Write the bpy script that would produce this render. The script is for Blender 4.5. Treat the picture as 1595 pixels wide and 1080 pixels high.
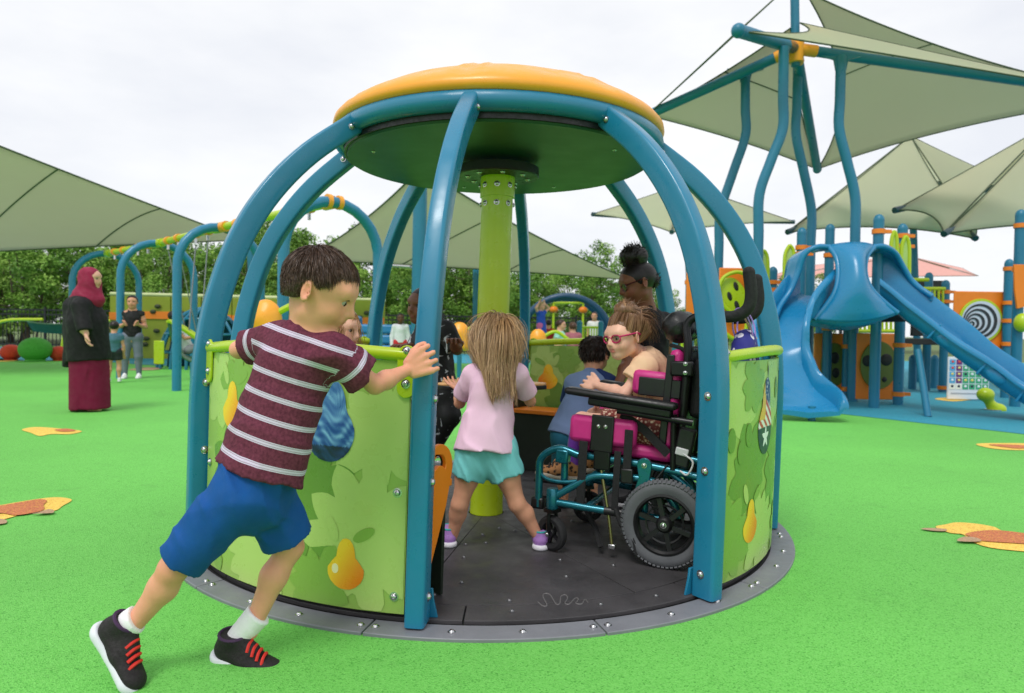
import bpy, bmesh, math, random
import numpy as np
from mathutils import Vector, Matrix
from mathutils.geometry import tessellate_polygon

for o in list(bpy.data.objects):
    bpy.data.objects.remove(o)
SC = bpy.context.scene
COL = SC.collection
rnd = random.Random(7)
nrs = np.random.RandomState(5)
PI = math.pi

# ------------------------------------------------------------------ camera
F_PX, W_PX, H_PX = 1092.0, 1595.0, 1080.0
CAM_Z = 0.937
cam = bpy.data.cameras.new('camera')
cam_o = bpy.data.objects.new('camera', cam)
COL.objects.link(cam_o)
cam.sensor_width = 36.0
cam.lens = 36.0 * F_PX / W_PX
cam.clip_start = 0.05
cam.clip_end = 3000.0
cam.dof.use_dof = True
cam.dof.focus_distance = 2.35
cam.dof.aperture_fstop = 4.0
CAM_R = Matrix.Rotation(math.radians(90 - 1.31), 4, 'X') @ Matrix.Rotation(math.radians(0.9), 4, 'Z')
cam_o.matrix_world = Matrix.Translation((0, 0, CAM_Z)) @ CAM_R
SC.camera = cam_o

# ------------------------------------------------------------------ overcast sky and soft sun
SUN_EL, SUN_AZ = math.radians(58), math.radians(205)
world = bpy.data.worlds.new('World')
SC.world = world
world.use_nodes = True
wn, wl = world.node_tree.nodes, world.node_tree.links
wn.clear()
w_out = wn.new('ShaderNodeOutputWorld')
w_mix = wn.new('ShaderNodeMixShader')
w_sky = wn.new('ShaderNodeTexSky')
w_sky.sky_type = 'NISHITA'
w_sky.sun_disc = False
w_sky.sun_elevation = SUN_EL
w_sky.sun_rotation = SUN_AZ
w_bg1 = wn.new('ShaderNodeBackground')
w_bg1.inputs['Strength'].default_value = 0.12
w_bg2 = wn.new('ShaderNodeBackground')
w_bg2.inputs['Strength'].default_value = 1.06
w_tc = wn.new('ShaderNodeTexCoord')
w_map = wn.new('ShaderNodeMapping')
w_map.inputs['Scale'].default_value = (1.0, 1.0, 2.6)
w_noise = wn.new('ShaderNodeTexNoise')
w_noise.inputs['Scale'].default_value = 2.3
w_noise.inputs['Detail'].default_value = 6.0
w_noise.inputs['Roughness'].default_value = 0.52
w_ramp = wn.new('ShaderNodeValToRGB')
w_ramp.color_ramp.elements[0].position = 0.36
w_ramp.color_ramp.elements[0].color = (0.78, 0.80, 0.85, 1)
w_ramp.color_ramp.elements[1].position = 0.62
w_ramp.color_ramp.elements[1].color = (0.94, 0.945, 0.95, 1)
w_mix.inputs[0].default_value = 0.93
wl.new(w_tc.outputs['Generated'], w_map.inputs['Vector'])
wl.new(w_map.outputs[0], w_noise.inputs['Vector'])
wl.new(w_noise.outputs['Fac'], w_ramp.inputs[0])
wl.new(w_ramp.outputs[0], w_bg2.inputs['Color'])
wl.new(w_sky.outputs[0], w_bg1.inputs['Color'])
wl.new(w_bg1.outputs[0], w_mix.inputs[1])
wl.new(w_bg2.outputs[0], w_mix.inputs[2])
wl.new(w_mix.outputs[0], w_out.inputs['Surface'])

sun = bpy.data.lights.new('sun', 'SUN')
sun.energy = 1.6
sun.angle = math.radians(20)
sun.color = (1.0, 0.97, 0.93)
sun_o = bpy.data.objects.new('sun', sun)
COL.objects.link(sun_o)
_sd = Vector((math.sin(SUN_AZ) * math.cos(SUN_EL), math.cos(SUN_AZ) * math.cos(SUN_EL), math.sin(SUN_EL)))
sun_o.rotation_euler = _sd.to_track_quat('Z', 'Y').to_euler()
sun_o.location = (0, 0, 20)

SC.view_settings.view_transform = 'Standard'
SC.view_settings.look = 'None'
SC.view_settings.exposure = 0.11
SC.view_settings.gamma = 1.0
SC.view_settings.use_curve_mapping = False

# ------------------------------------------------------------------ measuring helpers
def V(*a):
    return np.array(a, float)

def P(px, py, Y):
    """world point seen at photo pixel (px,py) on the vertical plane y = Y"""
    d = CAM_R.to_3x3() @ Vector(((px - W_PX / 2) / F_PX, -(py - H_PX / 2) / F_PX, -1.0))
    k = Y / d.y
    return np.array((d.x * k, Y, CAM_Z + d.z * k))

def G(px, py, z=0.0):
    """world point of the ground (height z) seen at a photo pixel"""
    d = CAM_R.to_3x3() @ Vector(((px - W_PX / 2) / F_PX, -(py - H_PX / 2) / F_PX, -1.0))
    k = (z - CAM_Z) / d.z
    return np.array((d.x * k, d.y * k, z))

def unit(v):
    v = np.asarray(v, float)
    return v / (np.linalg.norm(v) + 1e-12)

def lerp(a, b, t):
    return np.asarray(a, float) * (1 - t) + np.asarray(b, float) * t

def lin(c):
    r = []
    for x in c[:3]:
        x = x / 255.0
        r.append(x / 12.92 if x <= 0.04045 else ((x + 0.055) / 1.055) ** 2.4)
    return (r[0], r[1], r[2], 1.0)

def smooth_path(pts, n=8, closed=False):
    """Catmull-Rom through pts"""
    pts = [np.asarray(p, float) for p in pts]
    m = len(pts)
    out = []
    for i in range(m if closed else m - 1):
        if closed:
            p0, p1, p2, p3 = pts[(i - 1) % m], pts[i], pts[(i + 1) % m], pts[(i + 2) % m]
        else:
            p1, p2 = pts[i], pts[i + 1]
            p0 = pts[i - 1] if i > 0 else 2 * p1 - p2
            p3 = pts[i + 2] if i + 2 < m else 2 * p2 - p1
        for k in range(n):
            t = k / n
            out.append(0.5 * (2 * p1 + (p2 - p0) * t + (2 * p0 - 5 * p1 + 4 * p2 - p3) * t * t + (3 * p1 - p0 - 3 * p2 + p3) * t ** 3))
    if not closed:
        out.append(pts[-1])
    return out

# ------------------------------------------------------------------ materials
MATS = {}
def mat(name, col, rough=0.5, metal=0.0, var=0.10, vscale=6.0, bump=0.0, bscale=60.0, spec=0.5, coat=0.0, attr=None, sss=0.0, alpha=1.0, rvar=0.12, dirt=0.0):
    if name in MATS:
        return MATS[name]
    m = bpy.data.materials.new(name)
    m.use_nodes = True
    n, l = m.node_tree.nodes, m.node_tree.links
    b = n['Principled BSDF']
    b.inputs['Metallic'].default_value = metal
    b.inputs['Specular IOR Level'].default_value = spec
    b.inputs['Coat Weight'].default_value = coat
    b.inputs['Coat Roughness'].default_value = 0.12
    if sss:
        b.inputs['Subsurface Weight'].default_value = sss
        b.inputs['Subsurface Radius'].default_value = (0.012, 0.005, 0.003)
        b.inputs['Subsurface Scale'].default_value = 1.0
    if alpha < 1:
        b.inputs['Alpha'].default_value = alpha
    tc = n.new('ShaderNodeTexCoord')
    nz = n.new('ShaderNodeTexNoise')
    nz.inputs['Scale'].default_value = vscale
    nz.inputs['Detail'].default_value = 5
    l.new(tc.outputs['Object'], nz.inputs['Vector'])
    mx = n.new('ShaderNodeMix'); mx.data_type = 'RGBA'; mx.blend_type = 'MULTIPLY'
    mx.inputs[0].default_value = 1.0
    mr = n.new('ShaderNodeMapRange')
    mr.inputs['From Min'].default_value = 0.25; mr.inputs['From Max'].default_value = 0.75
    mr.inputs['To Min'].default_value = 1 - var; mr.inputs['To Max'].default_value = 1 + var
    l.new(nz.outputs['Fac'], mr.inputs['Value'])
    l.new(mr.outputs[0], mx.inputs[7])
    if attr:
        a = n.new('ShaderNodeAttribute'); a.attribute_name = attr
        l.new(a.outputs['Color'], mx.inputs[6])
    else:
        mx.inputs[6].default_value = lin(col)
    l.new(mx.outputs[2], b.inputs['Base Color'])
    rr = n.new('ShaderNodeMapRange')
    rr.inputs['From Min'].default_value = 0.3; rr.inputs['From Max'].default_value = 0.7
    rr.inputs['To Min'].default_value = max(0.03, rough - rvar); rr.inputs['To Max'].default_value = min(1, rough + rvar)
    nz2 = n.new('ShaderNodeTexNoise'); nz2.inputs['Scale'].default_value = vscale * 3.1; nz2.inputs['Detail'].default_value = 4
    l.new(tc.outputs['Object'], nz2.inputs['Vector'])
    l.new(nz2.outputs['Fac'], rr.inputs['Value'])
    l.new(rr.outputs[0], b.inputs['Roughness'])
    if bump:
        bn = n.new('ShaderNodeTexNoise'); bn.inputs['Scale'].default_value = bscale; bn.inputs['Detail'].default_value = 3
        l.new(tc.outputs['Object'], bn.inputs['Vector'])
        bp = n.new('ShaderNodeBump'); bp.inputs['Strength'].default_value = bump; bp.inputs['Distance'].default_value = 0.004
        l.new(bn.outputs['Fac'], bp.inputs['Height'])
        l.new(bp.outputs[0], b.inputs['Normal'])
    MATS[name] = m
    return m

BLUE = mat('blue_paint', (30, 120, 156), 0.33, var=0.07, vscale=3, spec=0.5, coat=0.10, rvar=0.16, bump=0.03, bscale=35)
BLUE2 = mat('blue_paint_far', (28, 114, 146), 0.38, var=0.06, vscale=3)
LIME = mat('lime_paint', (176, 200, 26), 0.33, var=0.05, vscale=5, coat=0.1)
ORANGE_P = mat('orange_plastic', (247, 164, 46), 0.36, var=0.05, vscale=5, bump=0.06, bscale=220)
ORANGE = mat('orange_panel', (236, 128, 28), 0.42, var=0.06, vscale=6, bump=0.05, bscale=260)
CEIL = mat('green_ceiling', (18, 62, 36), 0.42, var=0.03, vscale=2, rvar=0.03)
BLACK = mat('black_plastic', (22, 22, 24), 0.42, var=0.2, vscale=20)
RUBBER = mat('black_rubber', (34, 34, 36), 0.75, var=0.15, vscale=20, bump=0.2, bscale=150)
FLOORM = mat('dark_floor_plate', (66, 64, 66), 0.5, var=0.30, vscale=5, bump=0.25, bscale=320, rvar=0.16)
GREYR = mat('grey_ring', (122, 124, 130), 0.48, var=0.12, vscale=8, bump=0.1, bscale=120)
STEEL = mat('bolt_steel', (200, 200, 202), 0.22, metal=1.0, var=0.08, vscale=90)
DARKGREEN = mat('dark_green_panel', (26, 36, 26), 0.5, var=0.15)

# ------------------------------------------------------------------ mesh builder
class MB:
    def __init__(s):
        s.v = []; s.f = []
    def add(s, vs, fs):
        o = len(s.v)
        s.v.extend([tuple(map(float, p)) for p in vs])
        s.f.extend([tuple(i + o for i in f) for f in fs])
        return s
    def tube(s, path, r, seg=10, closed=False, caps=True, flat=None):
        path = [np.asarray(p, float) for p in path]
        n = len(path)
        rs = [r] * n if np.isscalar(r) else list(r)
        tans = []
        for i in range(n):
            if closed:
                t = path[(i + 1) % n] - path[i - 1]
            else:
                t = path[min(i + 1, n - 1)] - path[max(i - 1, 0)]
            tans.append(unit(t))
        t0 = tans[0]
        a = np.array((0, 0, 1.0)) if abs(t0[2]) < 0.9 else np.array((1.0, 0, 0))
        u = unit(np.cross(t0, a))
        vs = []
        for i in range(n):
            t = tans[i]
            u = unit(u - t * np.dot(u, t))
            w = np.cross(t, u)
            for k in range(seg):
                an = 2 * PI * k / seg
                vs.append(path[i] + rs[i] * (math.cos(an) * u + math.sin(an) * w))
        fs = []
        for i in range(n if closed else n - 1):
            j = (i + 1) % n
            for k in range(seg):
                k2 = (k + 1) % seg
                fs.append((i * seg + k, i * seg + k2, j * seg + k2, j * seg + k))
        if caps and not closed:
            fs.append(tuple(range(seg))[::-1])
            fs.append(tuple((n - 1) * seg + k for k in range(seg)))
        return s.add(vs, fs)
    def sweep(s, path, prof, side, caps=True):
        """profile (a,b): a along 'side' vector, b along cross(tangent, side)"""
        path = [np.asarray(p, float) for p in path]
        n, m = len(path), len(prof)
        vs = []
        for i in range(n):
            t = unit(path[min(i + 1, n - 1)] - path[max(i - 1, 0)])
            sd = side[i] if isinstance(side, list) else side
            sd = unit(sd - t * np.dot(sd, t))
            w = np.cross(t, sd)
            for (a, b) in prof:
                vs.append(path[i] + a * sd + b * w)
        fs = []
        for i in range(n - 1):
            for k in range(m):
                k2 = (k + 1) % m
                fs.append((i * m + k, i * m + k2, (i + 1) * m + k2, (i + 1) * m + k))
        if caps:
            fs.append(tuple(range(m))[::-1]); fs.append(tuple((n - 1) * m + k for k in range(m)))
        return s.add(vs, fs)
    def lathe(s, prof, c=(0, 0, 0), seg=24, axis=(0, 0, 1), a0=0.0, a1=2 * PI):
        ax = unit(axis)
        h = np.array((1.0, 0, 0)) if abs(ax[0]) < 0.9 else np.array((0, 1.0, 0))
        u = unit(h - ax * np.dot(h, ax)); w = np.cross(ax, u)
        full = abs(a1 - a0 - 2 * PI) < 1e-6
        ns = seg if full else seg + 1
        vs = []
        for (r, z) in prof:
            for k in range(ns):
                an = a0 + (a1 - a0) * k / seg
                vs.append(np.asarray(c) + ax * z + r * (math.cos(an) * u + math.sin(an) * w))
        fs = []
        for i in range(len(prof) - 1):
            for k in range(seg):
                k2 = (k + 1) % ns
                fs.append((i * ns + k, i * ns + k2, (i + 1) * ns + k2, (i + 1) * ns + k))
        return s.add(vs, fs)
    def ball(s, c, r, seg=16, rings=10, axes=None):
        r = (r, r, r) if np.isscalar(r) else r
        A = np.eye(3) if axes is None else np.array([unit(a) for a in axes])
        vs = []
        for i in range(rings + 1):
            th = PI * i / rings
            for k in range(seg):
                ph = 2 * PI * k / seg
                q = (r[0] * math.sin(th) * math.cos(ph), r[1] * math.sin(th) * math.sin(ph), r[2] * math.cos(th))
                vs.append(np.asarray(c) + q[0] * A[0] + q[1] * A[1] + q[2] * A[2])
        fs = []
        for i in range(rings):
            for k in range(seg):
                k2 = (k + 1) % seg
                fs.append((i * seg + k, (i + 1) * seg + k, (i + 1) * seg + k2, i * seg + k2))
        return s.add(vs, fs)
    def box(s, c, size, axes=None):
        A = np.eye(3) if axes is None else np.array([unit(a) for a in axes])
        vs = []
        for z in (-1, 1):
            for y in (-1, 1):
                for x in (-1, 1):
                    vs.append(np.asarray(c, float) + A[0] * x * size[0] / 2 + A[1] * y * size[1] / 2 + A[2] * z * size[2] / 2)
        return s.add(vs, [(0, 2, 3, 1), (4, 5, 7, 6), (0, 1, 5, 4), (2, 6, 7, 3), (0, 4, 6, 2), (1, 3, 7, 5)])
    def prism(s, outer, fn0, fn1, holes=()):
        """2-D outline with holes; fn0/fn1 map (a,b) to the two faces"""
        loops = [list(outer)] + [list(h) for h in holes]
        flat = [p for lp in loops for p in lp]
        tris = tessellate_polygon([[Vector((p[0], p[1], 0)) for p in lp] for lp in loops])
        n = len(flat)
        vs = [fn0(*p) for p in flat] + [fn1(*p) for p in flat]
        fs = [tuple(t) for t in tris] + [tuple(i + n for i in t[::-1]) for t in tris]
        o = 0
        for lp in loops:
            m = len(lp)
            for k in range(m):
                a, b = o + k, o + (k + 1) % m
                fs.append((a, b, b + n, a + n))
            o += m
        return s.add(vs, fs)
    def grid(s, fn, nu, nv, thick=None):
        vs = [fn(i / nu, j / nv) for i in range(nu + 1) for j in range(nv + 1)]
        fs = [(i * (nv + 1) + j, (i + 1) * (nv + 1) + j, (i + 1) * (nv + 1) + j + 1, i * (nv + 1) + j + 1) for i in range(nu) for j in range(nv)]
        return s.add(vs, fs)
    def sector(s, c, r0, r1, a0, a1, z0, z1, n=12):
        vs = []
        for k in range(n + 1):
            a = a0 + (a1 - a0) * k / n
            for r, z in ((r0, z0), (r1, z0), (r1, z1), (r0, z1)):
                vs.append((c[0] + r * math.cos(a), c[1] + r * math.sin(a), z))
        fs = []
        for k in range(n):
            for q in range(4):
                q2 = (q + 1) % 4
                fs.append((k * 4 + q, (k + 1) * 4 + q, (k + 1) * 4 + q2, k * 4 + q2))
        fs.append((0, 1, 2, 3)); fs.append((n * 4 + 3, n * 4 + 2, n * 4 + 1, n * 4))
        return s.add(vs, fs)

ORG = {}
def _orient(me):
    bm = bmesh.new(); bm.from_mesh(me)
    bmesh.ops.recalc_face_normals(bm, faces=bm.faces)
    bm.to_mesh(me); bm.free()

def sharp_smooth(me, ang=40):
    me.polygons.foreach_set('use_smooth', [True] * len(me.polygons))
    try:
        me.set_sharp_from_angle(angle=math.radians(ang))
    except Exception:
        pass

def tag(o, label=None, cat=None, group=None, kind=None):
    if label: o['label'] = label
    if cat: o['category'] = cat
    if group: o['group'] = group
    if kind: o['kind'] = kind
    return o

def thing(name, label, cat, loc=(0, 0, 0), group=None):
    o = bpy.data.objects.new(name, None)
    o.empty_display_size = 0.1
    o.location = loc
    COL.objects.link(o)
    ORG[o.name] = np.asarray(loc, float)
    return tag(o, label, cat, group)

def obj(name, mb, m, parent=None, smooth=True, ang=40, bevel=0.0, solid=0.0, subsurf=0, orient=True, cols=None, origin=None, floats=None):
    if isinstance(mb, MB):
        vs, fs = np.array(mb.v, float), mb.f
    else:
        vs, fs = mb
        vs = np.asarray(vs, float)
    if parent is not None:
        org = ORG[parent.name]
    elif origin is not None:
        org = np.asarray(origin, float)
    else:
        lo, hi = vs.min(0), vs.max(0)
        org = np.array(((lo[0] + hi[0]) / 2, (lo[1] + hi[1]) / 2, lo[2]))
    me = bpy.data.meshes.new(name)
    if isinstance(fs, np.ndarray):
        nf, k = fs.shape
        lv = (vs - org).astype(np.float32)
        me.vertices.add(len(lv)); me.vertices.foreach_set('co', lv.ravel())
        me.loops.add(nf * k); me.loops.foreach_set('vertex_index', fs.astype(np.int32).ravel())
        me.polygons.add(nf); me.polygons.foreach_set('loop_start', np.arange(0, nf * k, k, dtype=np.int32))
        me.update(calc_edges=True)
    else:
        me.from_pydata([tuple(p) for p in (vs - org)], [], fs)
        me.update()
        if orient:
            _orient(me)
    if cols is not None:
        ca = me.color_attributes.new('Col', 'FLOAT_COLOR', 'POINT')
        c4 = np.ones((len(vs), 4), np.float32); c4[:, :3] = np.asarray(cols)[:, :3]
        ca.data.foreach_set('color', c4.ravel())
    if floats is not None:
        for nm, arr in floats.items():
            fa = me.attributes.new(nm, 'FLOAT', 'POINT')
            fa.data.foreach_set('value', np.asarray(arr, np.float32))
    if smooth:
        sharp_smooth(me, ang)
    me.materials.append(m)
    o = bpy.data.objects.new(name, me)
    COL.objects.link(o)
    if parent is not None:
        o.parent = parent
        ORG[o.name] = org
    else:
        o.location = org
        ORG[o.name] = org
    if solid:
        md = o.modifiers.new('solid', 'SOLIDIFY'); md.thickness = solid; md.offset = 0
    if bevel:
        md = o.modifiers.new('bevel', 'BEVEL'); md.width = bevel; md.segments = 2; md.limit_method = 'ANGLE'
    if subsurf:
        md = o.modifiers.new('sub', 'SUBSURF'); md.levels = subsurf; md.render_levels = subsurf
    return o

_bolt = {}
def bolt(pos, nrm, parent, r=0.011, name='bolt', m=None):
    """shared dome bolt with washer, axis along nrm"""
    key = (round(r, 4), name)
    if key not in _bolt:
        b = MB().lathe([(r * 1.35, 0), (r * 1.35, r * 0.16), (r * 0.98, r * 0.2), (r * 0.92, r * 0.5), (r * 0.65, r * 0.78), (r * 0.3, r * 0.86), (r * 0.28, r * 0.6), (0.0001, r * 0.6)], seg=12)
        me = bpy.data.meshes.new(name); me.from_pydata(b.v, [], b.f); me.update(); _orient(me); sharp_smooth(me, 45)
        me.materials.append(m or STEEL)
        _bolt[key] = me
    o = bpy.data.objects.new(name, _bolt[key])
    COL.objects.link(o)
    o.parent = parent
    o.location = Vector(np.asarray(pos, float) - ORG[parent.name])
    o.rotation_euler = Vector(nrm).to_track_quat('Z', 'Y').to_euler()
    return o

def structure(name, mb, m, **k):
    o = obj(name, mb, m, **k)
    o['kind'] = 'structure'
    return o
# ------------------------------------------------------------------ ground: poured rubber, one sheet to the horizon
def rubber_mat(name, c_lo, c_hi, fleck, scale=190.0):
    m = bpy.data.materials.new(name); m.use_nodes = True
    n, l = m.node_tree.nodes, m.node_tree.links
    b = n['Principled BSDF']
    tc = n.new('ShaderNodeTexCoord')
    vo = n.new('ShaderNodeTexVoronoi'); vo.inputs['Scale'].default_value = scale
    l.new(tc.outputs['Object'], vo.inputs['Vector'])
    big = n.new('ShaderNodeTexNoise'); big.inputs['Scale'].default_value = 0.55; big.inputs['Detail'].default_value = 6
    l.new(tc.outputs['Object'], big.inputs['Vector'])
    sep = n.new('ShaderNodeSeparateColor'); l.new(vo.outputs['Color'], sep.inputs[0])
    r = n.new('ShaderNodeValToRGB')
    e = r.color_ramp.elements
    e[0].position = 0.0; e[0].color = fleck
    e[1].position = 1.0; e[1].color = c_hi
    k = e.new(0.16); k.color = c_lo
    k = e.new(0.55); k.color = [(c_lo[i] * 0.45 + c_hi[i] * 0.55) for i in range(3)] + [1]
    l.new(sep.outputs[0], r.inputs[0])
    mx = n.new('ShaderNodeMix'); mx.data_type = 'RGBA'; mx.blend_type = 'MULTIPLY'; mx.inputs[0].default_value = 1
    mr = n.new('ShaderNodeMapRange'); mr.inputs['From Min'].default_value = 0.3; mr.inputs['From Max'].default_value = 0.7
    mr.inputs['To Min'].default_value = 0.87; mr.inputs['To Max'].default_value = 1.07
    l.new(big.outputs['Fac'], mr.inputs['Value']); l.new(r.outputs[0], mx.inputs[6]); l.new(mr.outputs[0], mx.inputs[7])
    sc_ = n.new('ShaderNodeTexNoise'); sc_.inputs['Scale'].default_value = 5.0; sc_.inputs['Detail'].default_value = 8; sc_.inputs['Roughness'].default_value = 0.7
    l.new(tc.outputs['Object'], sc_.inputs['Vector'])
    m2 = n.new('ShaderNodeMapRange'); m2.inputs['From Min'].default_value = 0.56; m2.inputs['From Max'].default_value = 0.72; m2.inputs['To Min'].default_value = 1.0; m2.inputs['To Max'].default_value = 0.86
    l.new(sc_.outputs['Fac'], m2.inputs['Value'])
    mx2 = n.new('ShaderNodeMix'); mx2.data_type = 'RGBA'; mx2.blend_type = 'MULTIPLY'; mx2.inputs[0].default_value = 1
    l.new(mx.outputs[2], mx2.inputs[6]); l.new(m2.outputs[0], mx2.inputs[7])
    l.new(mx2.outputs[2], b.inputs['Base Color'])
    b.inputs['Roughness'].default_value = 0.72
    b.inputs['Specular IOR Level'].default_value = 0.35
    bp = n.new('ShaderNodeBump'); bp.inputs['Strength'].default_value = 0.7; bp.inputs['Distance'].default_value = 0.004
    l.new(vo.outputs['Distance'], bp.inputs['Height']); l.new(bp.outputs[0], b.inputs['Normal'])
    return m

GREEN_RUB = rubber_mat('green_rubber', lin((102, 190, 78)), lin((122, 206, 96)), lin((72, 154, 54)), 240)
BLUE_RUB = rubber_mat('teal_blue_rubber', lin((46, 142, 164)), lin((62, 160, 182)), lin((30, 100, 124)))
YEL_RUB = rubber_mat('yellow_rubber', lin((238, 196, 84)), lin((250, 214, 104)), lin((210, 150, 60)), 170)
BRN_RUB = rubber_mat('red_brown_rubber', lin((176, 96, 66)), lin((216, 132, 84)), lin((226, 170, 70)), 170)
PINK_RUB = rubber_mat('pale_brown_rubber', lin((176, 146, 112)), lin((192, 158, 126)), lin((150, 130, 96)), 170)
EARTH = mat('grass_earth', (92, 112, 60), 0.9, var=0.3, vscale=0.6, bump=0.4, bscale=20)

g = MB().add([(-900, -60, -0.012), (900, -60, -0.012), (900, 1500, -0.012), (-900, 1500, -0.012)], [(0, 1, 2, 3)])
structure('ground', g, EARTH, origin=(0, 0, -0.012))
gr = MB().prism([(-26, -6), (26, -6), (26, 27), (-26, 27)], lambda a, b: (a, b, -0.008), lambda a, b: (a, b, 0.0))
structure('play_surface', gr, GREEN_RUB, smooth=False, origin=(0, 0, 0))

def flat_sheet(name, pts, z, m, kind='structure', parent=None):
    b = MB()
    tr = tessellate_polygon([[Vector((p[0], p[1], 0)) for p in pts]])
    b.add([(p[0], p[1], z) for p in pts], [tuple(t) for t in tr])
    o = obj(name, b, m, parent=parent, smooth=False)
    if kind and parent is None: o['kind'] = kind
    return o

left_blue = smooth_path([(-25.9, 15.9), (-15, 16.6), (-11, 17.6), (-8.2, 16.2), (-6.6, 16.6), (-4.4, 18.8), (0, 19.5), (6, 19), (8, 20)], 6)
flat_sheet('blue_surfacing', [tuple(p) for p in left_blue] + [(8, 26.9), (-25.9, 26.9)], 0.004, BLUE_RUB)
rb = [G(1105, 640), G(1165, 632), G(1211, 634), G(1307, 645), G(1440, 660), G(1595, 677), G(1800, 705)]
rb = smooth_path([(p[0], p[1]) for p in rb], 6)
flat_sheet('blue_surfacing', [tuple(p) for p in rb] + [(25.9, 5.2), (25.9, 26.8), (8.4, 26.8), (5.2, 16)], 0.004, BLUE_RUB)

def inlay(pxs, m, z=0.004):
    pts = [G(*p) for p in pxs]
    pts = smooth_path([(p[0], p[1]) for p in pts], 5, closed=True)
    flat_sheet('rubber_inlay', pts, z, m)

inlay([(-60, 800), (-20, 792), (30, 783), (70, 777), (95, 776), (112, 780), (98, 789), (84, 797), (40, 801), (22, 806), (2, 811), (-40, 818), (-70, 812)], YEL_RUB)
inlay([(-50, 800), (-10, 792), (30, 785), (60, 780), (73, 782), (68, 789), (69, 795), (58, 800), (25, 805), (0, 802), (-30, 812)], BRN_RUB, 0.008)
inlay([(-45, 818), (-10, 811), (8, 812), (10, 817), (-4, 820), (-30, 826)], PINK_RUB, 0.008)
inlay([(60, 802), (75, 797), (84, 799), (80, 803), (50, 804)], PINK_RUB, 0.012)
inlay([(34, 670), (55, 666), (90, 668), (127, 672), (110, 677), (80, 677), (62, 680), (48, 675)], YEL_RUB)
inlay([(85, 671), (104, 669), (118, 672), (100, 674)], BRN_RUB, 0.008)
inlay([(-10, 559), (20, 560), (28, 562), (4, 564), (-12, 563)], YEL_RUB)
inlay([(1457, 822), (1474, 818), (1490, 815), (1520, 817), (1548, 822), (1564, 829), (1600, 834), (1640, 846), (1630, 862), (1590, 860), (1540, 854), (1512, 844), (1500, 834), (1478, 831)], YEL_RUB)
inlay([(1504, 834), (1530, 829), (1560, 829), (1600, 834), (1635, 842), (1620, 850), (1570, 848), (1530, 845), (1515, 840)], BRN_RUB, 0.008)
inlay([(1434, 826), (1452, 825), (1474, 827), (1470, 830), (1450, 829)], PINK_RUB, 0.008)
inlay([(1490, 846), (1502, 840), (1522, 842), (1528, 847), (1508, 848)], PINK_RUB, 0.012)
inlay([(1520, 693), (1545, 691), (1610, 692), (1650, 698), (1600, 702), (1550, 700)], YEL_RUB)
inlay([(1540, 694), (1570, 694), (1620, 697), (1590, 700), (1565, 698)], BRN_RUB, 0.008)
inlay([(1456, 622), (1480, 620), (1514, 623), (1490, 626), (1470, 625)], YEL_RUB, 0.008)
inlay([(200, 577), (225, 573), (252, 574), (240, 577)], PINK_RUB, 0.008)

# ------------------------------------------------------------------ the carousel
CX, CY = -0.118, 3.53
def tilt(p):
    return (p[0] + 0.020 * p[2], p[1], p[2])
def tmb(mb):
    mb.v = [tilt(p) for p in mb.v]
    return mb
def C(a, r, z):
    a = math.radians(a)
    return np.array((CX + r * math.cos(a), CY + r * math.sin(a), z))

car = thing('carousel', 'large blue domed carousel with orange roof and lime centre pole', 'carousel', (CX, CY, 0))
HOOPS = [-97.0, -53.5, -8, 37, 82, 127, 172, 217]

# fixed grey ring set into the ground
ring = thing('surround_ring', 'flat grey bolted ring in the ground around the carousel floor', 'ground ring', (CX, CY, 0))
NSEG = 12
for i in range(NSEG):
    a0 = math.radians(-103 + i * 360 / NSEG) + 0.002
    a1 = math.radians(-103 + (i + 1) * 360 / NSEG) - 0.002
    obj('ring_segment', MB().sector((CX, CY), 1.352, 1.452, a0, a1, -0.006, 0.011, 16), GREYR, ring, ang=30, bevel=0.003)
    for t in (0.03, 0.36, 0.66, 0.97):
        a = math.degrees(a0 + (a1 - a0) * t)
        bolt(C(a, 1.405, 0.011), (0, 0, 1), ring, 0.0095)
tmp = MB().sector((CX, CY), 1.335, 1.354, 0, 2 * PI, -0.004, 0.002, 96)
obj('gap_seal', tmp, RUBBER, ring)

# floor
fb = MB().lathe([(0.02, 0.004), (1.334, 0.004), (1.334, -0.006)], (CX, CY, 0), 96)
obj('floor_base', fb, BLACK, car)
inner_cuts = [-100, -62, -8, 37, 82, 127, 172, 217]
for i in range(8):
    a0 = inner_cuts[i]; a1 = inner_cuts[(i + 1) % 8]
    while a1 < a0: a1 += 360
    obj('floor_panel', MB().sector((CX, CY), 0.088, 1.205, math.radians(a0) + 0.0022, math.radians(a1) - 0.0022, 0.0, 0.017, 14), FLOORM, car, smooth=False, bevel=0.002)
    obj('floor_rim_panel', MB().sector((CX, CY), 1.209, 1.333, math.radians(a0 + 9) + 0.002, math.radians(a1 + 9) - 0.002, 0.0, 0.017, 14), FLOORM, car, smooth=False, bevel=0.002)
fbolts = [(-84, 1.17), (-84, 1.26), (-99, 1.26), (-70, 1.26), (-97, 1.13), (-93, 1.0), (-95, 0.72), (-97, .55), (-88, .52), (-90, .40), (-66, .80), (-56, .95), (-70, .98), (-76, .30), (-66, .36), (-60, 1.27), (-112, .4), (-125, .7),
          (-20, .45), (40, .5), (92, .6), (150, .5), (-100, 1.17)]
for a, r in fbolts:
    b_ = bolt(C(a, r, 0.0172), (0, 0, 1), car, 0.0080, 'floor_bolt', mat('dull_steel', (128, 128, 130), 0.4, metal=0.8))
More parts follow.
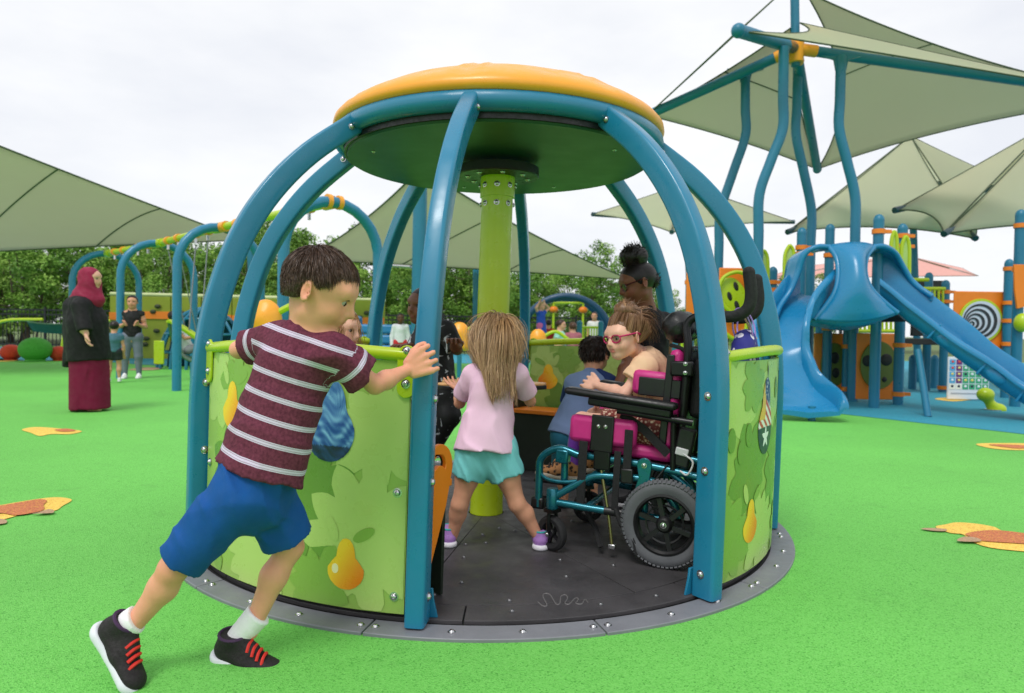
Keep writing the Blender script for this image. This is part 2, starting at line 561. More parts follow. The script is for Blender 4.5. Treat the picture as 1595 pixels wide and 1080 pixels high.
# wavy emblem pressed in the floor
sq = [(838, 938), (845, 944), (852, 943), (846, 930), (848, 925), (857, 927), (866, 941), (872, 940), (874, 929), (881, 927), (884, 932), (880, 940), (887, 941), (896, 932), (901, 934), (897, 940), (906, 941), (911, 934), (916, 939)]
EMBOSS = mat('embossed_line', (104, 102, 102), 0.4)
obj('floor_emblem', MB().tube(smooth_path([G(x, y, 0.0175) for x, y in sq], 5), 0.0022, 6), EMBOSS, car)

# pole
pl = MB().lathe([(0.0835, 0.017), (0.0832, 0.03), (0.0820, 0.06), (0.0800, 1.0), (0.0790, 1.64)], (CX, CY, 0), 40)
obj('pole', tmb(pl), LIME, car)
fl = MB().lathe([(0.0795, 1.60), (0.086, 1.60), (0.086, 1.70)], (CX, CY, 0), 32)
obj('pole_collar', tmb(fl), LIME, car)
fl = MB().lathe([(0.02, 1.70), (0.20, 1.70), (0.205, 1.705), (0.205, 1.745), (0.02, 1.745)], (CX, CY, 0), 40)
obj('flange', tmb(fl), BLACK, car)
for row, z in enumerate((1.655, 1.565)):
    for k in range(8):
        a = k * 45 + 22 - 90 - 22
        bolt(tilt(C(a, 0.0865 if row == 0 else 0.080, z)), (math.cos(math.radians(a)), math.sin(math.radians(a)), 0), car, 0.0105)
for k in range(8):
    bolt(tilt(C(k * 45 + 10, 0.15, 1.699)), (0, 0, -1), car, 0.011)

# hoops: bent square tube
HP = smooth_path([(1.365, 0, 0.018), (1.365, 0, 0.4), (1.363, 0, 0.70), (1.346, 0, 0.90), (1.308, 0, 1.083), (1.237, 0, 1.29), (1.125, 0, 1.485), (0.965, 0, 1.668), (0.745, 0, 1.845)], 5)
def rrect(w, h, r=0.010, n=3):
    p = []
    for cx, cy, a0 in ((w / 2 - r, h / 2 - r, 0), (-w / 2 + r, h / 2 - r, 90), (-w / 2 + r, -h / 2 + r, 180), (w / 2 - r, -h / 2 + r, 270)):
        for k in range(n + 1):
            a = math.radians(a0 + 90 * k / n)
            p.append((cx + r * math.cos(a), cy + r * math.sin(a)))
    return p
for a in HOOPS:
    ar = math.radians(a)
    path = [np.array((CX + q[0] * math.cos(ar), CY + q[0] * math.sin(ar), q[2])) for q in HP]
    side = np.array((-math.sin(ar), math.cos(ar), 0))
    h = MB().sweep(path, rrect(0.064, 0.092, 0.013), side)
    ho = obj('hoop', tmb(h), BLUE, car, ang=50)
    rad = np.array((math.cos(ar), math.sin(ar), 0))
    # foot bracket
    ft = MB().prism([(-0.055, 0.017), (0.055, 0.017), (0.040, 0.075), (0.036, 0.11), (-0.036, 0.11), (-0.040, 0.075)],
                    lambda u, z: C(a, 1.318, 0) + side * u + np.array((0, 0, z)), lambda u, z: C(a, 1.309, 0) + side * u + np.array((0, 0, z)))
    obj('foot_bracket', tmb(ft), BLUE, car, bevel=0.002)
    for (u, z) in ((-0.022, 0.05), (0.022, 0.05)):
        bolt(tilt(C(a, 1.309, z) + side * u), -rad, car)
    for z in (0.10, 0.46, 0.72):
        for s in (-1, 1):
            bolt(tilt(C(a, 1.36, z) + side * s * 0.032), side * s, car, 0.0115)
    for s in (-1, 1):
        bolt(tilt(C(a, 0.80, 1.80) + side * s * 0.033), side * s, car, 0.011)
    for z in (0.66, 0.76, 0.44):
        bolt(tilt(C(a, 1.3185, z)), -rad, car, 0.011)

# roof
rt = MB().tube([C(k * 5, 0.765, 1.838) for k in range(72)], 0.043, 14, closed=True)
obj('roof_ring', tmb(rt), BLUE, car)
cl = MB().lathe([(0.05, 1.776), (0.68, 1.768), (0.735, 1.762), (0.742, 1.775), (0.742, 1.798)], (CX, CY, 0), 72)
obj('ceiling', tmb(cl), CEIL, car)
rr_ = MB().lathe([(0.742, 1.772), (0.752, 1.772), (0.752, 1.802), (0.742, 1.802)], (CX, CY, 0), 72)
obj('ceiling_edge', tmb(rr_), BLACK, car)
prof = [(0.70, 1.872), (0.775, 1.868), (0.798, 1.876), (0.808, 1.893), (0.804, 1.915), (0.780, 1.942), (0.735, 1.972), (0.64, 2.030), (0.5, 2.086), (0.3, 2.134), (0.12, 2.150), (0.02, 2.152)]
cap = MB()
vs, fs = [], []
N = 144
for i, (r, z) in enumerate(prof):
    for k in range(N):
        an = 2 * PI * k / N
        ph = abs(((k / N * 8 + 0.19) % 1.0) - 0.5) * 2          # 0 on seam .. 1 mid petal? seam where ph=1
        groove = max(0.0, (ph - 0.86) / 0.14)
        inset = 0.010 * groove if 5 <= i <= 9 else 0.0
        panel = -0.006 if (ph < 0.74 and 7 <= i <= 8) else 0.0
        vs.append((CX + r * math.cos(an), CY + r * math.sin(an), z - inset + panel))
for i in range(len(prof) - 1):
    for k in range(N):
        k2 = (k + 1) % N
        fs.append((i * N + k, i * N + k2, (i + 1) * N + k2, (i + 1) * N + k))
cap.add(vs, fs)
obj('roof_cap', tmb(cap), ORANGE_P, car, ang=70)
for a in (-30, 60, 200, 110):
    bolt(tilt(C(a, 0.62, 1.7685)), (0, 0, -1), car, 0.008)

# table round the pole
def lobed(r, k=7, amp=0.14, n=84):
    return [(r * (1 + amp * math.cos(k * 2 * PI * i / n)) * math.cos(2 * PI * i / n), r * (1 + amp * math.cos(k * 2 * PI * i / n)) * math.sin(2 * PI * i / n)) for i in range(n)]
TAN = mat('tan_table_top', (232, 178, 120), 0.45, var=0.06)
tb = MB().prism(lobed(0.245), lambda a, b: (CX + a, CY + b, 0.664), lambda a, b: (CX + a, CY + b, 0.676))
obj('table_top', tmb(tb), TAN, car, bevel=0.003)
tb = MB().prism(lobed(0.248), lambda a, b: (CX + a, CY + b, 0.644), lambda a, b: (CX + a, CY + b, 0.6635))
obj('table_base', tmb(tb), BLACK, car, bevel=0.004)

# curved panels with printed leaves and pears
PANELG = mat('panel_green', (154, 188, 90), 0.32, var=0.04, vscale=3)
PG_L = mat('panel_print_light', (180, 207, 116), 0.32, var=0.03)
PG_M = mat('panel_print_mid', (134, 174, 76), 0.32, var=0.03)
PG_D = mat('panel_print_dark', (112, 154, 64), 0.32, var=0.03)
PRINTC = mat('panel_print_colour', (255, 255, 255), 0.32, var=0.02, attr='Col')
RP = 1.352
sectors = [(217 - 360, -97.0), (-53.5, -8), (37, 82), (127, 172)]

def print_fan(parent, name, fn_r, ca, cz, R, m, colfn=None, rings=5, n=60, bounds=None, rot=0.0, inside=False):
    vs, cols = [], []
    for i in range(rings + 1):
        for k in range(n):
            th = 2 * PI * k / n
            rr = fn_r(th) * i / rings
            x, z = (rr if not isinstance(rr, tuple) else rr[0]), 0
            u = rr * math.cos(th + rot); w = rr * math.sin(th + rot)
            a = math.radians(ca) + u / R
            zz = cz + w
            if bounds:
                a = min(max(a, bounds[0]), bounds[1]); zz = min(max(zz, bounds[2]), bounds[3])
            vs.append((CX + R * math.cos(a), CY + R * math.sin(a), zz))
            if colfn: cols.append(colfn(u, w))
    fs = [(i * n + k, i * n + (k + 1) % n, (i + 1) * n + (k + 1) % n, (i + 1) * n + k) for i in range(rings) for k in range(n)]
    b = MB().add(vs, fs)
    tmb(b)
    return obj(name, b, m, parent, cols=[lin(c) for c in cols] if colfn else None, orient=True)

def leafy(r, k, sharp=0.35, seed=0):
    rn = random.Random(seed)
    am = [rn.uniform(0.75, 1.1) for _ in range(k)]
    def f(th):
        t = th / (2 * PI) * k
        i = int(t) % k; fr = t - int(t)
        tip = 1 - abs(fr - 0.5) * 2
        return r * (am[i] * (1 - sharp) + sharp * am[i] * tip ** 0.7)
    return f

def pear_r(h, wb=0.40, wt=0.2):
    """radius of a pear outline (height h) about a centre 0.36h above its base"""
    pts = []
    for i in range(200):
        t = i / 199
        z = -0.36 * h + t * h
        if t < 0.62:
            w = wb * h * math.sqrt(max(0, 1 - ((t - 0.36) / 0.36) ** 2)) if t < 0.36 else h * (wb + (wt - wb) * (0.5 - 0.5 * math.cos(PI * (t - 0.36) / 0.34)))
            if t > 0.36: w = max(w, h * wt)
        else:
            w = wt * h * math.sqrt(max(0, 1 - ((t - 0.66) / 0.34) ** 2)) if t > 0.66 else wt * h * 1.04
        pts.append((w, z))
    def f(th):
        best = 0.0
        ct, st = abs(math.cos(th)), math.sin(th)
        # march outwards
        r = 0.0; step = h * 0.008
        while r < h:
            z = r * st; x = r * ct
            t = (z / h + 0.36)
            if t < 0 or t > 1: break
            i = min(199, int(t * 199))
            if x > pts[i][0]: break
            r += step
        return r
    cache = {}
    def g(th):
        k = round(th, 4)
        if k not in cache: cache[k] = f(th)
        return cache[k]
    return g

def orange_grad(u, w):
    t = max(0, min(1, (u / 0.05) * 0.45 - (w / 0.09) * 0.45 + 0.42))
    return tuple(lerp((252, 206, 52), (240, 132, 34), t))

def stem_leaf(parent, ca, cz, R, L, ang, m, seed=1):
    f = lambda th: L * 0.5 / math.sqrt(math.cos(th) ** 2 + (math.sin(th) / 0.42) ** 2)
    print_fan(parent, 'print_leaf', f, ca, cz, R, m, rings=4, n=32, rot=math.radians(ang))

leaf_spec = [  # (da fraction 0..1, z, r, petals, which)
    (0.12, 0.70, 0.16, 7, 'L'), (0.5, 0.70, 0.20, 8, 'L'), (0.92, 0.62, 0.22, 9, 'L'), (0.25, 0.42, 0.19, 8, 'D'), (0.62, 0.40, 0.25, 9, 'D'),
    (0.86, 0.26, 0.24, 11, 'L'), (0.40, 0.16, 0.20, 11, 'L'), (0.08, 0.18, 0.18, 9, 'M'), (0.68, 0.10, 0.14, 9, 'M'), (0.25, 0.74, 0.12, 7, 'M')]
PM = {'L': PG_L, 'M': PG_M, 'D': PG_D}
pobj = []
for si, (a0, a1) in enumerate(sectors):
    b0, b1 = a0 + 2.0, a1 - 2.0
    pb = tmb(MB().sector((CX, CY), RP - 0.013, RP, math.radians(b0), math.radians(b1), 0.035, 0.838, 24))
    po = obj('side_panel', pb, PANELG, car, ang=30)
    pobj.append(po)
    ra = [b0 - 0.5 + (b1 - b0 + 1.0) * k / 20 for k in range(21)]
    arch = lambda t: 0.852 + 0.022 * math.sin(PI * t)
    rl = MB().tube([C(a, RP - 0.004, arch(k / 20)) for k, a in enumerate(ra)], 0.021, 12)
    obj('top_rail', tmb(rl), LIME, car)
    for a, sgn in ((b0 + 0.6, 1), (b1 - 0.6, -1)):
        ar = math.radians(a)
        sd = np.array((-math.sin(ar), math.cos(ar), 0)); rad = np.array((math.cos(ar), math.sin(ar), 0))
        pts = [(0.03 * math.cos(t), 0.856 + 0.03 * math.sin(t)) for t in np.linspace(0, PI, 9)] + [(-0.03 * math.cos(t), 0.75 - 0.03 * math.sin(t)) for t in np.linspace(0, PI, 9)]
        bk = MB().prism(pts, lambda u, z: C(a, RP + 0.003, z) + sd * u, lambda u, z: C(a, RP + 0.011, z) + sd * u)
        obj('rail_bracket', tmb(bk), LIME, car, bevel=0.002)
        bolt(tilt(C(a, RP + 0.011, 0.868)), rad, car, 0.011)
        bolt(tilt(C(a, RP + 0.011, 0.765)), rad, car, 0.011)
        for z in (0.42, 0.09):
            bolt(tilt(C(a + sgn * 0.8, RP + 0.001, z)), rad, car, 0.0115)
            bolt(tilt(C(a + sgn * 0.8, RP - 0.014, z)), -rad, car, 0.0115)
    bd = (math.radians(b0 + 0.15), math.radians(b1 - 0.15), 0.038, 0.834)
    for li, (t, z, r, k, w) in enumerate(leaf_spec):
        for R, nm in ((RP + 0.0009 + 0.00022 * li, 'print_leaf'), (RP - 0.0139 - 0.00022 * li, 'print_leaf')):
            if si in (0, 1) and R < RP: continue
            if si in (2, 3) and R > RP: continue
            tt = t if R > RP else 1 - t
            print_fan(po, nm, leafy(r, k, 0.30, li + si * 20), b0 + (b1 - b0) * tt, z, R, PM[w], bounds=bd, n=k * 8, rings=9)
    pr = RP + 0.0036 if si in (0, 1) else RP - 0.0168
    if si == 0:
        spots = [(-107.6, 0.155, 0.165), (-131.5, 0.63, 0.17), (-118.5, 0.10, 0.0)]
    elif si == 1:
        spots = [(-40.5, 0.205, 0.165)]
    elif si == 2:
        spots = [(74.5, 0.60, 0.17), (52, 0.25, 0.16)]
    else:
        spots = [(150, 0.6, 0.17)]
    for ca, cz, hh in spots:
        if hh <= 0: continue
        R2 = pr + (0.0004 if pr > RP else -0.0004)
        stem_leaf(po, ca - 2.2, cz + hh * 0.80, pr, 0.085, 112, PG_L)
        stem_leaf(po, ca + 2.6, cz + hh * 0.74, pr, 0.085, 30, PG_M)
        print_fan(po, 'pear_print', pear_r(hh), ca, cz, R2, PRINTC, orange_grad, rings=6, n=48)
        if si == 0 and cz < 0.3:
            print_fan(po, 'pear_shine', lambda th: 0.012 + 0.004 * math.sin(th) ** 2, ca - 1.6, cz + 0.005, R2 + 0.0004, PRINTC, lambda u, w: (250, 238, 190), rings=2, n=16)
    if si == 0:
        # blue wavy painted pear (plain wavy stand-in)
        def wavy(u, w):
            t = 0.6 * (math.sin(w * 95 + 4 * math.sin(u * 34 + 1)) * 0.5 + 0.5) + 0.4 * (math.sin(w * 240 + u * 130 + 2 * math.sin(u * 90)) * 0.5 + 0.5)
            c = lerp((22, 66, 146), (130, 184, 226), t ** 1.4)
            if w > 0.03: c = lerp(c, (120, 176, 220), 0.25)
            if w < -0.045: c = lerp((12, 26, 58), (34, 66, 120), t)
            return tuple(c)
        print_fan(po, 'pear_print', pear_r(0.27, 0.34, 0.22), -110.8, 0.60, pr, PRINTC, wavy, rings=26, n=72)
        for q, (da, dz, r0) in enumerate(()):
            print_fan(po, 'pear_highlight', lambda th: r0 * (1.3 + 0.4 * math.cos(2 * th)), -110.8 + da, 0.60 + dz, pr + 0.0006, PRINTC, lambda u, w: (176, 208, 232), rings=2, n=20)
    if si == 1:
        R3 = pr
        def emb(u, w):
            # navy base with red and white stripes above, star field at the top right, yellow strip at the top left
            if w < 0.0: return (16, 38, 66)
            bnd = w + u * 0.55
            if w > 0.03 and u < -0.022 + 0.012 * math.sin(w * 22): return (228, 182, 70)
            if bnd > 0.105: 
                sx = math.sin(u * 260) * math.sin(w * 190)
                return (230, 232, 240) if sx > 0.72 else (40, 56, 112)
            s = math.sin(bnd * 150 + 3.5 * u / 0.05 * 0.4)
            return (196, 40, 52) if s > 0 else (240, 238, 236)
        print_fan(po, 'pear_print', pear_r(0.30, 0.30, 0.17), -35, 0.575, R3, PRINTC, emb, rings=40, n=110)
        star = lambda th: 0.046 if False else 0.046 * (0.40 + 0.60 * (abs((((th - PI / 2) / (2 * PI) * 5) % 1.0) - 0.5) * 2) ** 1.3)
        print_fan(po, 'star_print', star, -35, 0.535, R3 + 0.0004, PRINTC, lambda u, w: (236, 238, 240), rings=2, n=80)
        print_fan(po, 'pear_stem', lambda th: 0.03 / math.sqrt((math.cos(th) * 7) ** 2 + math.sin(th) ** 2), -34.8, 0.795, R3, PRINTC, lambda u, w: (40, 40, 36), rings=2, n=24)
        for a_, z_ in ((-48, 0.55), (-42.5, 0.56), (-45, 0.50), (-28, 0.72)):
            print_fan(po, 'print_leaf', lambda th: 0.045 / math.sqrt((math.cos(th) * 1.7) ** 2 + math.sin(th) ** 2), a_, z_, pr, PG_D, rings=2, n=28)

# benches with dark fronts and orange side plates
for si, (a0, a1) in enumerate(sectors):
    if si == 1: continue          # open bay for the wheelchair
    am = math.radians((a0 + a1) / 2)
    nin = -np.array((math.cos(am), math.sin(am), 0)); tn = np.array((-math.sin(am), math.cos(am), 0))
    r_ch = 1.345 * math.cos(math.radians((a1 - a0) / 2))
    d_in = r_ch - 0.235
    half = 1.345 * math.sin(math.radians((a1 - a0) / 2)) - 0.05
    base = np.array((CX, CY, 0))
    outl = [(-half, 0)] + [(half, 0)] + [(half, 0.235)] + [(-half, 0.235)]
    fnz = lambda z: (lambda u, w: base - nin * (d_in + w) + tn * u + np.array((0, 0, z)))
    st = MB().prism(outl, fnz(0.395), fnz(0.42))
    obj('bench_seat', tmb(st), ORANGE, car, bevel=0.004)
    sk = MB().prism([(-half + 0.01, 0.02), (half - 0.01, 0.02), (half - 0.01, 0.035), (-half + 0.01, 0.035)], fnz(0.02), fnz(0.394))
    obj('bench_front', tmb(sk), DARKGREEN, car, bevel=0.002)
    # side plate: rounded top, tapering to the floor, with a hand slot
    def plate(u_side):
        out = [(0.235 - 0.03, 0.03), (0.235 - 0.10, 0.30)]
        pts = [(0.0, 0.05), (-0.035, 0.05)]
        pts = [(0.235, 0.04), (0.185, 0.04), (0.13, 0.17), (0.06, 0.34), (0.03, 0.46)]
        pts += [(0.105 + 0.075 * math.cos(t), 0.47 + 0.085 * math.sin(t)) for t in np.linspace(PI, 0.25, 12)]
        pts += [(0.215, 0.44), (0.235, 0.40)]
        slot = [(0.105 + 0.038 * math.cos(t), 0.475 + 0.045 * math.sin(t)) for t in np.linspace(0.1 * PI, 0.9 * PI, 7)]
        slot = slot + [(0.072, 0.468), (0.088, 0.480), (0.11, 0.484), (0.132, 0.470)]
        f = lambda th: (lambda w, z: base - nin * (d_in + w) + tn * (u_side + th) + np.array((0, 0, z)))
        return MB().prism(pts, f(-0.008), f(0.008), [slot]), MB().prism([(p[0] - 0.0 , p[1]) for p in pts], f(-0.016 if u_side > 0 else 0.008), f(-0.0085 if u_side > 0 else 0.016), [slot])
    for us in (-half - 0.012, half + 0.012):
        a_, b_ = plate(us)
        obj('side_plate', tmb(a_), ORANGE, car, bevel=0.003)
        obj('plate_backing', tmb(b_), BLACK, car, bevel=0.002)
# ------------------------------------------------------------------ smooth solid modelling (signed distance -> one continuous mesh)
class Sdf:
    def __init__(s, h):
        s.h = h; s.p = []; s.noise = None; s.cuts = []
    def cap(s, a, b, ra, rb=None, k=0.02, flat=None, op=1, open_b=False, open_a=False):
        s.p.append(('cap', np.asarray(a, float), np.asarray(b, float), ra, ra if rb is None else rb, k, flat, op, open_a, open_b)); return s
    def ell(s, c, r, axes=None, k=0.02, op=1):
        A = np.eye(3) if axes is None else np.array([unit(x) for x in axes])
        s.p.append(('ell', np.asarray(c, float), np.asarray((r, r, r) if np.isscalar(r) else r, float), A, k, op)); return s
    def cut(s, p, n):
        s.cuts.append((np.asarray(p, float), unit(n))); return s
    def mesh(s):
        h = s.h
        lo = np.full(3, 1e9); hi = -lo
        bb = []
        for q in s.p:
            if q[0] == 'cap':
                r = max(q[3], q[4]) + q[5] * 0.6 + 3 * h
                l_ = np.minimum(q[1], q[2]) - r; h_ = np.maximum(q[1], q[2]) + r; op = q[7]
            else:
                r = q[2].max() + q[4] * 0.6 + 3 * h
                l_ = q[1] - r; h_ = q[1] + r; op = q[5]
            bb.append((l_, h_))
            if op > 0:
                lo = np.minimum(lo, l_); hi = np.maximum(hi, h_)
        n = np.ceil((hi - lo) / h).astype(int) + 1
        f = np.full(n, 1.0, np.float32)
        for q, (l_, h_) in zip(s.p, bb):
            i0 = np.maximum(np.floor((l_ - lo) / h).astype(int), 0); i1 = np.minimum(np.ceil((h_ - lo) / h).astype(int) + 1, n)
            if (i1 <= i0).any(): continue
            ax = [(lo[d] + h * np.arange(i0[d], i1[d])).astype(np.float32) for d in range(3)]
            X = ax[0][:, None, None]; Y = ax[1][None, :, None]; Z = ax[2][None, None, :]
            if q[0] == 'cap':
                _, a, b, ra, rb, k, flat, op, oa, ob = q
                ab = b - a; L2 = float(ab @ ab) + 1e-9
                t = ((X - a[0]) * ab[0] + (Y - a[1]) * ab[1] + (Z - a[2]) * ab[2]) / L2
                tc = np.clip(t, 0, 1)
                vx = X - a[0] - tc * ab[0]; vy = Y - a[1] - tc * ab[1]; vz = Z - a[2] - tc * ab[2]
                if flat is not None:
                    fa, ff = unit(flat[0]), flat[1]
                    dd = (vx * fa[0] + vy * fa[1] + vz * fa[2]) * (ff - 1)
                    vx = vx + dd * fa[0]; vy = vy + dd * fa[1]; vz = vz + dd * fa[2]
                d = np.sqrt(vx * vx + vy * vy + vz * vz) - (ra + (rb - ra) * tc)
                if ob: d = np.maximum(d, (t - 1) * math.sqrt(L2))
                if oa: d = np.maximum(d, -t * math.sqrt(L2))
            else:
                _, c, r, A, k, op = q
                x = X - c[0]; y = Y - c[1]; z = Z - c[2]
                u = [(x * A[i, 0] + y * A[i, 1] + z * A[i, 2]) for i in range(3)]
                k0 = np.sqrt((u[0] / r[0]) ** 2 + (u[1] / r[1]) ** 2 + (u[2] / r[2]) ** 2)
                k1 = np.sqrt((u[0] / r[0] ** 2) ** 2 + (u[1] / r[1] ** 2) ** 2 + (u[2] / r[2] ** 2) ** 2) + 1e-6
                d = k0 * (k0 - 1) / k1
            sl = tuple(slice(i0[d_], i1[d_]) for d_ in range(3))
            g = f[sl]
            if op > 0:
                hh = np.maximum(k - np.abs(g - d), 0) / k
                f[sl] = np.minimum(g, d) - hh * hh * k * 0.25
            else:
                d = -d
                hh = np.maximum(k - np.abs(g - d), 0) / k
                f[sl] = np.maximum(g, d) + hh * hh * k * 0.25
        if s.noise is not None or s.cuts:
            ax = [(lo[d] + h * np.arange(n[d])).astype(np.float32) for d in range(3)]
            X = ax[0][:, None, None]; Y = ax[1][None, :, None]; Z = ax[2][None, None, :]
            if s.noise is not None:
                near = np.abs(f) < 0.06
                idx = np.nonzero(near)
                f[idx] += s.noise(ax[0][idx[0]], ax[1][idx[1]], ax[2][idx[2]]).astype(np.float32)
            for (p0, nn) in s.cuts:
                f = np.maximum(f, ((X - p0[0]) * nn[0] + (Y - p0[1]) * nn[1] + (Z - p0[2]) * nn[2]).astype(np.float32))
        # surface nets
        for d in range(3):
            sl = [slice(None)] * 3
            sl[d] = 0; f[tuple(sl)] = np.maximum(f[tuple(sl)], 0.01)
            sl[d] = -1; f[tuple(sl)] = np.maximum(f[tuple(sl)], 0.01)
        ins = f < 0
        cnt = np.zeros(tuple(n - 1), np.int8)
        offs = [(i, j, k) for i in (0, 1) for j in (0, 1) for k in (0, 1)]
        for (i, j, k) in offs:
            cnt += ins[i:n[0] - 1 + i, j:n[1] - 1 + j, k:n[2] - 1 + k]
        act = (cnt > 0) & (cnt < 8)
        cells = np.argwhere(act)
        vid = np.full(act.shape, -1, np.int64); vid[act] = np.arange(len(cells))
        acc = np.zeros((len(cells), 3)); m = np.zeros(len(cells))
        for (i, j, k) in offs:
            for d in range(3):
                if (i, j, k)[d]: continue
                e = [i, j, k]; e[d] = 1
                f0 = f[cells[:, 0] + i, cells[:, 1] + j, cells[:, 2] + k]
                f1 = f[cells[:, 0] + e[0], cells[:, 1] + e[1], cells[:, 2] + e[2]]
                cr = (f0 < 0) != (f1 < 0)
                t = np.where(cr, f0 / (f0 - f1 + 1e-12), 0)
                pt = np.stack([np.full(len(cells), float(x)) for x in (i, j, k)], 1)
                pt[:, d] += t
                acc += pt * cr[:, None]; m += cr
        vs = lo + h * (cells + acc / m[:, None])
        quads = []
        for d in range(3):
            a = [slice(None)] * 3; b = [slice(None)] * 3
            a[d] = slice(0, n[d] - 1); b[d] = slice(1, n[d])
            s0, s1 = ins[tuple(a)], ins[tuple(b)]
            e1, e2 = (d + 1) % 3, (d + 2) % 3
            for pol, msk in ((0, s0 & ~s1), (1, ~s0 & s1)):
                ed = np.argwhere(msk)
                ok = (ed[:, e1] > 0) & (ed[:, e2] > 0) & (ed[:, e1] < n[e1] - 1) & (ed[:, e2] < n[e2] - 1)
                ed = ed[ok]
                def cv(o1, o2):
                    c = ed.copy(); c[:, e1] += o1; c[:, e2] += o2
                    return vid[c[:, 0], c[:, 1], c[:, 2]]
                q = np.stack([cv(-1, -1), cv(0, -1), cv(0, 0), cv(-1, 0)], 1)
                if pol: q = q[:, ::-1]
                quads.append(q)
        return vs, np.concatenate(quads)

def wrinkle(amp, axis, freq, seed=0, iso=0.35):
    """cloth folds: creases that come and go, some sharp, some soft"""
    rn = np.random.RandomState(seed)
    ks = []
    for i in range(6):
        kv = unit(axis) * freq * rn.uniform(0.5, 1.4) + rn.normal(0, freq * iso, 3)
        mk = rn.normal(0, 13.0, 3)
        ks.append((kv, rn.uniform(0, 6.28), rn.uniform(0.5, 1.0), mk, rn.uniform(0, 6.28)))
    wv = rn.normal(0, 16, (2, 3))
    def f(x, y, z):
        w1 = np.sin(wv[0, 0] * x + wv[0, 1] * y + wv[0, 2] * z) * 1.1
        t = 0
        for kv, ph, a, mk, mp in ks:
            arg = kv[0] * x + kv[1] * y + kv[2] * z + ph + w1
            msk = np.clip(np.sin(mk[0] * x + mk[1] * y + mk[2] * z + mp) + 0.35, 0, 1)
            t = t + a * msk * (0.55 - 1.5 * (1 - np.abs(np.sin(arg * 0.5))) ** 2.2 + 0.35 * np.sin(arg))
        return amp * t / 1.9
    return f

def frame(F, U):
    F = unit(F); U = unit(np.asarray(U, float) - F * np.dot(U, F)); R = np.cross(F, U)
    return F, U, R

def add_head(S, c, F, U, e, mouth=0.0, ear=1.0):
    """head about centre c, height e, looking along F"""
    F, U, R = frame(F, U)
    def q(r, f, u): return c + R * r * e + F * f * e + U * u * e
    ax = (R, F, U)
    S.ell(q(0, -0.045, 0.115), np.array((0.365, 0.455, 0.385)) * e, ax, 0.02 * e)
    S.ell(q(0, 0.12, -0.16), np.array((0.285, 0.285, 0.32)) * e, ax, 0.16 * e)
    S.ell(q(0, 0.17, 0.10), np.array((0.30, 0.22, 0.22)) * e, ax, 0.12 * e)
    S.ell(q(0, 0.285, -0.405), np.array((0.105, 0.085, 0.085)) * e, ax, 0.14 * e)
    for sg in (-1, 1):
        S.ell(q(0.165 * sg, 0.245, -0.18), np.array((0.13, 0.13, 0.135)) * e, ax, 0.10 * e)
        S.cap(q(0.19 * sg, -0.02, -0.31), q(0.06 * sg, 0.24, -0.40), 0.08 * e, 0.075 * e, 0.12 * e)
        # eye socket, then lids
        S.ell(q(0.155 * sg, 0.455, -0.005), np.array((0.105, 0.10, 0.072)) * e, ax, 0.07 * e, op=-1)
        S.cap(q(0.085 * sg, 0.385, 0.055), q(0.235 * sg, 0.325, 0.05), 0.028 * e, 0.024 * e, 0.03 * e)
        S.cap(q(0.09 * sg, 0.375, -0.055), q(0.22 * sg, 0.325, -0.05), 0.022 * e, 0.02 * e, 0.03 * e)
        # ear
        ec = q(0.372 * sg, -0.075, -0.045)
        ea = (unit(R * sg * 0.75 - F * 0.55), unit(F * 0.9 + R * sg * 0.5 + U * 0.15), U)
        S.ell(ec, np.array((0.036, 0.085, 0.145)) * e * ear, ea, 0.03 * e)
        S.ell(ec + R * sg * 0.035 * e + F * 0.012 * e, np.array((0.028, 0.045, 0.085)) * e * ear, ea, 0.025 * e, op=-1)
    # brow, nose, lips
    S.cap(q(-0.20, 0.335, 0.12), q(0.20, 0.335, 0.12), 0.055 * e, 0.055 * e, 0.09 * e)
    S.cap(q(0, 0.385, 0.04), q(0, 0.470, -0.125), 0.035 * e, 0.052 * e, 0.06 * e)
    for sg in (-1, 1):
        S.ell(q(0.052 * sg, 0.42, -0.150), 0.038 * e, ax, 0.035 * e)
        S.ell(q(0.028 * sg, 0.455, -0.19), 0.014 * e, ax, 0.015 * e, op=-1)
    S.ell(q(0, 0.375, -0.235), np.array((0.13, 0.06, 0.07)) * e, ax, 0.07 * e)
    S.ell(q(0, 0.400, -0.250), np.array((0.098, 0.040, 0.024)) * e, ax, 0.02 * e)
    S.ell(q(0, 0.392, -0.305), np.array((0.082, 0.042, 0.030)) * e, ax, 0.02 * e)
    S.cap(q(-0.09, 0.425, -0.277), q(0.09, 0.425, -0.277), 0.010 * e, 0.010 * e, 0.012 * e, op=-1)
    return q

def skin_cols(vs, q, e, base, lip, extra=()):
    col = np.tile(np.array(lin(base)[:3]), (len(vs), 1))
    def blend(c, r, rgb, amt=1.0, pw=1.0):
        c = np.asarray(c); 
        d = np.linalg.norm((vs - c), axis=1) / r
        w = np.clip(1.4 - 1.4 * d, 0, 1)[:, None] ** pw * amt
        col[:] = col * (1 - w) + np.array(lin(rgb)[:3]) * w
    if q is not None:
        for x in (-0.06, -0.02, 0.02, 0.06):
            blend(q(x, 0.425, -0.25), 0.04 * e, lip, 0.9)
            blend(q(x * 0.9, 0.42, -0.306), 0.045 * e, lip, 0.9)
        for sg in (-1, 1):
            blend(q(0.2 * sg, 0.33, -0.17), 0.17 * e, tuple(lerp(base, (225, 110, 90), 0.25)), 0.6)
            blend(q(0.37 * sg, -0.07, -0.045), 0.15 * e, tuple(lerp(base, (215, 110, 90), 0.22)), 0.7)
        blend(q(0, 0.47, -0.13), 0.07 * e, tuple(lerp(base, (220, 110, 90), 0.2)), 0.6)
    for (c, r, rgb, amt) in extra:
        blend(c, r, rgb, amt)
    return col

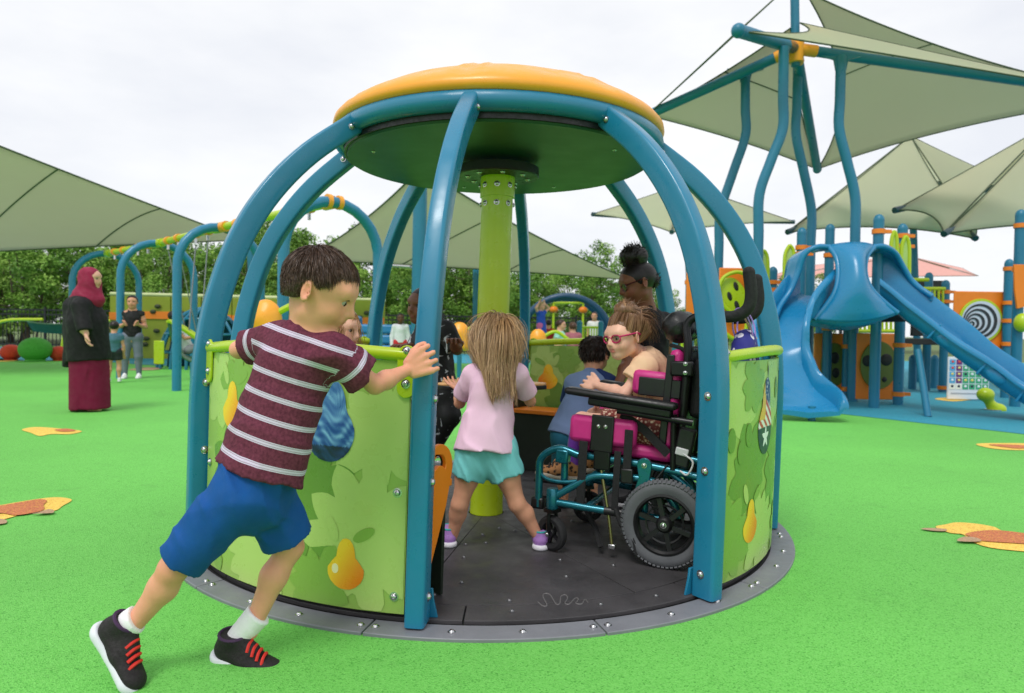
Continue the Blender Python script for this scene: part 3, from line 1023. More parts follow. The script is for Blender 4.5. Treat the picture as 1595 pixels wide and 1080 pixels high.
SKIN = mat('skin', (220, 170, 140), 0.48, attr='Col', var=0.09, vscale=22, sss=0.10, bump=0.10, bscale=420, spec=0.35, rvar=0.08)
EYEW_SHADE = mat('shaded_eye_white', (172, 160, 156), 0.15, var=0.02)  # sclera darker than its own white: shade on the eye is put into the colour
EYED = mat('eye_iris', (46, 28, 18), 0.12, var=0.05)
def add_eyes(parent, q, e, F, look=None, brow=(50, 36, 28), U=(0, 0, 1)):
    look = unit(F if look is None else look)
    for sg in (-1, 1):
        c = q(0.155 * sg, 0.300, -0.002)
        eo = obj('eye', MB().ball(c, 0.080 * e, 14, 10), EYEW_SHADE, parent)
        obj('iris', MB().ball(c + look * 0.047 * e, 0.045 * e, 12, 8), EYED, eo)
        bm_ = mat('brow_%d_%d_%d' % tuple(int(x) for x in brow), brow, 0.7)
        br = [q(0.065 * sg, 0.395, 0.115), q(0.15 * sg, 0.385, 0.145), q(0.24 * sg, 0.325, 0.13), q(0.285 * sg, 0.265, 0.10)]
        obj('eyebrow', MB().tube(smooth_path(br, 4), [0.014 * e] * 4 + [0.019 * e] * 4 + [0.016 * e] * 4 + [0.005 * e], 6), bm_, parent)
        la = [q(0.075 * sg, 0.375, 0.022), q(0.15 * sg, 0.398, 0.045), q(0.235 * sg, 0.345, 0.022)]
        obj('eyelashes', MB().tube(smooth_path(la, 4), 0.008 * e, 5), mat('lash', (26, 20, 18), 0.7), parent)

def add_hand(S, W, D, N, q, curl=(0.5, 0.7, 0.5), spread=0.06, thumb=1, tcurl=0.4, rs=1.0):
    """W wrist, D pointing to the fingers, N out of the palm; thumb on the side sign"""
    D = unit(D); N = unit(np.asarray(N, float) - D * np.dot(N, D)); T = np.cross(D, N) * thumb
    ln = (0.42, 0.47, 0.44, 0.34)
    for i in range(4):
        o = (1.5 - i) * 0.178 * q
        k0 = W + D * 0.06 * q + T * o * 0.55
        k1 = W + D * (0.50 - 0.02 * abs(i - 1)) * q + T * o
        S.cap(k0, k1, 0.105 * q, 0.082 * q, 0.05 * q, flat=(N, 1.25))
        d = unit(D + T * spread * (1.5 - i)); p = k1; ang = 0
        for sgm in range(3):
            ang += curl[sgm]
            dd = math.cos(ang) * d + math.sin(ang) * N
            p2 = p + dd * ln[i] * q * (0.44, 0.32, 0.24)[sgm]
            S.cap(p, p2, (0.062 - 0.005 * sgm) * q * rs, (0.057 - 0.005 * sgm) * q * rs, 0.008 * q)
            p = p2
    tb = W + D * 0.12 * q + T * 0.16 * q + N * 0.03 * q
    d1 = unit(D * 0.75 + T * 0.75 + N * 0.25 * tcurl * 2)
    d2 = unit(D * 0.95 + T * 0.35 + N * tcurl)
    p1 = tb + d1 * 0.24 * q; p2 = p1 + d2 * 0.19 * q; p3 = p2 + unit(D * 1.0 + N * tcurl * 1.3) * 0.15 * q
    S.cap(tb, p1, 0.105 * q, 0.085 * q, 0.05 * q)
    S.cap(p1, p2, 0.078 * q * rs, 0.07 * q * rs, 0.015 * q)
    S.cap(p2, p3, 0.07 * q * rs, 0.058 * q * rs, 0.012 * q)

def limb(S, a, b, c, r, k=0.02, bulge=None):
    """upper segment a-b, lower b-c; r = (ra, rmid, rb, rcalf, rc)"""
    S.cap(a, lerp(a, b, 0.45), r[0], r[1], k)
    S.cap(lerp(a, b, 0.45), b, r[1], r[2], k)
    m = lerp(b, c, 0.32)
    if bulge is not None: m = m + bulge
    S.cap(b, m, r[2], r[3], k)
    S.cap(m, c, r[3], r[4], k)

def add_body(S, J, s, tf, arms=True, legs=True, thin=1.0):
    """trunk and limbs; s = 1 for a child of 1.2 m; tf = front of the chest"""
    fl = (tf, 1.38)
    S.cap(J['pelvis'], J['chest'], 0.100 * s, 0.104 * s, 0.03, flat=fl)
    S.cap(lerp(J['shL'], J['shR'], 0.12), lerp(J['shL'], J['shR'], 0.88), 0.046 * s, 0.046 * s, 0.04 * s)
    S.cap(J['chest'], J['neck'], 0.075 * s, 0.042 * s, 0.05 * s)
    if arms:
        ar = np.array((0.039, 0.034, 0.0275, 0.030, 0.0195)) * s * thin
        limb(S, J['shL'], J['elL'], J['wrL'], ar, 0.02 * s); limb(S, J['shR'], J['elR'], J['wrR'], ar, 0.02 * s)
    S.cap(J['hipL'], J['hipR'], 0.078 * s, 0.078 * s, 0.04 * s)
    if legs:
        lr = np.array((0.069, 0.058, 0.041, 0.042, 0.0255)) * s * thin
        for d in 'LR':
            kn, an, hp = J['kn' + d], J['an' + d], J['hip' + d]
            back = unit(lerp(hp, an, 0.5) - kn) if np.linalg.norm(lerp(hp, an, 0.5) - kn) > 0.02 else -unit(tf)
            limb(S, hp, kn, an, lr, 0.025 * s, bulge=back * 0.012 * s)

def add_neck(S, q, J, s):
    S.cap(q(0, -0.12, -0.28), J['neck'], 0.037 * s, 0.043 * s, 0.03 * s)

def ribbons(roots, dirs, lens, grav, width, segs=5, bend=None, seed=0):
    """hair strands: crossed ribbons; arrays (n,3). returns verts, quads, strand id"""
    n = len(roots); rn = np.random.RandomState(seed)
    p = roots.copy(); d = dirs / (np.linalg.norm(dirs, axis=1)[:, None] + 1e-9)
    pts = [p.copy()]
    for k in range(segs):
        p = p + d * (lens / segs)[:, None]
        pts.append(p.copy())
        d = d + grav[None, :] / segs if grav.ndim == 1 else d + grav / segs
        if bend is not None: d = d + bend(p, k) / segs
        d = d / (np.linalg.norm(d, axis=1)[:, None] + 1e-9)
    side = rn.normal(0, 1, (n, 3))
    t0 = pts[1] - pts[0]; side -= t0 * (np.sum(side * t0, 1) / (np.sum(t0 * t0, 1) + 1e-12))[:, None]
    side /= np.linalg.norm(side, axis=1)[:, None] + 1e-9
    vs, fs, ids = [], [], []
    for k in range(segs + 1):
        w = width * (1.0 - 0.75 * k / segs) * 0.5
        vs.append(pts[k] + side * w); vs.append(pts[k] - side * w)
    V_ = np.stack(vs, 1)          # n, 2(segs+1), 3
    m = 2 * (segs + 1)
    base = (np.arange(n) * m)[:, None]
    q = []
    for k in range(segs):
        q.append(np.concatenate([base + 2 * k, base + 2 * k + 1, base + 2 * k + 3, base + 2 * k + 2], 1))
    return V_.reshape(-1, 3), np.concatenate(q), np.repeat(np.arange(n), m)

def hair_obj(name, parent, parts, c_dark, c_light, seed=0, m=None):
    """merge cap mesh and strand meshes [(v,f,ids or None)] into one object"""
    rn = np.random.RandomState(seed)
    vs, fs, cs = [], [], []
    o = 0
    for (v, f, ids) in parts:
        vs.append(v); fs.append(f + o); o += len(v)
        if ids is None:
            t = np.clip(0.22 + 0.16 * np.sin(v @ V(310, 270, 40)) * np.sin(v @ V(190, -330, 60)), 0, 1)
        else:
            t = rn.beta(1.6, 2.4, ids.max() + 1)[ids]
        cs.append(np.array(lin(c_dark)[:3])[None] * (1 - t[:, None]) + np.array(lin(c_light)[:3])[None] * t[:, None])
    return obj(name, (np.concatenate(vs), np.concatenate(fs)), m or HAIRM, parent, cols=np.concatenate(cs), ang=180)
HAIRM = mat('hair', (60, 40, 30), 0.42, attr='Col', var=0.10, vscale=60, spec=0.4)

def scalp_points(q, e, n, keep, seed=0, grow=1.0):
    rn = np.random.RandomState(seed)
    out, nr = [], []
    c = q(0, -0.045, 0.115)
    R = unit(q(1, 0, 0) - q(0, 0, 0)); F = unit(q(0, 1, 0) - q(0, 0, 0)); U = unit(q(0, 0, 1) - q(0, 0, 0))
    while len(out) < n:
        d = unit(rn.normal(0, 1, 3))
        l = d * np.array((0.365, 0.455, 0.385)) * grow
        r_, f_, u_ = l[0], l[1] - 0.045, l[2] + 0.115
        if keep(r_, f_, u_):
            out.append(q(r_, f_, u_)); nr.append(unit(R * d[0] / 0.365 + F * d[1] / 0.455 + U * d[2] / 0.385))
    return np.array(out), np.array(nr), R, F, U

def hair_cap(q, e, h, keep_cuts, grow=1.05, extra=None):
    S = Sdf(h)
    R = unit(q(1, 0, 0) - q(0, 0, 0)); F = unit(q(0, 1, 0) - q(0, 0, 0)); U = unit(q(0, 0, 1) - q(0, 0, 0))
    S.ell(q(0, -0.05, 0.125), np.array((0.365, 0.455, 0.385)) * e * grow, (R, F, U), 0.02 * e)
    if extra: extra(S, R, F, U)
    for (r, f, u), (nr, nf, nu) in keep_cuts:
        S.cut(q(r, f, u), R * nr + F * nf + U * nu)
    v, f = S.mesh()
    return v, f, None

def shoe(parent, heel, toe, up, L, m_up, m_sole, h=0.005, lace=None, collar=None, w=1.0):
    """heel/toe: points on the sole underside centre line"""
    D = unit(np.asarray(toe) - np.asarray(heel)); U = unit(np.asarray(up, float) - D * np.dot(up, D)); T = np.cross(D, U)
    q = lambda a, b, c: np.asarray(heel) + D * a * L + T * b * L * w + U * c * L
    S = Sdf(h)
    S.cap(q(0.18, 0, 0.19), q(0.5, 0.0, 0.15), 0.165 * L, 0.175 * L, 0.05 * L, flat=(U, 1.1))
    S.cap(q(0.5, 0, 0.145), q(0.82, 0.015, 0.12), 0.175 * L, 0.165 * L, 0.06 * L, flat=(U, 1.55))
    S.cap(q(0.19, 0, 0.2), q(0.22, 0, 0.42), 0.165 * L, 0.175 * L, 0.05 * L)
    S.cap(q(0.24, 0, 0.38), q(0.50, 0, 0.25), 0.13 * L, 0.125 * L, 0.06 * L)
    S.cut(q(0, 0, 0.06), -U)
    S.cut(q(0.2, 0, 0.415), unit(U * 1.0 - D * 0.12))
    v, f = S.mesh()
    so = obj('shoe', (v, f), m_up, parent)
    S = Sdf(h)
    S.cap(q(0.15, 0, 0.055), q(0.45, 0, 0.05), 0.190 * L, 0.165 * L, 0.04 * L, flat=(U, 1.6))
    S.cap(q(0.45, 0, 0.05), q(0.84, 0.015, 0.055), 0.165 * L, 0.185 * L, 0.04 * L, flat=(U, 1.7))
    S.cut(q(0, 0, 0.0), -U); S.cut(q(0, 0, 0.115), U)
    v, f = S.mesh()
    obj('sole', (v, f), m_sole, so)
    if lace is not None:
        lb = MB()
        for i in range(4):
            a = 0.46 + i * 0.075; z = 0.375 - i * 0.037
            lb.tube(smooth_path([q(a, -0.11, z - 0.065), q(a + 0.02, -0.05, z + 0.0), q(a + 0.035, 0.05, z + 0.0), q(a + 0.05, 0.11, z - 0.07)], 3), 0.022 * L, 6)
        obj('laces', lb, lace, so)
    if collar is not None:
        ring_ = [q(0.22 + 0.17 * math.cos(t), 0.165 * math.sin(t), 0.412 + 0.018 * math.cos(t)) for t in np.linspace(0, 2 * PI, 20, endpoint=False)]
        obj('shoe_collar', MB().tube(ring_, 0.022 * L, 6, closed=True), collar, so)
    return so, q

def base_of(J):
    p = np.array([J[k] for k in ('pelvis', 'anL', 'anR') if k in J])
    return np.array((J['pelvis'][0], J['pelvis'][1], 0.0))
# ------------------------------------------------------------------ the boy pushing the carousel
def boy_pushing():
    J = dict(neck=P(482, 508, 1.93), chest=P(460, 568, 1.93), pelvis=P(398, 748, 1.90),
             shL=P(428, 532, 1.98), shR=P(520, 548, 1.89), elL=P(372, 545, 2.08), wrL=P(414, 536, 2.25),
             elR=P(584, 600, 1.96), wrR=P(636, 576, 2.075),
             hipL=P(418, 775, 1.96), hipR=P(368, 775, 1.85), knL=P(452, 852, 2.00), knR=P(270, 886, 1.83),
             anL=P(390, 985, 1.96), anR=P(199, 985, 1.84))
    t = thing('person', 'boy in maroon striped shirt and blue shorts pushing the carousel', 'person', base_of(J))
    s = 0.94
    tf = unit(V(0.35, 0.93, 0.0))
    S = Sdf(0.0048)
    F, U, R = frame(V(0.90, 0.05, -0.42), V(0.40, -0.03, 0.91))
    e = 0.218
    hc = P(500, 452, 1.92)
    q = add_head(S, hc, F, U, e)
    add_body(S, J, s, tf, thin=0.90)
    add_neck(S, q, J, s)
    D = unit(P(668, 549, 2.125) - J['wrR'])
    add_hand(S, J['wrR'], V(0.84, 0.05, 0.46), V(0.15, 0.98, 0.0), 0.132, (0.60, 1.35, 0.9), thumb=1, tcurl=0.5)
    add_hand(S, J['wrL'], V(0.5, 0.85, -0.1), V(-0.2, 0.3, -0.9), 0.135, (0.4, 0.8, 0.7), thumb=1)
    v, f = S.mesh()
    cols = skin_cols(v, q, e, (228, 160, 130), (204, 110, 104), [(J['knL'], 0.055, (205, 132, 104), 0.7), (J['knR'], 0.055, (205, 132, 104), 0.7), (J['elR'], 0.045, (206, 136, 110), 0.7)])
    obj('body', (v, f), SKIN, t, cols=cols, ang=180)
    add_eyes(t, q, e, F, look=V(0.8, 0.2, -0.65), brow=(62, 42, 32))
    # ---- shirt
    SH = mat_stripes()
    T = Sdf(0.0055)
    ax = unit(J['neck'] - J['pelvis'])
    hem = lerp(J['pelvis'], J['neck'], 0.05)
    T.cap(lerp(hem, J['chest'], 0.0), J['chest'], 0.132, 0.106, 0.03, flat=(tf, 1.2), open_a=True)
    T.cap(J['chest'], lerp(J['chest'], J['neck'], 0.92), 0.092, 0.052, 0.05, flat=(tf, 1.05))
    T.cap(lerp(J['shL'], J['shR'], 0.05), lerp(J['shL'], J['shR'], 0.95), 0.048, 0.048, 0.05)
    T.cap(J['shR'], lerp(J['shR'], J['elR'], 0.72), 0.050, 0.060, 0.035, open_b=True)
    T.cap(J['shL'], lerp(J['shL'], J['elL'], 0.62), 0.050, 0.058, 0.035, open_b=True)
    T.noise = wrinkle(0.0085, V(0.75, 0.2, 0.5), 50, 3, 0.5)
    v, f = T.mesh()
    st = (v - J['pelvis']) @ ax
    # stripes run round the trunk and round each sleeve
    for a, b in ((J['shR'], J['elR']), (J['shL'], J['elL'])):
        ab = b - a; L = np.linalg.norm(ab)
        tt = ((v - a) @ ab) / L
        dist = np.linalg.norm(v - a - np.outer(np.clip(tt, 0, L), ab / L), axis=1)
        on = (tt > 0.035) & (dist < 0.085)
        st = np.where(on, 0.40 - tt + 0.016, st)
    obj('shirt', (v, f), SH, t, floats={'stripe': st}, ang=180)
    # ---- shorts
    T = Sdf(0.0055)
    T.cap(J['hipL'], J['hipR'], 0.078, 0.080, 0.03)
    T.cap(lerp(J['pelvis'], J['neck'], 0.10), lerp(J['hipL'], J['hipR'], 0.5), 0.112, 0.104, 0.03, flat=(tf, 1.08))
    T.cap(J['hipR'], lerp(J['hipR'], J['knR'], 0.92), 0.082, 0.066, 0.02, open_b=True)
    T.cap(J['hipL'], lerp(J['hipL'], J['knL'], 0.84), 0.082, 0.076, 0.016, open_b=True)
    T.noise = wrinkle(0.0100, V(0.85, 0.1, 0.30), 44, 21, 0.45)
    v, f = T.mesh()
    obj('shorts', (v, f), mat('royal_blue_cloth', (22, 80, 148), 0.85, var=0.10, vscale=14, bump=0.35, bscale=420, spec=0.25), t, ang=180)
    # ---- socks and shoes
    SOCK = mat('white_sock', (235, 234, 236), 0.9, var=0.04, bump=0.4, bscale=300, spec=0.2)
    UP = mat('black_red_knit', (30, 24, 28), 0.75, var=0.25, vscale=40, bump=0.5, bscale=260)
    SOLE = mat('pale_sole', (216, 218, 226), 0.55, var=0.05)
    RED = mat('red_lace', (214, 44, 36), 0.7)
    NAVY = mat('navy_trim', (60, 30, 70), 0.7)
    for d, heel, toe, up, a in (('R', P(150, 978, 1.85), P(208, 1080, 1.79), V(0.80, -0.12, 0.56), J['anR']), ('L', P(334, 1022, 1.97), P(448, 1062, 1.93), V(-0.30, -0.08, 0.95), J['anL'])):
        so, qq = shoe(t, heel, toe, up, 0.212, UP, SOLE, 0.0045, RED, NAVY, w=0.98)
        k = Sdf(0.005)
        top = lerp(a, J['kn' + d], 0.21)
        k.cap(top, qq(0.21, 0, 0.22), 0.0385, 0.031, 0.02, open_a=True)
        k.noise = wrinkle(0.0015, unit(top - qq(0.2, 0, 0.28)), 160, 4, 0.1)
        v, f = k.mesh()
        obj('sock', (v, f), SOCK, t, ang=180)
    # ---- short brown hair: a modelled base with strands growing from all over it
    R_, F_, U_ = R, F, U
    S2 = Sdf(0.0055)
    S2.ell(q(0, -0.05, 0.125), np.array((0.378, 0.468, 0.402)) * e, (R_, F_, U_), 0.01)
    S2.cap(q(-0.15, -0.22, -0.12), q(0.15, -0.22, -0.12), 0.150 * e, None, 0.05)
    for sg in (-1, 1): S2.cap(q(sg * 0.31, 0.08, -0.04), q(sg * 0.31, 0.08, 0.1), 0.06 * e, 0.09 * e, 0.03)
    S2.cut(q(0, 0.25, 0.245), F_ * 0.72 - U_ * 0.69)
    S2.cut(q(0, -0.2, -0.20), -U_ * 0.95 + F_ * 0.3)
    for sg in (-1, 1): S2.ell(q(sg * 0.40, -0.055, -0.11), np.array((0.13, 0.125, 0.21)) * e, (R_, F_, U_), 0.012, op=-1); S2.ell(q(sg * 0.38, 0.20, 0.03), np.array((0.14, 0.11, 0.17)) * e, (R_, F_, U_), 0.02, op=-1)
    cv, cf = S2.mesh()
    rn = np.random.RandomState(2)
    ctr = q(0, -0.05, 0.08)
    pts = cv[rn.randint(0, len(cv), 22000)] + rn.normal(0, 0.0018, (22000, 3))
    rel3 = np.stack([(pts - hc) @ R_, (pts - hc) @ F_, (pts - hc) @ U_], 1) / e
    facecut = ((pts - q(0, 0.25, 0.245)) @ unit(F_ * 0.72 - U_ * 0.69)) > -0.003
    under = ((pts - q(0, -0.2, -0.20)) @ unit(-U_ * 0.95 + F_ * 0.3)) > -0.003
    ok = ~facecut & ~under
    pts, rel3 = pts[ok], rel3[ok]
    nr = pts - ctr; nr /= np.linalg.norm(nr, axis=1)[:, None]
    crown = q(0, -0.30, 0.47)
    comb = pts - crown; comb -= nr * np.sum(comb * nr, 1)[:, None]
    comb /= np.linalg.norm(comb, axis=1)[:, None] + 1e-6
    comb = comb + U_ * -0.15
    dirs = nr * 0.26 + comb * 1.0 + rn.normal(0, 0.10, pts.shape)
    low = np.clip((rel3[:, 2] + 0.22) / 0.5, 0, 1)
    ln = (0.005 + 0.022 * low) * rn.uniform(0.5, 1.4, len(pts))
    ln = np.where((rel3[:, 1] > 0.16) & (rel3[:, 2] < 0.34), ln * 0.6, ln)
    ln = np.where((np.abs(rel3[:, 0]) > 0.26) & (rel3[:, 2] < 0.14), ln * 0.55, ln)
    vv, ff, ids = ribbons(pts, dirs, ln, -nr * 0.7 + comb * 0.3, 0.0018, 4, seed=1)
    hair_obj('hair', t, [(cv, cf, None), (vv, ff, ids)], (52, 37, 31), (104, 78, 62), 4)
    return t

def mat_stripes():
    m = bpy.data.materials.new('maroon_striped_cloth'); m.use_nodes = True
    n, l = m.node_tree.nodes, m.node_tree.links
    b = n['Principled BSDF']; b.inputs['Roughness'].default_value = 0.85; b.inputs['Specular IOR Level'].default_value = 0.25
    a = n.new('ShaderNodeAttribute'); a.attribute_name = 'stripe'
    def mth(op, x, y=None):
        k = n.new('ShaderNodeMath'); k.operation = op
        for i, q in enumerate((x, y)):
            if q is None: continue
            if isinstance(q, (int, float)): k.inputs[i].default_value = q
            else: l.new(q, k.inputs[i])
        return k.outputs[0]
    per = mth('PINGPONG', mth('ADD', a.outputs['Fac'], 1.0 + 0.030), 0.0288)      # 0..per/2
    band = mth('LESS_THAN', per, 0.0068)
    fine = mth('GREATER_THAN', mth('SINE', mth('MULTIPLY', per, 2 * PI / 0.0046)), -0.35)
    fac = mth('MULTIPLY', band, mth('ADD', mth('MULTIPLY', fine, 0.55), 0.42))
    tc = n.new('ShaderNodeTexCoord'); nz = n.new('ShaderNodeTexNoise'); nz.inputs['Scale'].default_value = 120; nz.inputs['Detail'].default_value = 4
    l.new(tc.outputs['Object'], nz.inputs['Vector'])
    r = n.new('ShaderNodeValToRGB'); r.color_ramp.elements[0].position = 0.3; r.color_ramp.elements[0].color = lin((84, 34, 52)); r.color_ramp.elements[1].position = 0.7; r.color_ramp.elements[1].color = lin((116, 54, 74))
    l.new(nz.outputs['Fac'], r.inputs[0])
    mx = n.new('ShaderNodeMix'); mx.data_type = 'RGBA'
    l.new(fac, mx.inputs[0]); l.new(r.outputs[0], mx.inputs[6]); mx.inputs[7].default_value = lin((206, 196, 218))
    l.new(mx.outputs[2], b.inputs['Base Color'])
    bp = n.new('ShaderNodeBump'); bp.inputs['Strength'].default_value = 0.25; bp.inputs['Distance'].default_value = 0.003
    l.new(nz.outputs['Fac'], bp.inputs['Height']); l.new(bp.outputs[0], b.inputs['Normal'])
    return m
boy_pushing()
# ------------------------------------------------------------------ girl in the pink shirt, seen from behind
def girl_pink():
    J = dict(neck=P(776, 563, 3.02), chest=P(766, 605, 2.99), pelvis=P(757, 705, 2.93),
             shL=P(736, 585, 3.03), shR=P(806, 583, 3.03), elL=P(716, 628, 3.13), wrL=P(716, 606, 3.26),
             elR=P(826, 625, 3.14), wrR=P(806, 600, 3.28),
             hipL=P(737, 712, 2.93), hipR=P(780, 712, 2.93), knL=P(716, 786, 2.93), knR=P(806, 786, 2.92),
             anL=P(704, 838, 2.97), anR=P(839, 838, 2.95))
    t = thing('person', 'girl with long fair-brown hair and pink shirt standing with her back turned', 'person', base_of(J))
    s = 0.82; tf = V(0.1, 0.98, 0)
    S = Sdf(0.0050)
    F, U, R = frame(V(0.10, 0.85, -0.50), V(-0.16, 0.48, 0.86))
    e = 0.188; hc = P(776, 526, 3.07)
    q = add_head(S, hc, F, U, e)
    add_body(S, J, s, tf); add_neck(S, q, J, s)
    add_hand(S, J['wrL'], V(-0.5, 0.75, 0.3), V(0.3, -0.2, 0.95), 0.12, (0.15, 0.2, 0.2), thumb=1, tcurl=0.1, spread=0.16)
    add_hand(S, J['wrR'], V(-0.2, 0.95, 0.1), V(0, 0, -1), 0.12, (0.3, 0.3, 0.3), thumb=-1)
    v, f = S.mesh()
    obj('body', (v, f), SKIN, t, cols=skin_cols(v, q, e, (222, 160, 130), (205, 120, 112)), ang=180)
    T = Sdf(0.006)
    T.cap(P(755, 706, 2.93), J['chest'], 0.136, 0.084, 0.04, flat=(tf, 1.2), open_a=True)
    T.cap(J['chest'], J['neck'], 0.095, 0.05, 0.05)
    T.cap(lerp(J['shL'], J['shR'], .05), lerp(J['shL'], J['shR'], .95), 0.050, 0.050, 0.04)
    T.cap(J['shL'], lerp(J['shL'], J['elL'], 0.70), 0.046, 0.052, 0.03, open_b=True)
    T.cap(J['shR'], lerp(J['shR'], J['elR'], 0.70), 0.046, 0.052, 0.03, open_b=True)
    T.noise = wrinkle(0.0085, V(0.85, 0.3, 0.2), 46, 5, 0.35)
    v, f = T.mesh()
    obj('shirt', (v, f), mat('pink_cloth', (244, 204, 228), 0.85, var=0.05, vscale=12, bump=0.25, bscale=420, spec=0.2), t, ang=180)
    T = Sdf(0.006)
    T.cap(P(742, 700, 2.95), P(775, 700, 2.95), 0.092, 0.092, 0.03)
    T.cap(J['hipL'], lerp(J['hipL'], J['knL'], 0.44), 0.076, 0.074, 0.012, open_b=True)
    T.cap(J['hipR'], lerp(J['hipR'], J['knR'], 0.44), 0.076, 0.074, 0.012, open_b=True)
    T.cap(P(748, 720, 2.93), P(770, 720, 2.93), 0.066, 0.066, 0.03)
    T.noise = wrinkle(0.007, V(0.8, 0.2, 0.4), 50, 6, 0.5)
    v, f = T.mesh()
    obj('shorts', (v, f), mat('aqua_cloth', (122, 204, 206), 0.8, var=0.06, vscale=14, bump=0.3, bscale=420, spec=0.25), t, ang=180)
    LIL = mat('lilac_mesh', (170, 124, 196), 0.6, var=0.22, vscale=45, bump=0.3, bscale=200)
    WHT = mat('white_sole', (226, 224, 230), 0.55, var=0.05)
    TEAL = mat('teal_sock', (58, 170, 172), 0.8, bump=0.4, bscale=260)
    PK = mat('pale_lace', (206, 214, 220), 0.6)
    for d, heel, toe in (('L', P(700, 862, 2.93) * V(1, 1, 0) + V(0, 0, .017), P(693, 852, 3.10) * V(1, 1, 0) + V(0, 0, .017)), ('R', P(842, 866, 2.91) * V(1, 1, 0) + V(0, 0, .017), P(840, 853, 3.08) * V(1, 1, 0) + V(0, 0, .017))):
        so, qq = shoe(t, heel, toe, V(0, 0, 1), 0.19, LIL, WHT, 0.005, PK, TEAL)
        k = Sdf(0.005); a = J['an' + d]
        k.cap(lerp(a, J['kn' + d], 0.07), qq(0.24, 0, 0.25), 0.031, 0.026, 0.02, open_a=True)
        v, f = k.mesh(); obj('sock', (v, f), TEAL, t, ang=180)
    # long hair, half tied at the back
    rn = np.random.RandomState(4)
    def keep(r, fw, u): return (fw < 0.22 or u > 0.30) and u > -0.30
    pts, nr, R_, F_, U_ = scalp_points(q, e, 8000, keep, 5, 1.03)
    comb = V(0, 0, -1.0) - F_ * 0.55
    comb = np.tile(comb, (len(pts), 1)); comb -= nr * np.sum(comb * nr, 1)[:, None]
    comb /= np.linalg.norm(comb, axis=1)[:, None] + 1e-6
    low = (pts - hc) @ U_ / e
    wav = rn.uniform(0, 6.28, len(pts))
    dirs = nr * 0.10 + comb * 1.0 + rn.normal(0, 0.07, pts.shape)
    ln = rn.uniform(0.13, 0.34, len(pts)) * (1.0 + 0.45 * low)
    sidew = ((pts - hc) @ R_)[:, None] * R_[None]
    out = (nr - U_ * np.sum(nr * U_, 1)[:, None])
    phase = rn.uniform(0, 6.28, len(pts)); perp = rn.normal(0, 1, pts.shape)
    clump = np.floor(((pts - hc) @ R_ / e + 0.5) * 14) + 20 * np.floor(((pts - hc) @ U_ / e + 1) * 3)
    cph = (clump * 1.7) % 6.28
    def bend(p, k):
        # keep strands off the back and shoulders, then let them hang with a soft wave
        b = np.zeros_like(p)
        b += V(0, 0, -2.6)
        lat = (p - hc) @ R_
        b -= np.sign(lat)[:, None] * np.clip((np.abs(lat) - 0.050) * 45, 0, 3.2)[:, None] * R_[None]
        w = np.sin(k * 0.9 + cph)[:, None]
        b += (w * 1.25 + 0.5 * np.sin(k * 1.3 + phase)[:, None]) * R_[None] + 0.35 * np.sin(k * 0.7 + cph * 2.1)[:, None] * V(0, -1, 0)
        yback = np.interp(p[:, 2], [0.60, 0.75, 0.83, 0.95], [2.86, 2.885, 2.91, 2.94])
        inside = p[:, 1] > yback - 0.008
        b[:, 1] -= np.where(inside & (p[:, 2] < 0.88), 2.6, 0)
        return b
    vv, ff, ids = ribbons(pts, dirs, ln, V(0, 0, -0.7), 0.0032, 12, bend, 2)
    cut = hair_cap(q, e, 0.006, [((0, 0.24, 0.25), (0, 0.8, -0.6)), ((0, -0.2, -0.36), (0, 0, -1))], 1.05)
    # loose flyaway tips
    hair_obj('hair', t, [cut, (vv, ff, ids)], (120, 86, 58), (234, 196, 148), 6)
    ty = q(0.20, -0.50, 0.10)
    tail = MB().ball(q(0.20, -0.49, 0.13), (0.018, 0.014, 0.014), 12, 8)
    obj('hair_tie', tail, mat('hair_tie_tan', (190, 146, 84), 0.6), t)
    rt_ = np.tile(q(0.20, -0.50, 0.12), (260, 1)) + rn.normal(0, 0.006, (260, 3))
    vv, ff, ids = ribbons(rt_, np.tile(-F_ * 0.7 + V(0.15, 0, -0.5), (260, 1)) + rn.normal(0, 0.16, (260, 3)), rn.uniform(0.12, 0.24, 260), V(0, 0, -2.2), 0.0055, 8, seed=9)
    hair_obj('hair_tail', t, [(vv, ff, ids)], (128, 92, 60), (222, 178, 124), 8)

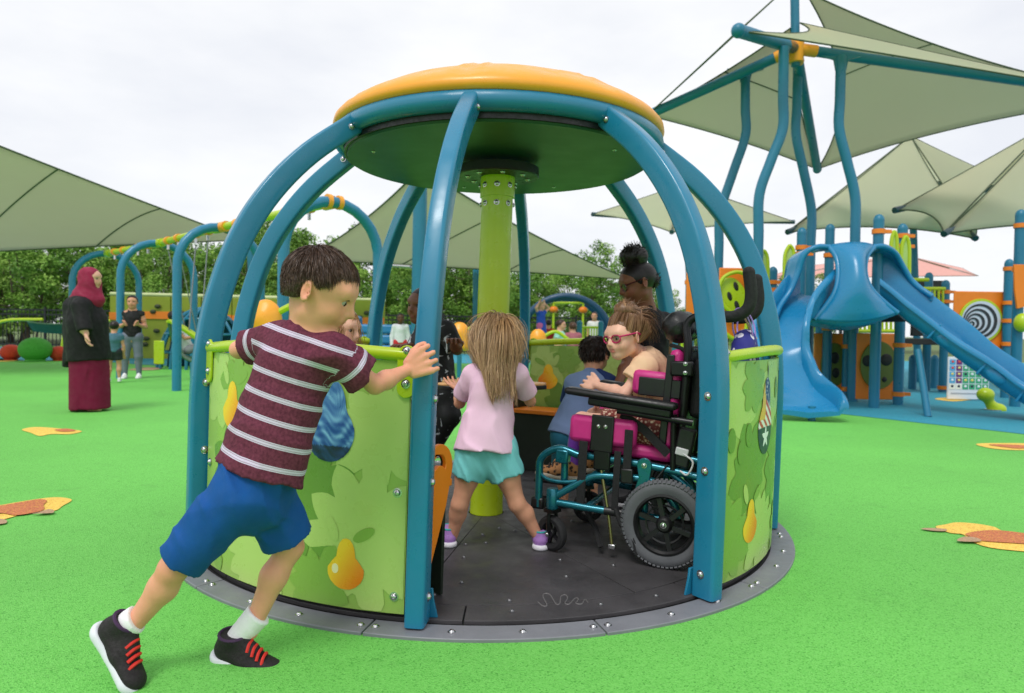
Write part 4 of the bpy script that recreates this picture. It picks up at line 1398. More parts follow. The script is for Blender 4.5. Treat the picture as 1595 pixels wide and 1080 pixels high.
# ------------------------------------------------------------------ small boy in the grey-blue shirt beyond the wheelchair
def boy_small():
    J = dict(neck=P(922, 583, 3.66), chest=P(915, 607, 3.62), pelvis=P(893, 672, 3.56),
             shL=P(893, 598, 3.66), shR=P(945, 600, 3.66), elL=P(885, 632, 3.74), wrL=P(905, 620, 3.86),
             elR=P(962, 632, 3.74), wrR=P(950, 620, 3.88),
             hipL=P(882, 680, 3.56), hipR=P(908, 680, 3.58), knL=P(878, 736, 3.64), knR=P(918, 738, 3.66),
             anL=P(878, 784, 3.62), anR=P(926, 786, 3.62))
    t = thing('person', 'small dark-haired boy in grey-blue shirt bending behind the wheelchair', 'person', base_of(J))
    s = 0.80; tf = V(0.15, 0.97, 0)
    S = Sdf(0.006)
    F, U, R = frame(V(0.40, 0.85, -0.30), V(0.1, 0.3, 0.95))
    e = 0.185; hc = P(926, 553, 3.70)
    q = add_head(S, hc, F, U, e)
    add_body(S, J, s, tf); add_neck(S, q, J, s)
    add_hand(S, J['wrL'], V(0.2, 0.95, 0), V(0, 0, -1), 0.10); add_hand(S, J['wrR'], V(-0.2, 0.95, 0), V(0, 0, -1), 0.10)
    v, f = S.mesh()
    obj('body', (v, f), SKIN, t, cols=skin_cols(v, q, e, (214, 156, 124), (200, 116, 106)), ang=180)
    T = Sdf(0.006)
    T.cap(P(889, 684, 3.56), J['chest'], 0.128, 0.092, 0.04, flat=(tf, 1.2), open_a=True)
    T.cap(J['chest'], J['neck'], 0.085, 0.045, 0.05)
    T.cap(J['shL'], J['shR'], 0.05, 0.05, 0.04)
    T.noise = wrinkle(0.006, V(0.6, 0.3, 0.5), 44, 7, 0.5)
    v, f = T.mesh()
    so = obj('shirt', (v, f), mat('grey_blue_cloth', (126, 148, 190), 0.85, var=0.06, vscale=16, bump=0.3, bscale=420, spec=0.2), t, ang=180)
    T = Sdf(0.006)
    T.cap(J['shR'], lerp(J['shR'], J['elR'], 0.85), 0.056, 0.052, 0.03, open_b=True)
    T.cap(P(928, 588, 3.655), J['shR'], 0.052, 0.058, 0.03)
    T.cap(J['shL'], lerp(J['shL'], J['elL'], 0.85), 0.050, 0.050, 0.03, open_b=True)
    v, f = T.mesh()
    obj('sleeves', (v, f), mat('navy_sleeve', (30, 56, 112), 0.85, var=0.08, bump=0.3, bscale=400), so, ang=180)
    T = Sdf(0.006)
    T.cap(J['hipL'], J['hipR'], 0.076, 0.076, 0.04)
    T.cap(J['hipL'], lerp(J['hipL'], J['knL'], 0.8), 0.076, 0.066, 0.03, open_b=True)
    T.cap(J['hipR'], lerp(J['hipR'], J['knR'], 0.8), 0.076, 0.066, 0.03, open_b=True)
    v, f = T.mesh()
    obj('shorts', (v, f), mat('teal_cloth', (36, 112, 140), 0.85, bump=0.3, bscale=400), t, ang=180)
    NV = mat('navy_shoe', (34, 40, 62), 0.7)
    for d, heel, toe in (('L', P(876, 798, 3.62), P(882, 788, 3.76)), ('R', P(924, 800, 3.62), P(934, 790, 3.76))):
        shoe(t, heel, toe, V(0, 0, 1), 0.15, NV, mat('white_sole', (226, 224, 230)), 0.006, mat('pale_lace', (206, 214, 220)))
    def keep(r, fw, u): return (fw < 0.25 or u > 0.30) and u > (-0.26 if fw < -0.12 else 0.02)
    pts, nr, R_, F_, U_ = scalp_points(q, e, 2400, keep, 5, 1.02)
    comb = pts - q(0, -0.2, 0.48); comb -= nr * np.sum(comb * nr, 1)[:, None]; comb /= np.linalg.norm(comb, axis=1)[:, None] + 1e-6
    vv, ff, ids = ribbons(pts, nr * 0.35 + comb * 0.9 + nrs.normal(0, 0.12, pts.shape), nrs.uniform(0.02, 0.036, len(pts)), V(0, 0, -0.5), 0.0055, 4, seed=3)
    cap_ = hair_cap(q, e, 0.007, [((0, 0.26, 0.25), (0, 0.8, -0.6)), ((0, -0.2, -0.27), (0, 0.3, -1))], 1.07)
    hair_obj('hair', t, [cap_, (vv, ff, ids)], (26, 20, 18), (74, 56, 46), 7)

# ------------------------------------------------------------------ standing girl with glasses and a hair bun
DSK = (122, 78, 56)
def girl_bun():
    B0 = P(1000, 800, 3.72); B0[2] = 0.02
    J = dict(neck=P(1006, 478, 3.72), chest=P(1010, 520, 3.74), pelvis=P(1008, 640, 3.76),
             shL=P(988, 500, 3.66), shR=P(1032, 502, 3.82), elL=P(978, 565, 3.62), wrL=P(962, 600, 3.52),
             elR=P(1040, 566, 3.84), wrR=P(1020, 606, 3.72),
             hipL=P(1000, 652, 3.70), hipR=P(1018, 652, 3.82), knL=P(998, 730, 3.70), knR=P(1018, 730, 3.82),
             anL=P(998, 782, 3.72), anR=P(1018, 780, 3.84))
    t = thing('person', 'girl in black top with glasses and curly bun standing behind wheelchair', 'person', base_of(J))
    s = 1.05; tf = V(-0.85, -0.4, 0)
    S = Sdf(0.006)
    F, U, R = frame(V(-0.93, -0.10, -0.30), V(-0.2, 0, 0.97))
    e = 0.212; hc = P(993, 441, 3.70)
    q = add_head(S, hc, F, U, e)
    add_body(S, J, s, tf); add_neck(S, q, J, s * 0.9)
    add_hand(S, J['wrL'], V(-0.6, -0.4, -0.4), V(0, 0, -1), 0.13); add_hand(S, J['wrR'], V(-0.6, -0.4, -0.4), V(0, 0, -1), 0.13, thumb=-1)
    v, f = S.mesh()
    obj('body', (v, f), SKIN, t, cols=skin_cols(v, q, e, DSK, (120, 66, 56)), ang=180)
    add_eyes(t, q, e, F, look=V(-0.9, -0.2, -0.5), brow=(26, 18, 16))
    BK = mat('black_cloth', (24, 24, 27), 0.8, var=0.15, vscale=14, bump=0.3, bscale=300, spec=0.25)
    T = Sdf(0.006)
    T.cap(J['pelvis'], J['chest'], 0.125, 0.118, 0.04, flat=(tf, 1.2), open_a=True)
    T.cap(J['chest'], J['neck'], 0.10, 0.052, 0.05)
    T.cap(J['shL'], J['shR'], 0.055, 0.055, 0.04)
    T.cap(J['shL'], lerp(J['shL'], J['elL'], 0.25), 0.056, 0.056, 0.03, open_b=True); T.cap(J['shR'], lerp(J['shR'], J['elR'], 0.25), 0.056, 0.056, 0.03, open_b=True)
    T.noise = wrinkle(0.006, V(0.4, 0.3, 0.8), 40, 9, 0.5)
    v, f = T.mesh(); obj('top', (v, f), BK, t, ang=180)
    T = Sdf(0.008)
    T.cap(J['hipL'], J['hipR'], 0.095, 0.095, 0.04)
    for d in 'LR': T.cap(J['hip' + d], J['kn' + d], 0.088, 0.062, 0.03); T.cap(J['kn' + d], J['an' + d], 0.06, 0.045, 0.03)
    v, f = T.mesh(); obj('leggings', (v, f), BK, t, ang=180)
    for d in 'LR':
        a = J['an' + d]; shoe(t, a * V(1, 1, 0) + V(0.05, 0.02, 0.02), a * V(1, 1, 0) + V(-0.15, -0.06, 0.02), V(0, 0, 1), 0.21, BK, mat('white_sole', (226, 224, 230)), 0.008)
    # curly hair, bun
    cap_ = hair_cap(q, e, 0.006, [((0, 0.27, 0.22), (0, 0.85, -0.5)), ((0, -0.2, -0.24), (0, 0.35, -1))], 1.05)
    rn = np.random.RandomState(5)
    parts = [cap_]
    S = Sdf(0.007); S.ell(q(0, -0.10, 0.66), (0.075, 0.07, 0.062), None, 0.02); S.cap(q(0, -0.1, 0.46), q(0, -0.1, 0.6), 0.045, 0.05, 0.03)
    S.ell(q(0, -0.38, -0.04), (0.038, 0.038, 0.045), None, 0.03)
    S.noise = wrinkle(0.010, V(0.5, 0.5, 0.5), 110, 3, 0.9)
    v, f = S.mesh(); parts.append((v, f, None))
    for c_, rr, n_ in ((q(0, -0.10, 0.66), 0.066, 700), (q(0, -0.38, -0.04), 0.036, 300)):
        d = rn.normal(0, 1, (n_, 3)); d /= np.linalg.norm(d, axis=1)[:, None]
        tw = rn.uniform(0, 6.28, n_); tx = rn.normal(0, 1, (n_, 3))
        vv, ff, ids = ribbons(c_ + d * rr * 0.9, d + tx * 0.6, rn.uniform(0.015, 0.032, n_), np.zeros(3), 0.0045, 6, bend=lambda p, k: 4.5 * np.cross(tx, d) * math.cos(k * 1.5), seed=4)
        parts.append((vv, ff, ids))
    hair_obj('hair', t, parts, (16, 13, 13), (46, 36, 32), 3)
    glasses(t, q, e, mat('dark_red_frame', (70, 24, 30), 0.3), 0.012)

def glasses(parent, q, e, m, r):
    g_ = MB()
    for sg in (-1, 1):
        pts = [q(sg * (0.165 + 0.125 * math.cos(k)), 0.425 - 0.05 * (0.5 + 0.5 * math.cos(k)), -0.012 + 0.095 * math.sin(k) * (0.9 if math.sin(k) > 0 else 1.0)) for k in np.linspace(0, 2 * PI, 22, endpoint=False)]
        g_.tube(pts, r * e, 6, closed=True)
        g_.tube(smooth_path([q(sg * 0.29, 0.375, 0.03), q(sg * 0.36, 0.20, 0.04), q(sg * 0.385, -0.06, 0.05), q(sg * 0.375, -0.16, -0.0)], 4), r * 1.15 * e, 6)
    g_.tube([q(-0.05, 0.43, 0.01), q(0, 0.445, 0.025), q(0.05, 0.43, 0.01)], r * e, 6)
    go = obj('glasses', g_, m, parent)
    GL = glass_mat()
    for sg in (-1, 1):
        pts = [q(sg * 0.165, 0.415, -0.012)] + [q(sg * (0.165 + 0.12 * math.cos(k)), 0.423 - 0.05 * (0.5 + 0.5 * math.cos(k)), -0.012 + 0.09 * math.sin(k)) for k in np.linspace(0, 2 * PI, 20, endpoint=False)]
        obj('lens', MB().add(pts, [(0, 1 + k, 1 + (k + 1) % 20) for k in range(20)]), GL, go)

def glass_mat():
    if 'lens_glass' in MATS: return MATS['lens_glass']
    m = bpy.data.materials.new('lens_glass'); m.use_nodes = True
    n, l = m.node_tree.nodes, m.node_tree.links
    n.remove(n['Principled BSDF'])
    t = n.new('ShaderNodeBsdfTransparent'); g_ = n.new('ShaderNodeBsdfGlossy'); g_.inputs['Roughness'].default_value = 0.03
    fr = n.new('ShaderNodeFresnel'); fr.inputs['IOR'].default_value = 1.45
    mx = n.new('ShaderNodeMixShader'); l.new(fr.outputs[0], mx.inputs[0]); l.new(t.outputs[0], mx.inputs[1]); l.new(g_.outputs[0], mx.inputs[2])
    l.new(mx.outputs[0], n['Material Output'].inputs['Surface'])
    MATS['lens_glass'] = m
    return m

# ------------------------------------------------------------------ boy in black patterned clothes running behind the front post
def boy_black():
    J = dict(neck=P(668, 505, 4.08), chest=P(676, 540, 4.08), pelvis=P(684, 606, 4.10),
             shL=P(694, 516, 3.98), shR=P(664, 512, 4.18), elL=P(712, 545, 3.94), wrL=P(706, 532, 3.82),
             elR=P(645, 545, 4.14), wrR=P(632, 540, 4.02),
             hipL=P(690, 612, 4.04), hipR=P(682, 612, 4.16), knL=P(700, 648, 3.98), knR=P(648, 660, 4.12),
             anL=P(672, 700, 4.12), anR=P(610, 728, 4.16))
    t = thing('person', 'boy in black patterned tracksuit leaning in behind the front post', 'person', base_of(J))
    s = 1.0; tf = V(-0.75, -0.65, 0)
    S = Sdf(0.007)
    F, U, R = frame(V(-0.62, -0.78, -0.05), V(0.1, -0.05, 0.98))
    e = 0.205; hc = P(659, 476, 4.05)
    q = add_head(S, hc, F, U, e)
    add_body(S, J, s, tf); add_neck(S, q, J, s)
    add_hand(S, J['wrL'], V(0.1, -0.9, 0.2), V(0, 0.2, -1), 0.125, (0.4, 0.5, 0.4)); add_hand(S, J['wrR'], V(-0.5, -0.7, 0.1), V(0, 0, -1), 0.125, (0.4, 0.5, 0.4), thumb=-1)
    v, f = S.mesh()
    obj('body', (v, f), SKIN, t, cols=skin_cols(v, q, e, (112, 72, 52), (130, 76, 66)), ang=180)
    add_eyes(t, q, e, F, brow=(24, 18, 16))
    BKP = mat_patterned()
    T = Sdf(0.007)
    T.cap(J['pelvis'], J['chest'], 0.125, 0.115, 0.04, flat=(tf, 1.2), open_a=True)
    T.cap(J['chest'], J['neck'], 0.10, 0.055, 0.05); T.cap(J['shL'], J['shR'], 0.058, 0.058, 0.04)
    for d, fr in (('L', 0.95), ('R', 0.95)): T.cap(J['sh' + d], lerp(J['sh' + d], J['el' + d], fr), 0.060, 0.058, 0.03, open_b=True)
    T.noise = wrinkle(0.007, V(0.4, 0.3, 0.8), 40, 12, 0.5)
    v, f = T.mesh(); obj('shirt', (v, f), BKP, t, ang=180)
    T = Sdf(0.007)
    T.cap(J['hipL'], J['hipR'], 0.095, 0.095, 0.04)
    for d in 'LR': T.cap(J['hip' + d], J['kn' + d], 0.085, 0.062, 0.03); T.cap(J['kn' + d], J['an' + d], 0.062, 0.05, 0.03)
    v, f = T.mesh(); obj('trousers', (v, f), BKP, t, ang=180)
    for d in 'LR':
        a = J['an' + d]; shoe(t, a + V(0.05, 0.03, -0.05), a + V(-0.13, -0.06, -0.06), V(0, 0, 1), 0.2, mat('navy_shoe', (34, 40, 62)), mat('white_sole', (226, 224, 230)), 0.008)
    cap_ = hair_cap(q, e, 0.006, [((0, 0.30, 0.30), (0, 0.85, -0.5)), ((0, -0.2, -0.2), (0, 0.3, -1))], 1.03)
    hair_obj('hair', t, [cap_], (16, 13, 12), (30, 24, 22), 3)

def mat_patterned():
    m = mat('black_patterned_cloth', (22, 22, 25), 0.7, var=0.1)
    n, l = m.node_tree.nodes, m.node_tree.links
    b = n['Principled BSDF']
    tc = n.new('ShaderNodeTexCoord'); nz = n.new('ShaderNodeTexNoise'); nz.inputs['Scale'].default_value = 11; nz.inputs['Detail'].default_value = 3; nz.inputs['Distortion'].default_value = 1.6
    l.new(tc.outputs['Object'], nz.inputs['Vector'])
    r = n.new('ShaderNodeValToRGB'); r.color_ramp.elements[0].position = 0.61; r.color_ramp.elements[0].color = lin((20, 20, 24)); r.color_ramp.elements[1].position = 0.64; r.color_ramp.elements[1].color = lin((196, 198, 206))
    l.new(nz.outputs['Fac'], r.inputs[0]); l.new(r.outputs[0], b.inputs['Base Color'])
    return m

# ------------------------------------------------------------------ child whose face peeks past the pushing boy
def child_peek():
    Y = 3.05
    J = dict(neck=P(528, 548, Y + 0.02), chest=P(522, 580, Y + 0.02), pelvis=P(512, 672, Y + .02),
             shL=P(536, 566, Y - 0.07), shR=P(514, 562, Y + 0.11), elL=P(540, 615, Y - 0.06), wrL=P(560, 640, Y - 0.02), elR=P(516, 612, Y + 0.12), wrR=P(545, 636, Y + 0.10),
             hipL=P(516, 685, Y - 0.05), hipR=P(510, 682, Y + 0.09), knL=P(570, 690, Y - 0.04), knR=P(566, 688, Y + 0.1), anL=P(566, 770, Y - 0.04), anR=P(562, 766, Y + 0.1))
    t = thing('person', 'fair-haired child peeking past the pushing boy from inside the carousel', 'person', base_of(J))
    s = 0.9; tf = V(0.95, -0.1, 0)
    S = Sdf(0.006)
    F, U, R = frame(V(0.9, -0.30, -0.12), V(0.1, 0, 0.99)); e = 0.185; hc = P(531, 512, Y)
    q = add_head(S, hc, F, U, e); add_body(S, J, s, tf); add_neck(S, q, J, s)
    add_hand(S, J['wrL'], V(0.9, 0, -0.1), V(0, 0, -1), 0.115); add_hand(S, J['wrR'], V(0.9, 0, -0.1), V(0, 0, -1), 0.115, thumb=-1)
    v, f = S.mesh(); obj('body', (v, f), SKIN, t, cols=skin_cols(v, q, e, (232, 180, 156), (206, 112, 110)), ang=180)
    add_eyes(t, q, e, F, brow=(120, 86, 56))
    T = Sdf(0.007)
    T.cap(J['pelvis'], J['chest'], 0.115, 0.10, 0.04, flat=(tf, 1.2)); T.cap(J['chest'], J['neck'], 0.085, 0.045, 0.05); T.cap(J['shL'], J['shR'], 0.05, 0.05, 0.04)
    for d in 'LR': T.cap(J['sh' + d], lerp(J['sh' + d], J['el' + d], 0.6), 0.052, 0.054, 0.03, open_b=True)
    v, f = T.mesh(); obj('shirt', (v, f), mat('white_cloth', (222, 222, 226), 0.85, bump=0.3, bscale=400), t, ang=180)
    T = Sdf(0.008)
    T.cap(J['hipL'], J['hipR'], 0.085, 0.085, 0.04)
    for d in 'LR': T.cap(J['hip' + d], J['kn' + d], 0.08, 0.06, 0.03); T.cap(J['kn' + d], J['an' + d], 0.055, 0.04, 0.03)
    v, f = T.mesh(); obj('trousers', (v, f), mat('denim_cloth', (60, 84, 124), 0.85), t, ang=180)
    for d in 'LR':
        a = J['an' + d]; shoe(t, a + V(-0.04, 0, -0.06), a + V(0.12, 0, -0.06), V(0, 0, 1), 0.17, mat('navy_shoe', (34, 40, 62)), mat('white_sole', (226, 224, 230)), 0.008)
    rn = np.random.RandomState(3)
    def keep(r, fw, u): return (fw < 0.12 or u > 0.27) and u > -0.30
    pts, nr, R_, F_, U_ = scalp_points(q, e, 3500, keep, 5, 1.06)
    vv, ff, ids = ribbons(pts, nr * 0.25 + V(0, 0, -0.9) - F_ * 0.35 + rn.normal(0, 0.15, pts.shape), rn.uniform(0.10, 0.22, len(pts)), V(0, 0, -1.4), 0.0036, 7, seed=3)
    cap_ = hair_cap(q, e, 0.007, [((0, 0.24, 0.24), (0, 0.85, -0.5)), ((0, -0.2, -0.3), (0, 0, -1))], 1.08)
    hair_obj('hair', t, [cap_, (vv, ff, ids)], (140, 100, 62), (216, 176, 122), 7)

girl_pink(); boy_small(); girl_bun(); boy_black(); child_peek()
# ------------------------------------------------------------------ wheelchair (x forward, y to its left, z up)
WO = V(0.711, 2.96, 0.017)
WH = unit(V(-0.915, 0.404, 0)); WL = np.cross(V(0, 0, 1), WH)
def Wc(x, y, z):
    return WO + WH * x + WL * y + V(0, 0, z)

TEALM = mat('teal_metallic', (24, 108, 124), 0.28, metal=0.55, var=0.08, vscale=10, coat=0.3)
BLKM = mat('black_metal', (24, 24, 26), 0.35, metal=0.3, var=0.15)
PINKV = mat('pink_vinyl', (200, 44, 128), 0.45, var=0.07, vscale=12, bump=0.18, bscale=120)
STRAP = mat('black_webbing', (26, 26, 28), 0.8, var=0.2, vscale=60, bump=0.5, bscale=500)
TYRE = mat('grey_tyre', (92, 94, 98), 0.75, var=0.12, vscale=14, bump=0.3, bscale=180)
FOAM = mat('black_foam', (30, 30, 32), 0.85, var=0.12, vscale=30, bump=0.4, bscale=400)

def wheelchair():
    t = thing('wheelchair', 'pink and black wheelchair with teal frame parked on the carousel floor', 'wheelchair', WO)
    def tube(name, pts, r, m, parent=t, n=6, seg=10, smooth=True):
        pts = [Wc(*p) for p in pts]
        return obj(name, MB().tube(smooth_path(pts, n) if smooth and len(pts) > 2 else pts, r, seg), m, parent)
    def pad(name, c, size, m, rot=0.0, bev=0.02, parent=t, yaw=0.0):
        ax = (WH * math.cos(rot) + V(0, 0, 1) * math.sin(rot), WL, -WH * math.sin(rot) + V(0, 0, 1) * math.cos(rot))
        return obj(name, MB().box(Wc(*c), size, ax), m, parent, bevel=min(bev, min(size) * 0.45))
    # big wheels
    for sy in (1, -1):
        c = Wc(0, sy * 0.25, 0.172); ax = WL * sy
        ty = MB().lathe([(0.118, -0.022), (0.140, -0.030), (0.158, -0.029), (0.168, -0.018), (0.171, 0.0), (0.168, 0.018), (0.158, 0.029), (0.140, 0.030), (0.118, 0.022), (0.118, -0.022)], c, 64, ax)
        w = obj('wheel', ty, TYRE, t, ang=50)
        tr = MB()
        u = unit(np.cross(ax, V(0, 0, 1)))
        for k in range(60):
            a = 2 * PI * k / 60
            rd = u * math.cos(a) + V(0, 0, 1) * math.sin(a); tg = np.cross(ax, rd)
            for s2 in (-1, 1):
                tr.box(c + rd * 0.1655 + ax * s2 * 0.0195, (0.011, 0.017, 0.011), (tg, unit(ax * 0.8 + rd * -0.5 * s2), unit(rd * 0.8 + ax * 0.5 * s2)))
        obj('tread', tr, TYRE, w, smooth=False)
        rim = MB().lathe([(0.120, -0.024), (0.120, 0.026), (0.112, 0.028), (0.104, 0.018), (0.104, -0.018), (0.112, -0.024), (0.120, -0.024)], c, 48, ax)
        rim.lathe([(0.001, 0.030), (0.022, 0.030), (0.030, 0.022), (0.034, 0.012), (0.034, -0.014), (0.001, -0.014)], c, 28, ax)
        for k in range(6):
            a = 2 * PI * k / 6 + 0.3
            rd = u * math.cos(a) + V(0, 0, 1) * math.sin(a); tg = np.cross(ax, rd)
            rim.box(c + rd * 0.068 + ax * 0.006, (0.085, 0.018, 0.016), (rd, tg, ax))
        rim.lathe([(0.070, 0.010), (0.076, 0.012), (0.076, 0.0), (0.070, 0.0), (0.070, 0.010)], c, 40, ax)
        obj('rim', rim, BLACK, w, ang=35)
        bolt(c + ax * 0.030, ax, t, 0.009)
        # caster
        cc = Wc(0.47, sy * 0.25, 0.075)
        cax = unit(WL * sy * 0.9 + WH * 0.35)
        cw = MB().lathe([(0.046, -0.015), (0.062, -0.018), (0.072, -0.012), (0.075, 0.0), (0.072, 0.012), (0.062, 0.018), (0.046, 0.015), (0.046, -0.015)], cc, 36, cax)
        cwo = obj('caster', cw, RUBBER, t)
        cr = MB().lathe([(0.001, 0.012), (0.014, 0.014), (0.018, 0.008), (0.018, -0.008), (0.001, -0.012)], cc, 20, cax)
        u2 = unit(np.cross(cax, V(0, 0, 1)))
        for k in range(5):
            a = 2 * PI * k / 5; rd = u2 * math.cos(a) + V(0, 0, 1) * math.sin(a)
            cr.box(cc + rd * 0.03, (0.045, 0.012, 0.012), (rd, np.cross(cax, rd), cax))
        obj('caster_rim', cr, BLACK, cwo)
        fk = MB()
        for s2 in (-1, 1):
            fk.tube(smooth_path([cc + cax * s2 * 0.024, cc + cax * s2 * 0.026 + V(0, 0, 0.05) - WH * 0.0, cc + cax * s2 * 0.020 + V(0, 0, 0.092)], 5), 0.008, 8)
        fk.box(cc + V(0, 0, 0.095), (0.055, 0.05, 0.014), (cax, np.cross(V(0, 0, 1), cax), (0, 0, 1)))
        obj('caster_fork', fk, BLKM, t)
        bolt(cc + cax * 0.032, cax, t, 0.008)
        hz = MB().lathe([(0.001, 0.175), (0.024, 0.178), (0.026, 0.185), (0.026, 0.255), (0.022, 0.262), (0.001, 0.262)], Wc(0.47, sy * 0.25, 0), 20)
        obj('caster_housing', hz, TEALM, t)
        # side frame
        tube('lower_rail', [(0.45, sy * 0.25, 0.205), (0.30, sy * 0.24, 0.195), (0.12, sy * 0.225, 0.185), (-0.02, sy * 0.215, 0.180)], 0.0155, TEALM)
        tube('rail_sleeve', [(0.25, sy * 0.235, 0.192), (0.17, sy * 0.229, 0.188)], 0.018, BLACK)
        tube('diagonal_tube', [(0.45, sy * 0.25, 0.235), (0.38, sy * 0.24, 0.28), (0.30, sy * 0.23, 0.325), (0.20, sy * 0.22, 0.33), (0.06, sy * 0.21, 0.325), (-0.02, sy * 0.205, 0.25), (-0.05, sy * 0.20, 0.19)], 0.0155, TEALM)
        tube('seat_rail', [(0.34, sy * 0.215, 0.405), (0.16, sy * 0.215, 0.395), (0.0, sy * 0.21, 0.378), (-0.16, sy * 0.21, 0.352)], 0.0155, TEALM)
        tube('rear_stay', [(0.0, sy * 0.20, 0.37), (-0.09, sy * 0.20, 0.30), (-0.13, sy * 0.20, 0.20)], 0.0125, TEALM)
        tube('push_stay', [(-0.06, sy * 0.20, 0.43), (-0.24, sy * 0.20, 0.40)], 0.014, TEALM)
        sp = MB().prism([(0.03 * math.cos(a), 0.03 * math.sin(a)) for a in np.linspace(0, PI, 9)] + [(-0.022, -0.05), (-0.034, -0.09)] + [(0.034 * math.cos(a), -0.10 + 0.03 * math.sin(a)) for a in np.linspace(PI, 2 * PI, 9)] + [(0.034, -0.09), (0.022, -0.05)],
                        lambda a, z: Wc(0.09 + a, sy * 0.234, 0.39 + z), lambda a, z: Wc(0.09 + a, sy * 0.222, 0.39 + z))
        obj('pivot_plate', sp, TEALM, t, bevel=0.003)
        bolt(Wc(0.09, sy * 0.235, 0.39), WL * sy, t, 0.008); bolt(Wc(0.09, sy * 0.235, 0.30), WL * sy, t, 0.006)
        tube('plate_leg', [(0.09, sy * 0.215, 0.29), (0.09, sy * 0.215, 0.20)], 0.016, TEALM)
        tube('front_hanger', [(0.37, sy * 0.215, 0.405), (0.46, sy * 0.215, 0.425), (0.535, sy * 0.215, 0.38), (0.545, sy * 0.215, 0.30), (0.545, sy * 0.215, 0.17)], 0.0165, TEALM)
        tube('hanger_stem', [(0.435, sy * 0.205, 0.40), (0.435, sy * 0.205, 0.28)], 0.016, TEALM)
        tube('hanger_arc', [(0.545, sy * 0.215, 0.315), (0.50, sy * 0.235, 0.295), (0.43, sy * 0.235, 0.29), (0.36, sy * 0.225, 0.30)], 0.008, TEALM)
        pad('hanger_clamp', (0.44, sy * 0.21, 0.395), (0.055, 0.05, 0.06), TEALM, 0.1, 0.008)
        pad('foot_block', (0.55, sy * 0.20, 0.185), (0.06, 0.06, 0.05), BLACK, 0.0, 0.01)
        # armrest
        ar = pad('armrest', (0.19, sy * 0.245, 0.655), (0.46, 0.075, 0.030), BLACK, 0.10, 0.014)
        pad('armrest_base', (0.15, sy * 0.245, 0.622), (0.34, 0.05, 0.034), BLKM, 0.10, 0.008)
        tube('armrest_tube', [(0.20, sy * 0.245, 0.605), (-0.10, sy * 0.245, 0.575)], 0.014, BLKM)
        tube('armrest_post', [(-0.02, sy * 0.215, 0.60), (-0.02, sy * 0.215, 0.38)], 0.013, BLKM)
        # thigh guide pad with its black bracket
        pad('thigh_pad', (0.27, sy * 0.205, 0.512), (0.285, 0.05, 0.115), PINKV, 0.05, 0.028)
        pad('pad_bracket', (0.265, sy * 0.236, 0.505), (0.095, 0.012, 0.15), BLACK, 0.05, 0.03)
        for dx in (-0.015, 0.015): bolt(Wc(0.265 + dx, sy * 0.243, 0.535), WL * sy, t, 0.006)
        pad('bracket_arm', (0.265, sy * 0.232, 0.405), (0.07, 0.016, 0.10), BLKM, 0.0, 0.006)
        # side trunk pad
        pad('trunk_pad', (0.085, sy * 0.165, 0.715), (0.15, 0.045, 0.10), PINKV, 0.08, 0.026)
        pad('trunk_pad_bracket', (0.045, sy * 0.19, 0.70), (0.17, 0.010, 0.075), BLACK, 0.06, 0.02)
        # back canes and push handles
        tube('back_cane', [(-0.03, sy * 0.19, 0.36), (-0.05, sy * 0.19, 0.60), (-0.065, sy * 0.19, 0.85), (-0.055, sy * 0.175, 0.945), (-0.09, sy * 0.17, 0.985), (-0.16, sy * 0.175, 0.985), (-0.23, sy * 0.18, 0.985)], 0.0165, BLKM)
        hd = tube('push_handle', [(-0.19, sy * 0.18, 0.985), (-0.245, sy * 0.18, 0.99), (-0.285, sy * 0.18, 1.02), (-0.295, sy * 0.18, 1.075), (-0.285, sy * 0.18, 1.155)], 0.0235, FOAM)
        obj('handle_end', MB().ball(Wc(-0.285, sy * 0.18, 1.155), 0.0235, 14, 10), FOAM, hd)
        pad('side_mount', (-0.06, sy * 0.205, 0.47), (0.07, 0.03, 0.16), BLACK, 0.2, 0.01)
        pad('back_mount', (-0.045, sy * 0.20, 0.78), (0.09, 0.03, 0.06), BLKM, 0.0, 0.008)
        for z in (0.80, 0.765): bolt(Wc(-0.06, sy * 0.216, z), WL * sy, t, 0.006)
        # hanging straps
        for x, z0, z1, w in ((0.345, 0.47, 0.205, 0.036), (0.155, 0.53, 0.33, 0.034), (0.20, 0.44, 0.20, 0.028)):
            pad('strap', (x, sy * 0.246, (z0 + z1) / 2), (w, 0.006, z0 - z1), STRAP, 0.04, 0.002)
        pad('strap_buckle', (0.155, sy * 0.252, 0.345), (0.05, 0.014, 0.06), BLACK, 0.0, 0.006)
        st = MB().tube(smooth_path([Wc(0.20, sy * 0.246, 0.21), Wc(0.17, sy * 0.26, 0.15), Wc(0.12, sy * 0.27, 0.10), Wc(0.105, sy * 0.27, 0.04)], 5), 0.011, 6)
        obj('loose_strap', st, STRAP, t)
    st = MB().tube(smooth_path([Wc(0.40, 0.10, 0.20), Wc(0.34, 0.14, 0.13), Wc(0.30, 0.18, 0.09), Wc(0.27, 0.21, 0.03)], 5), 0.012, 6)
    obj('loose_strap', st, STRAP, t)
    # seat and back
    pad('seat_cushion', (0.19, 0, 0.435), (0.40, 0.36, 0.055), PINKV, 0.06, 0.02)
    pad('seat_pan', (0.17, 0, 0.392), (0.42, 0.38, 0.022), BLACK, 0.06, 0.006)
    for y, w in ((-0.135, 0.11), (0.0, 0.15), (0.135, 0.11)):
        bc = pad('back_cushion', (-0.005, y, 0.655), (0.055, w, 0.40), PINKV, 0.08, 0.022)
    for y in (-0.077, 0.077, 0.194):
        pad('piping', (0.014, y, 0.655), (0.03, 0.012, 0.36), BLACK, 0.08, 0.004)
    pad('back_shell', (-0.05, 0, 0.63), (0.028, 0.36, 0.46), BLACK, 0.08, 0.01)
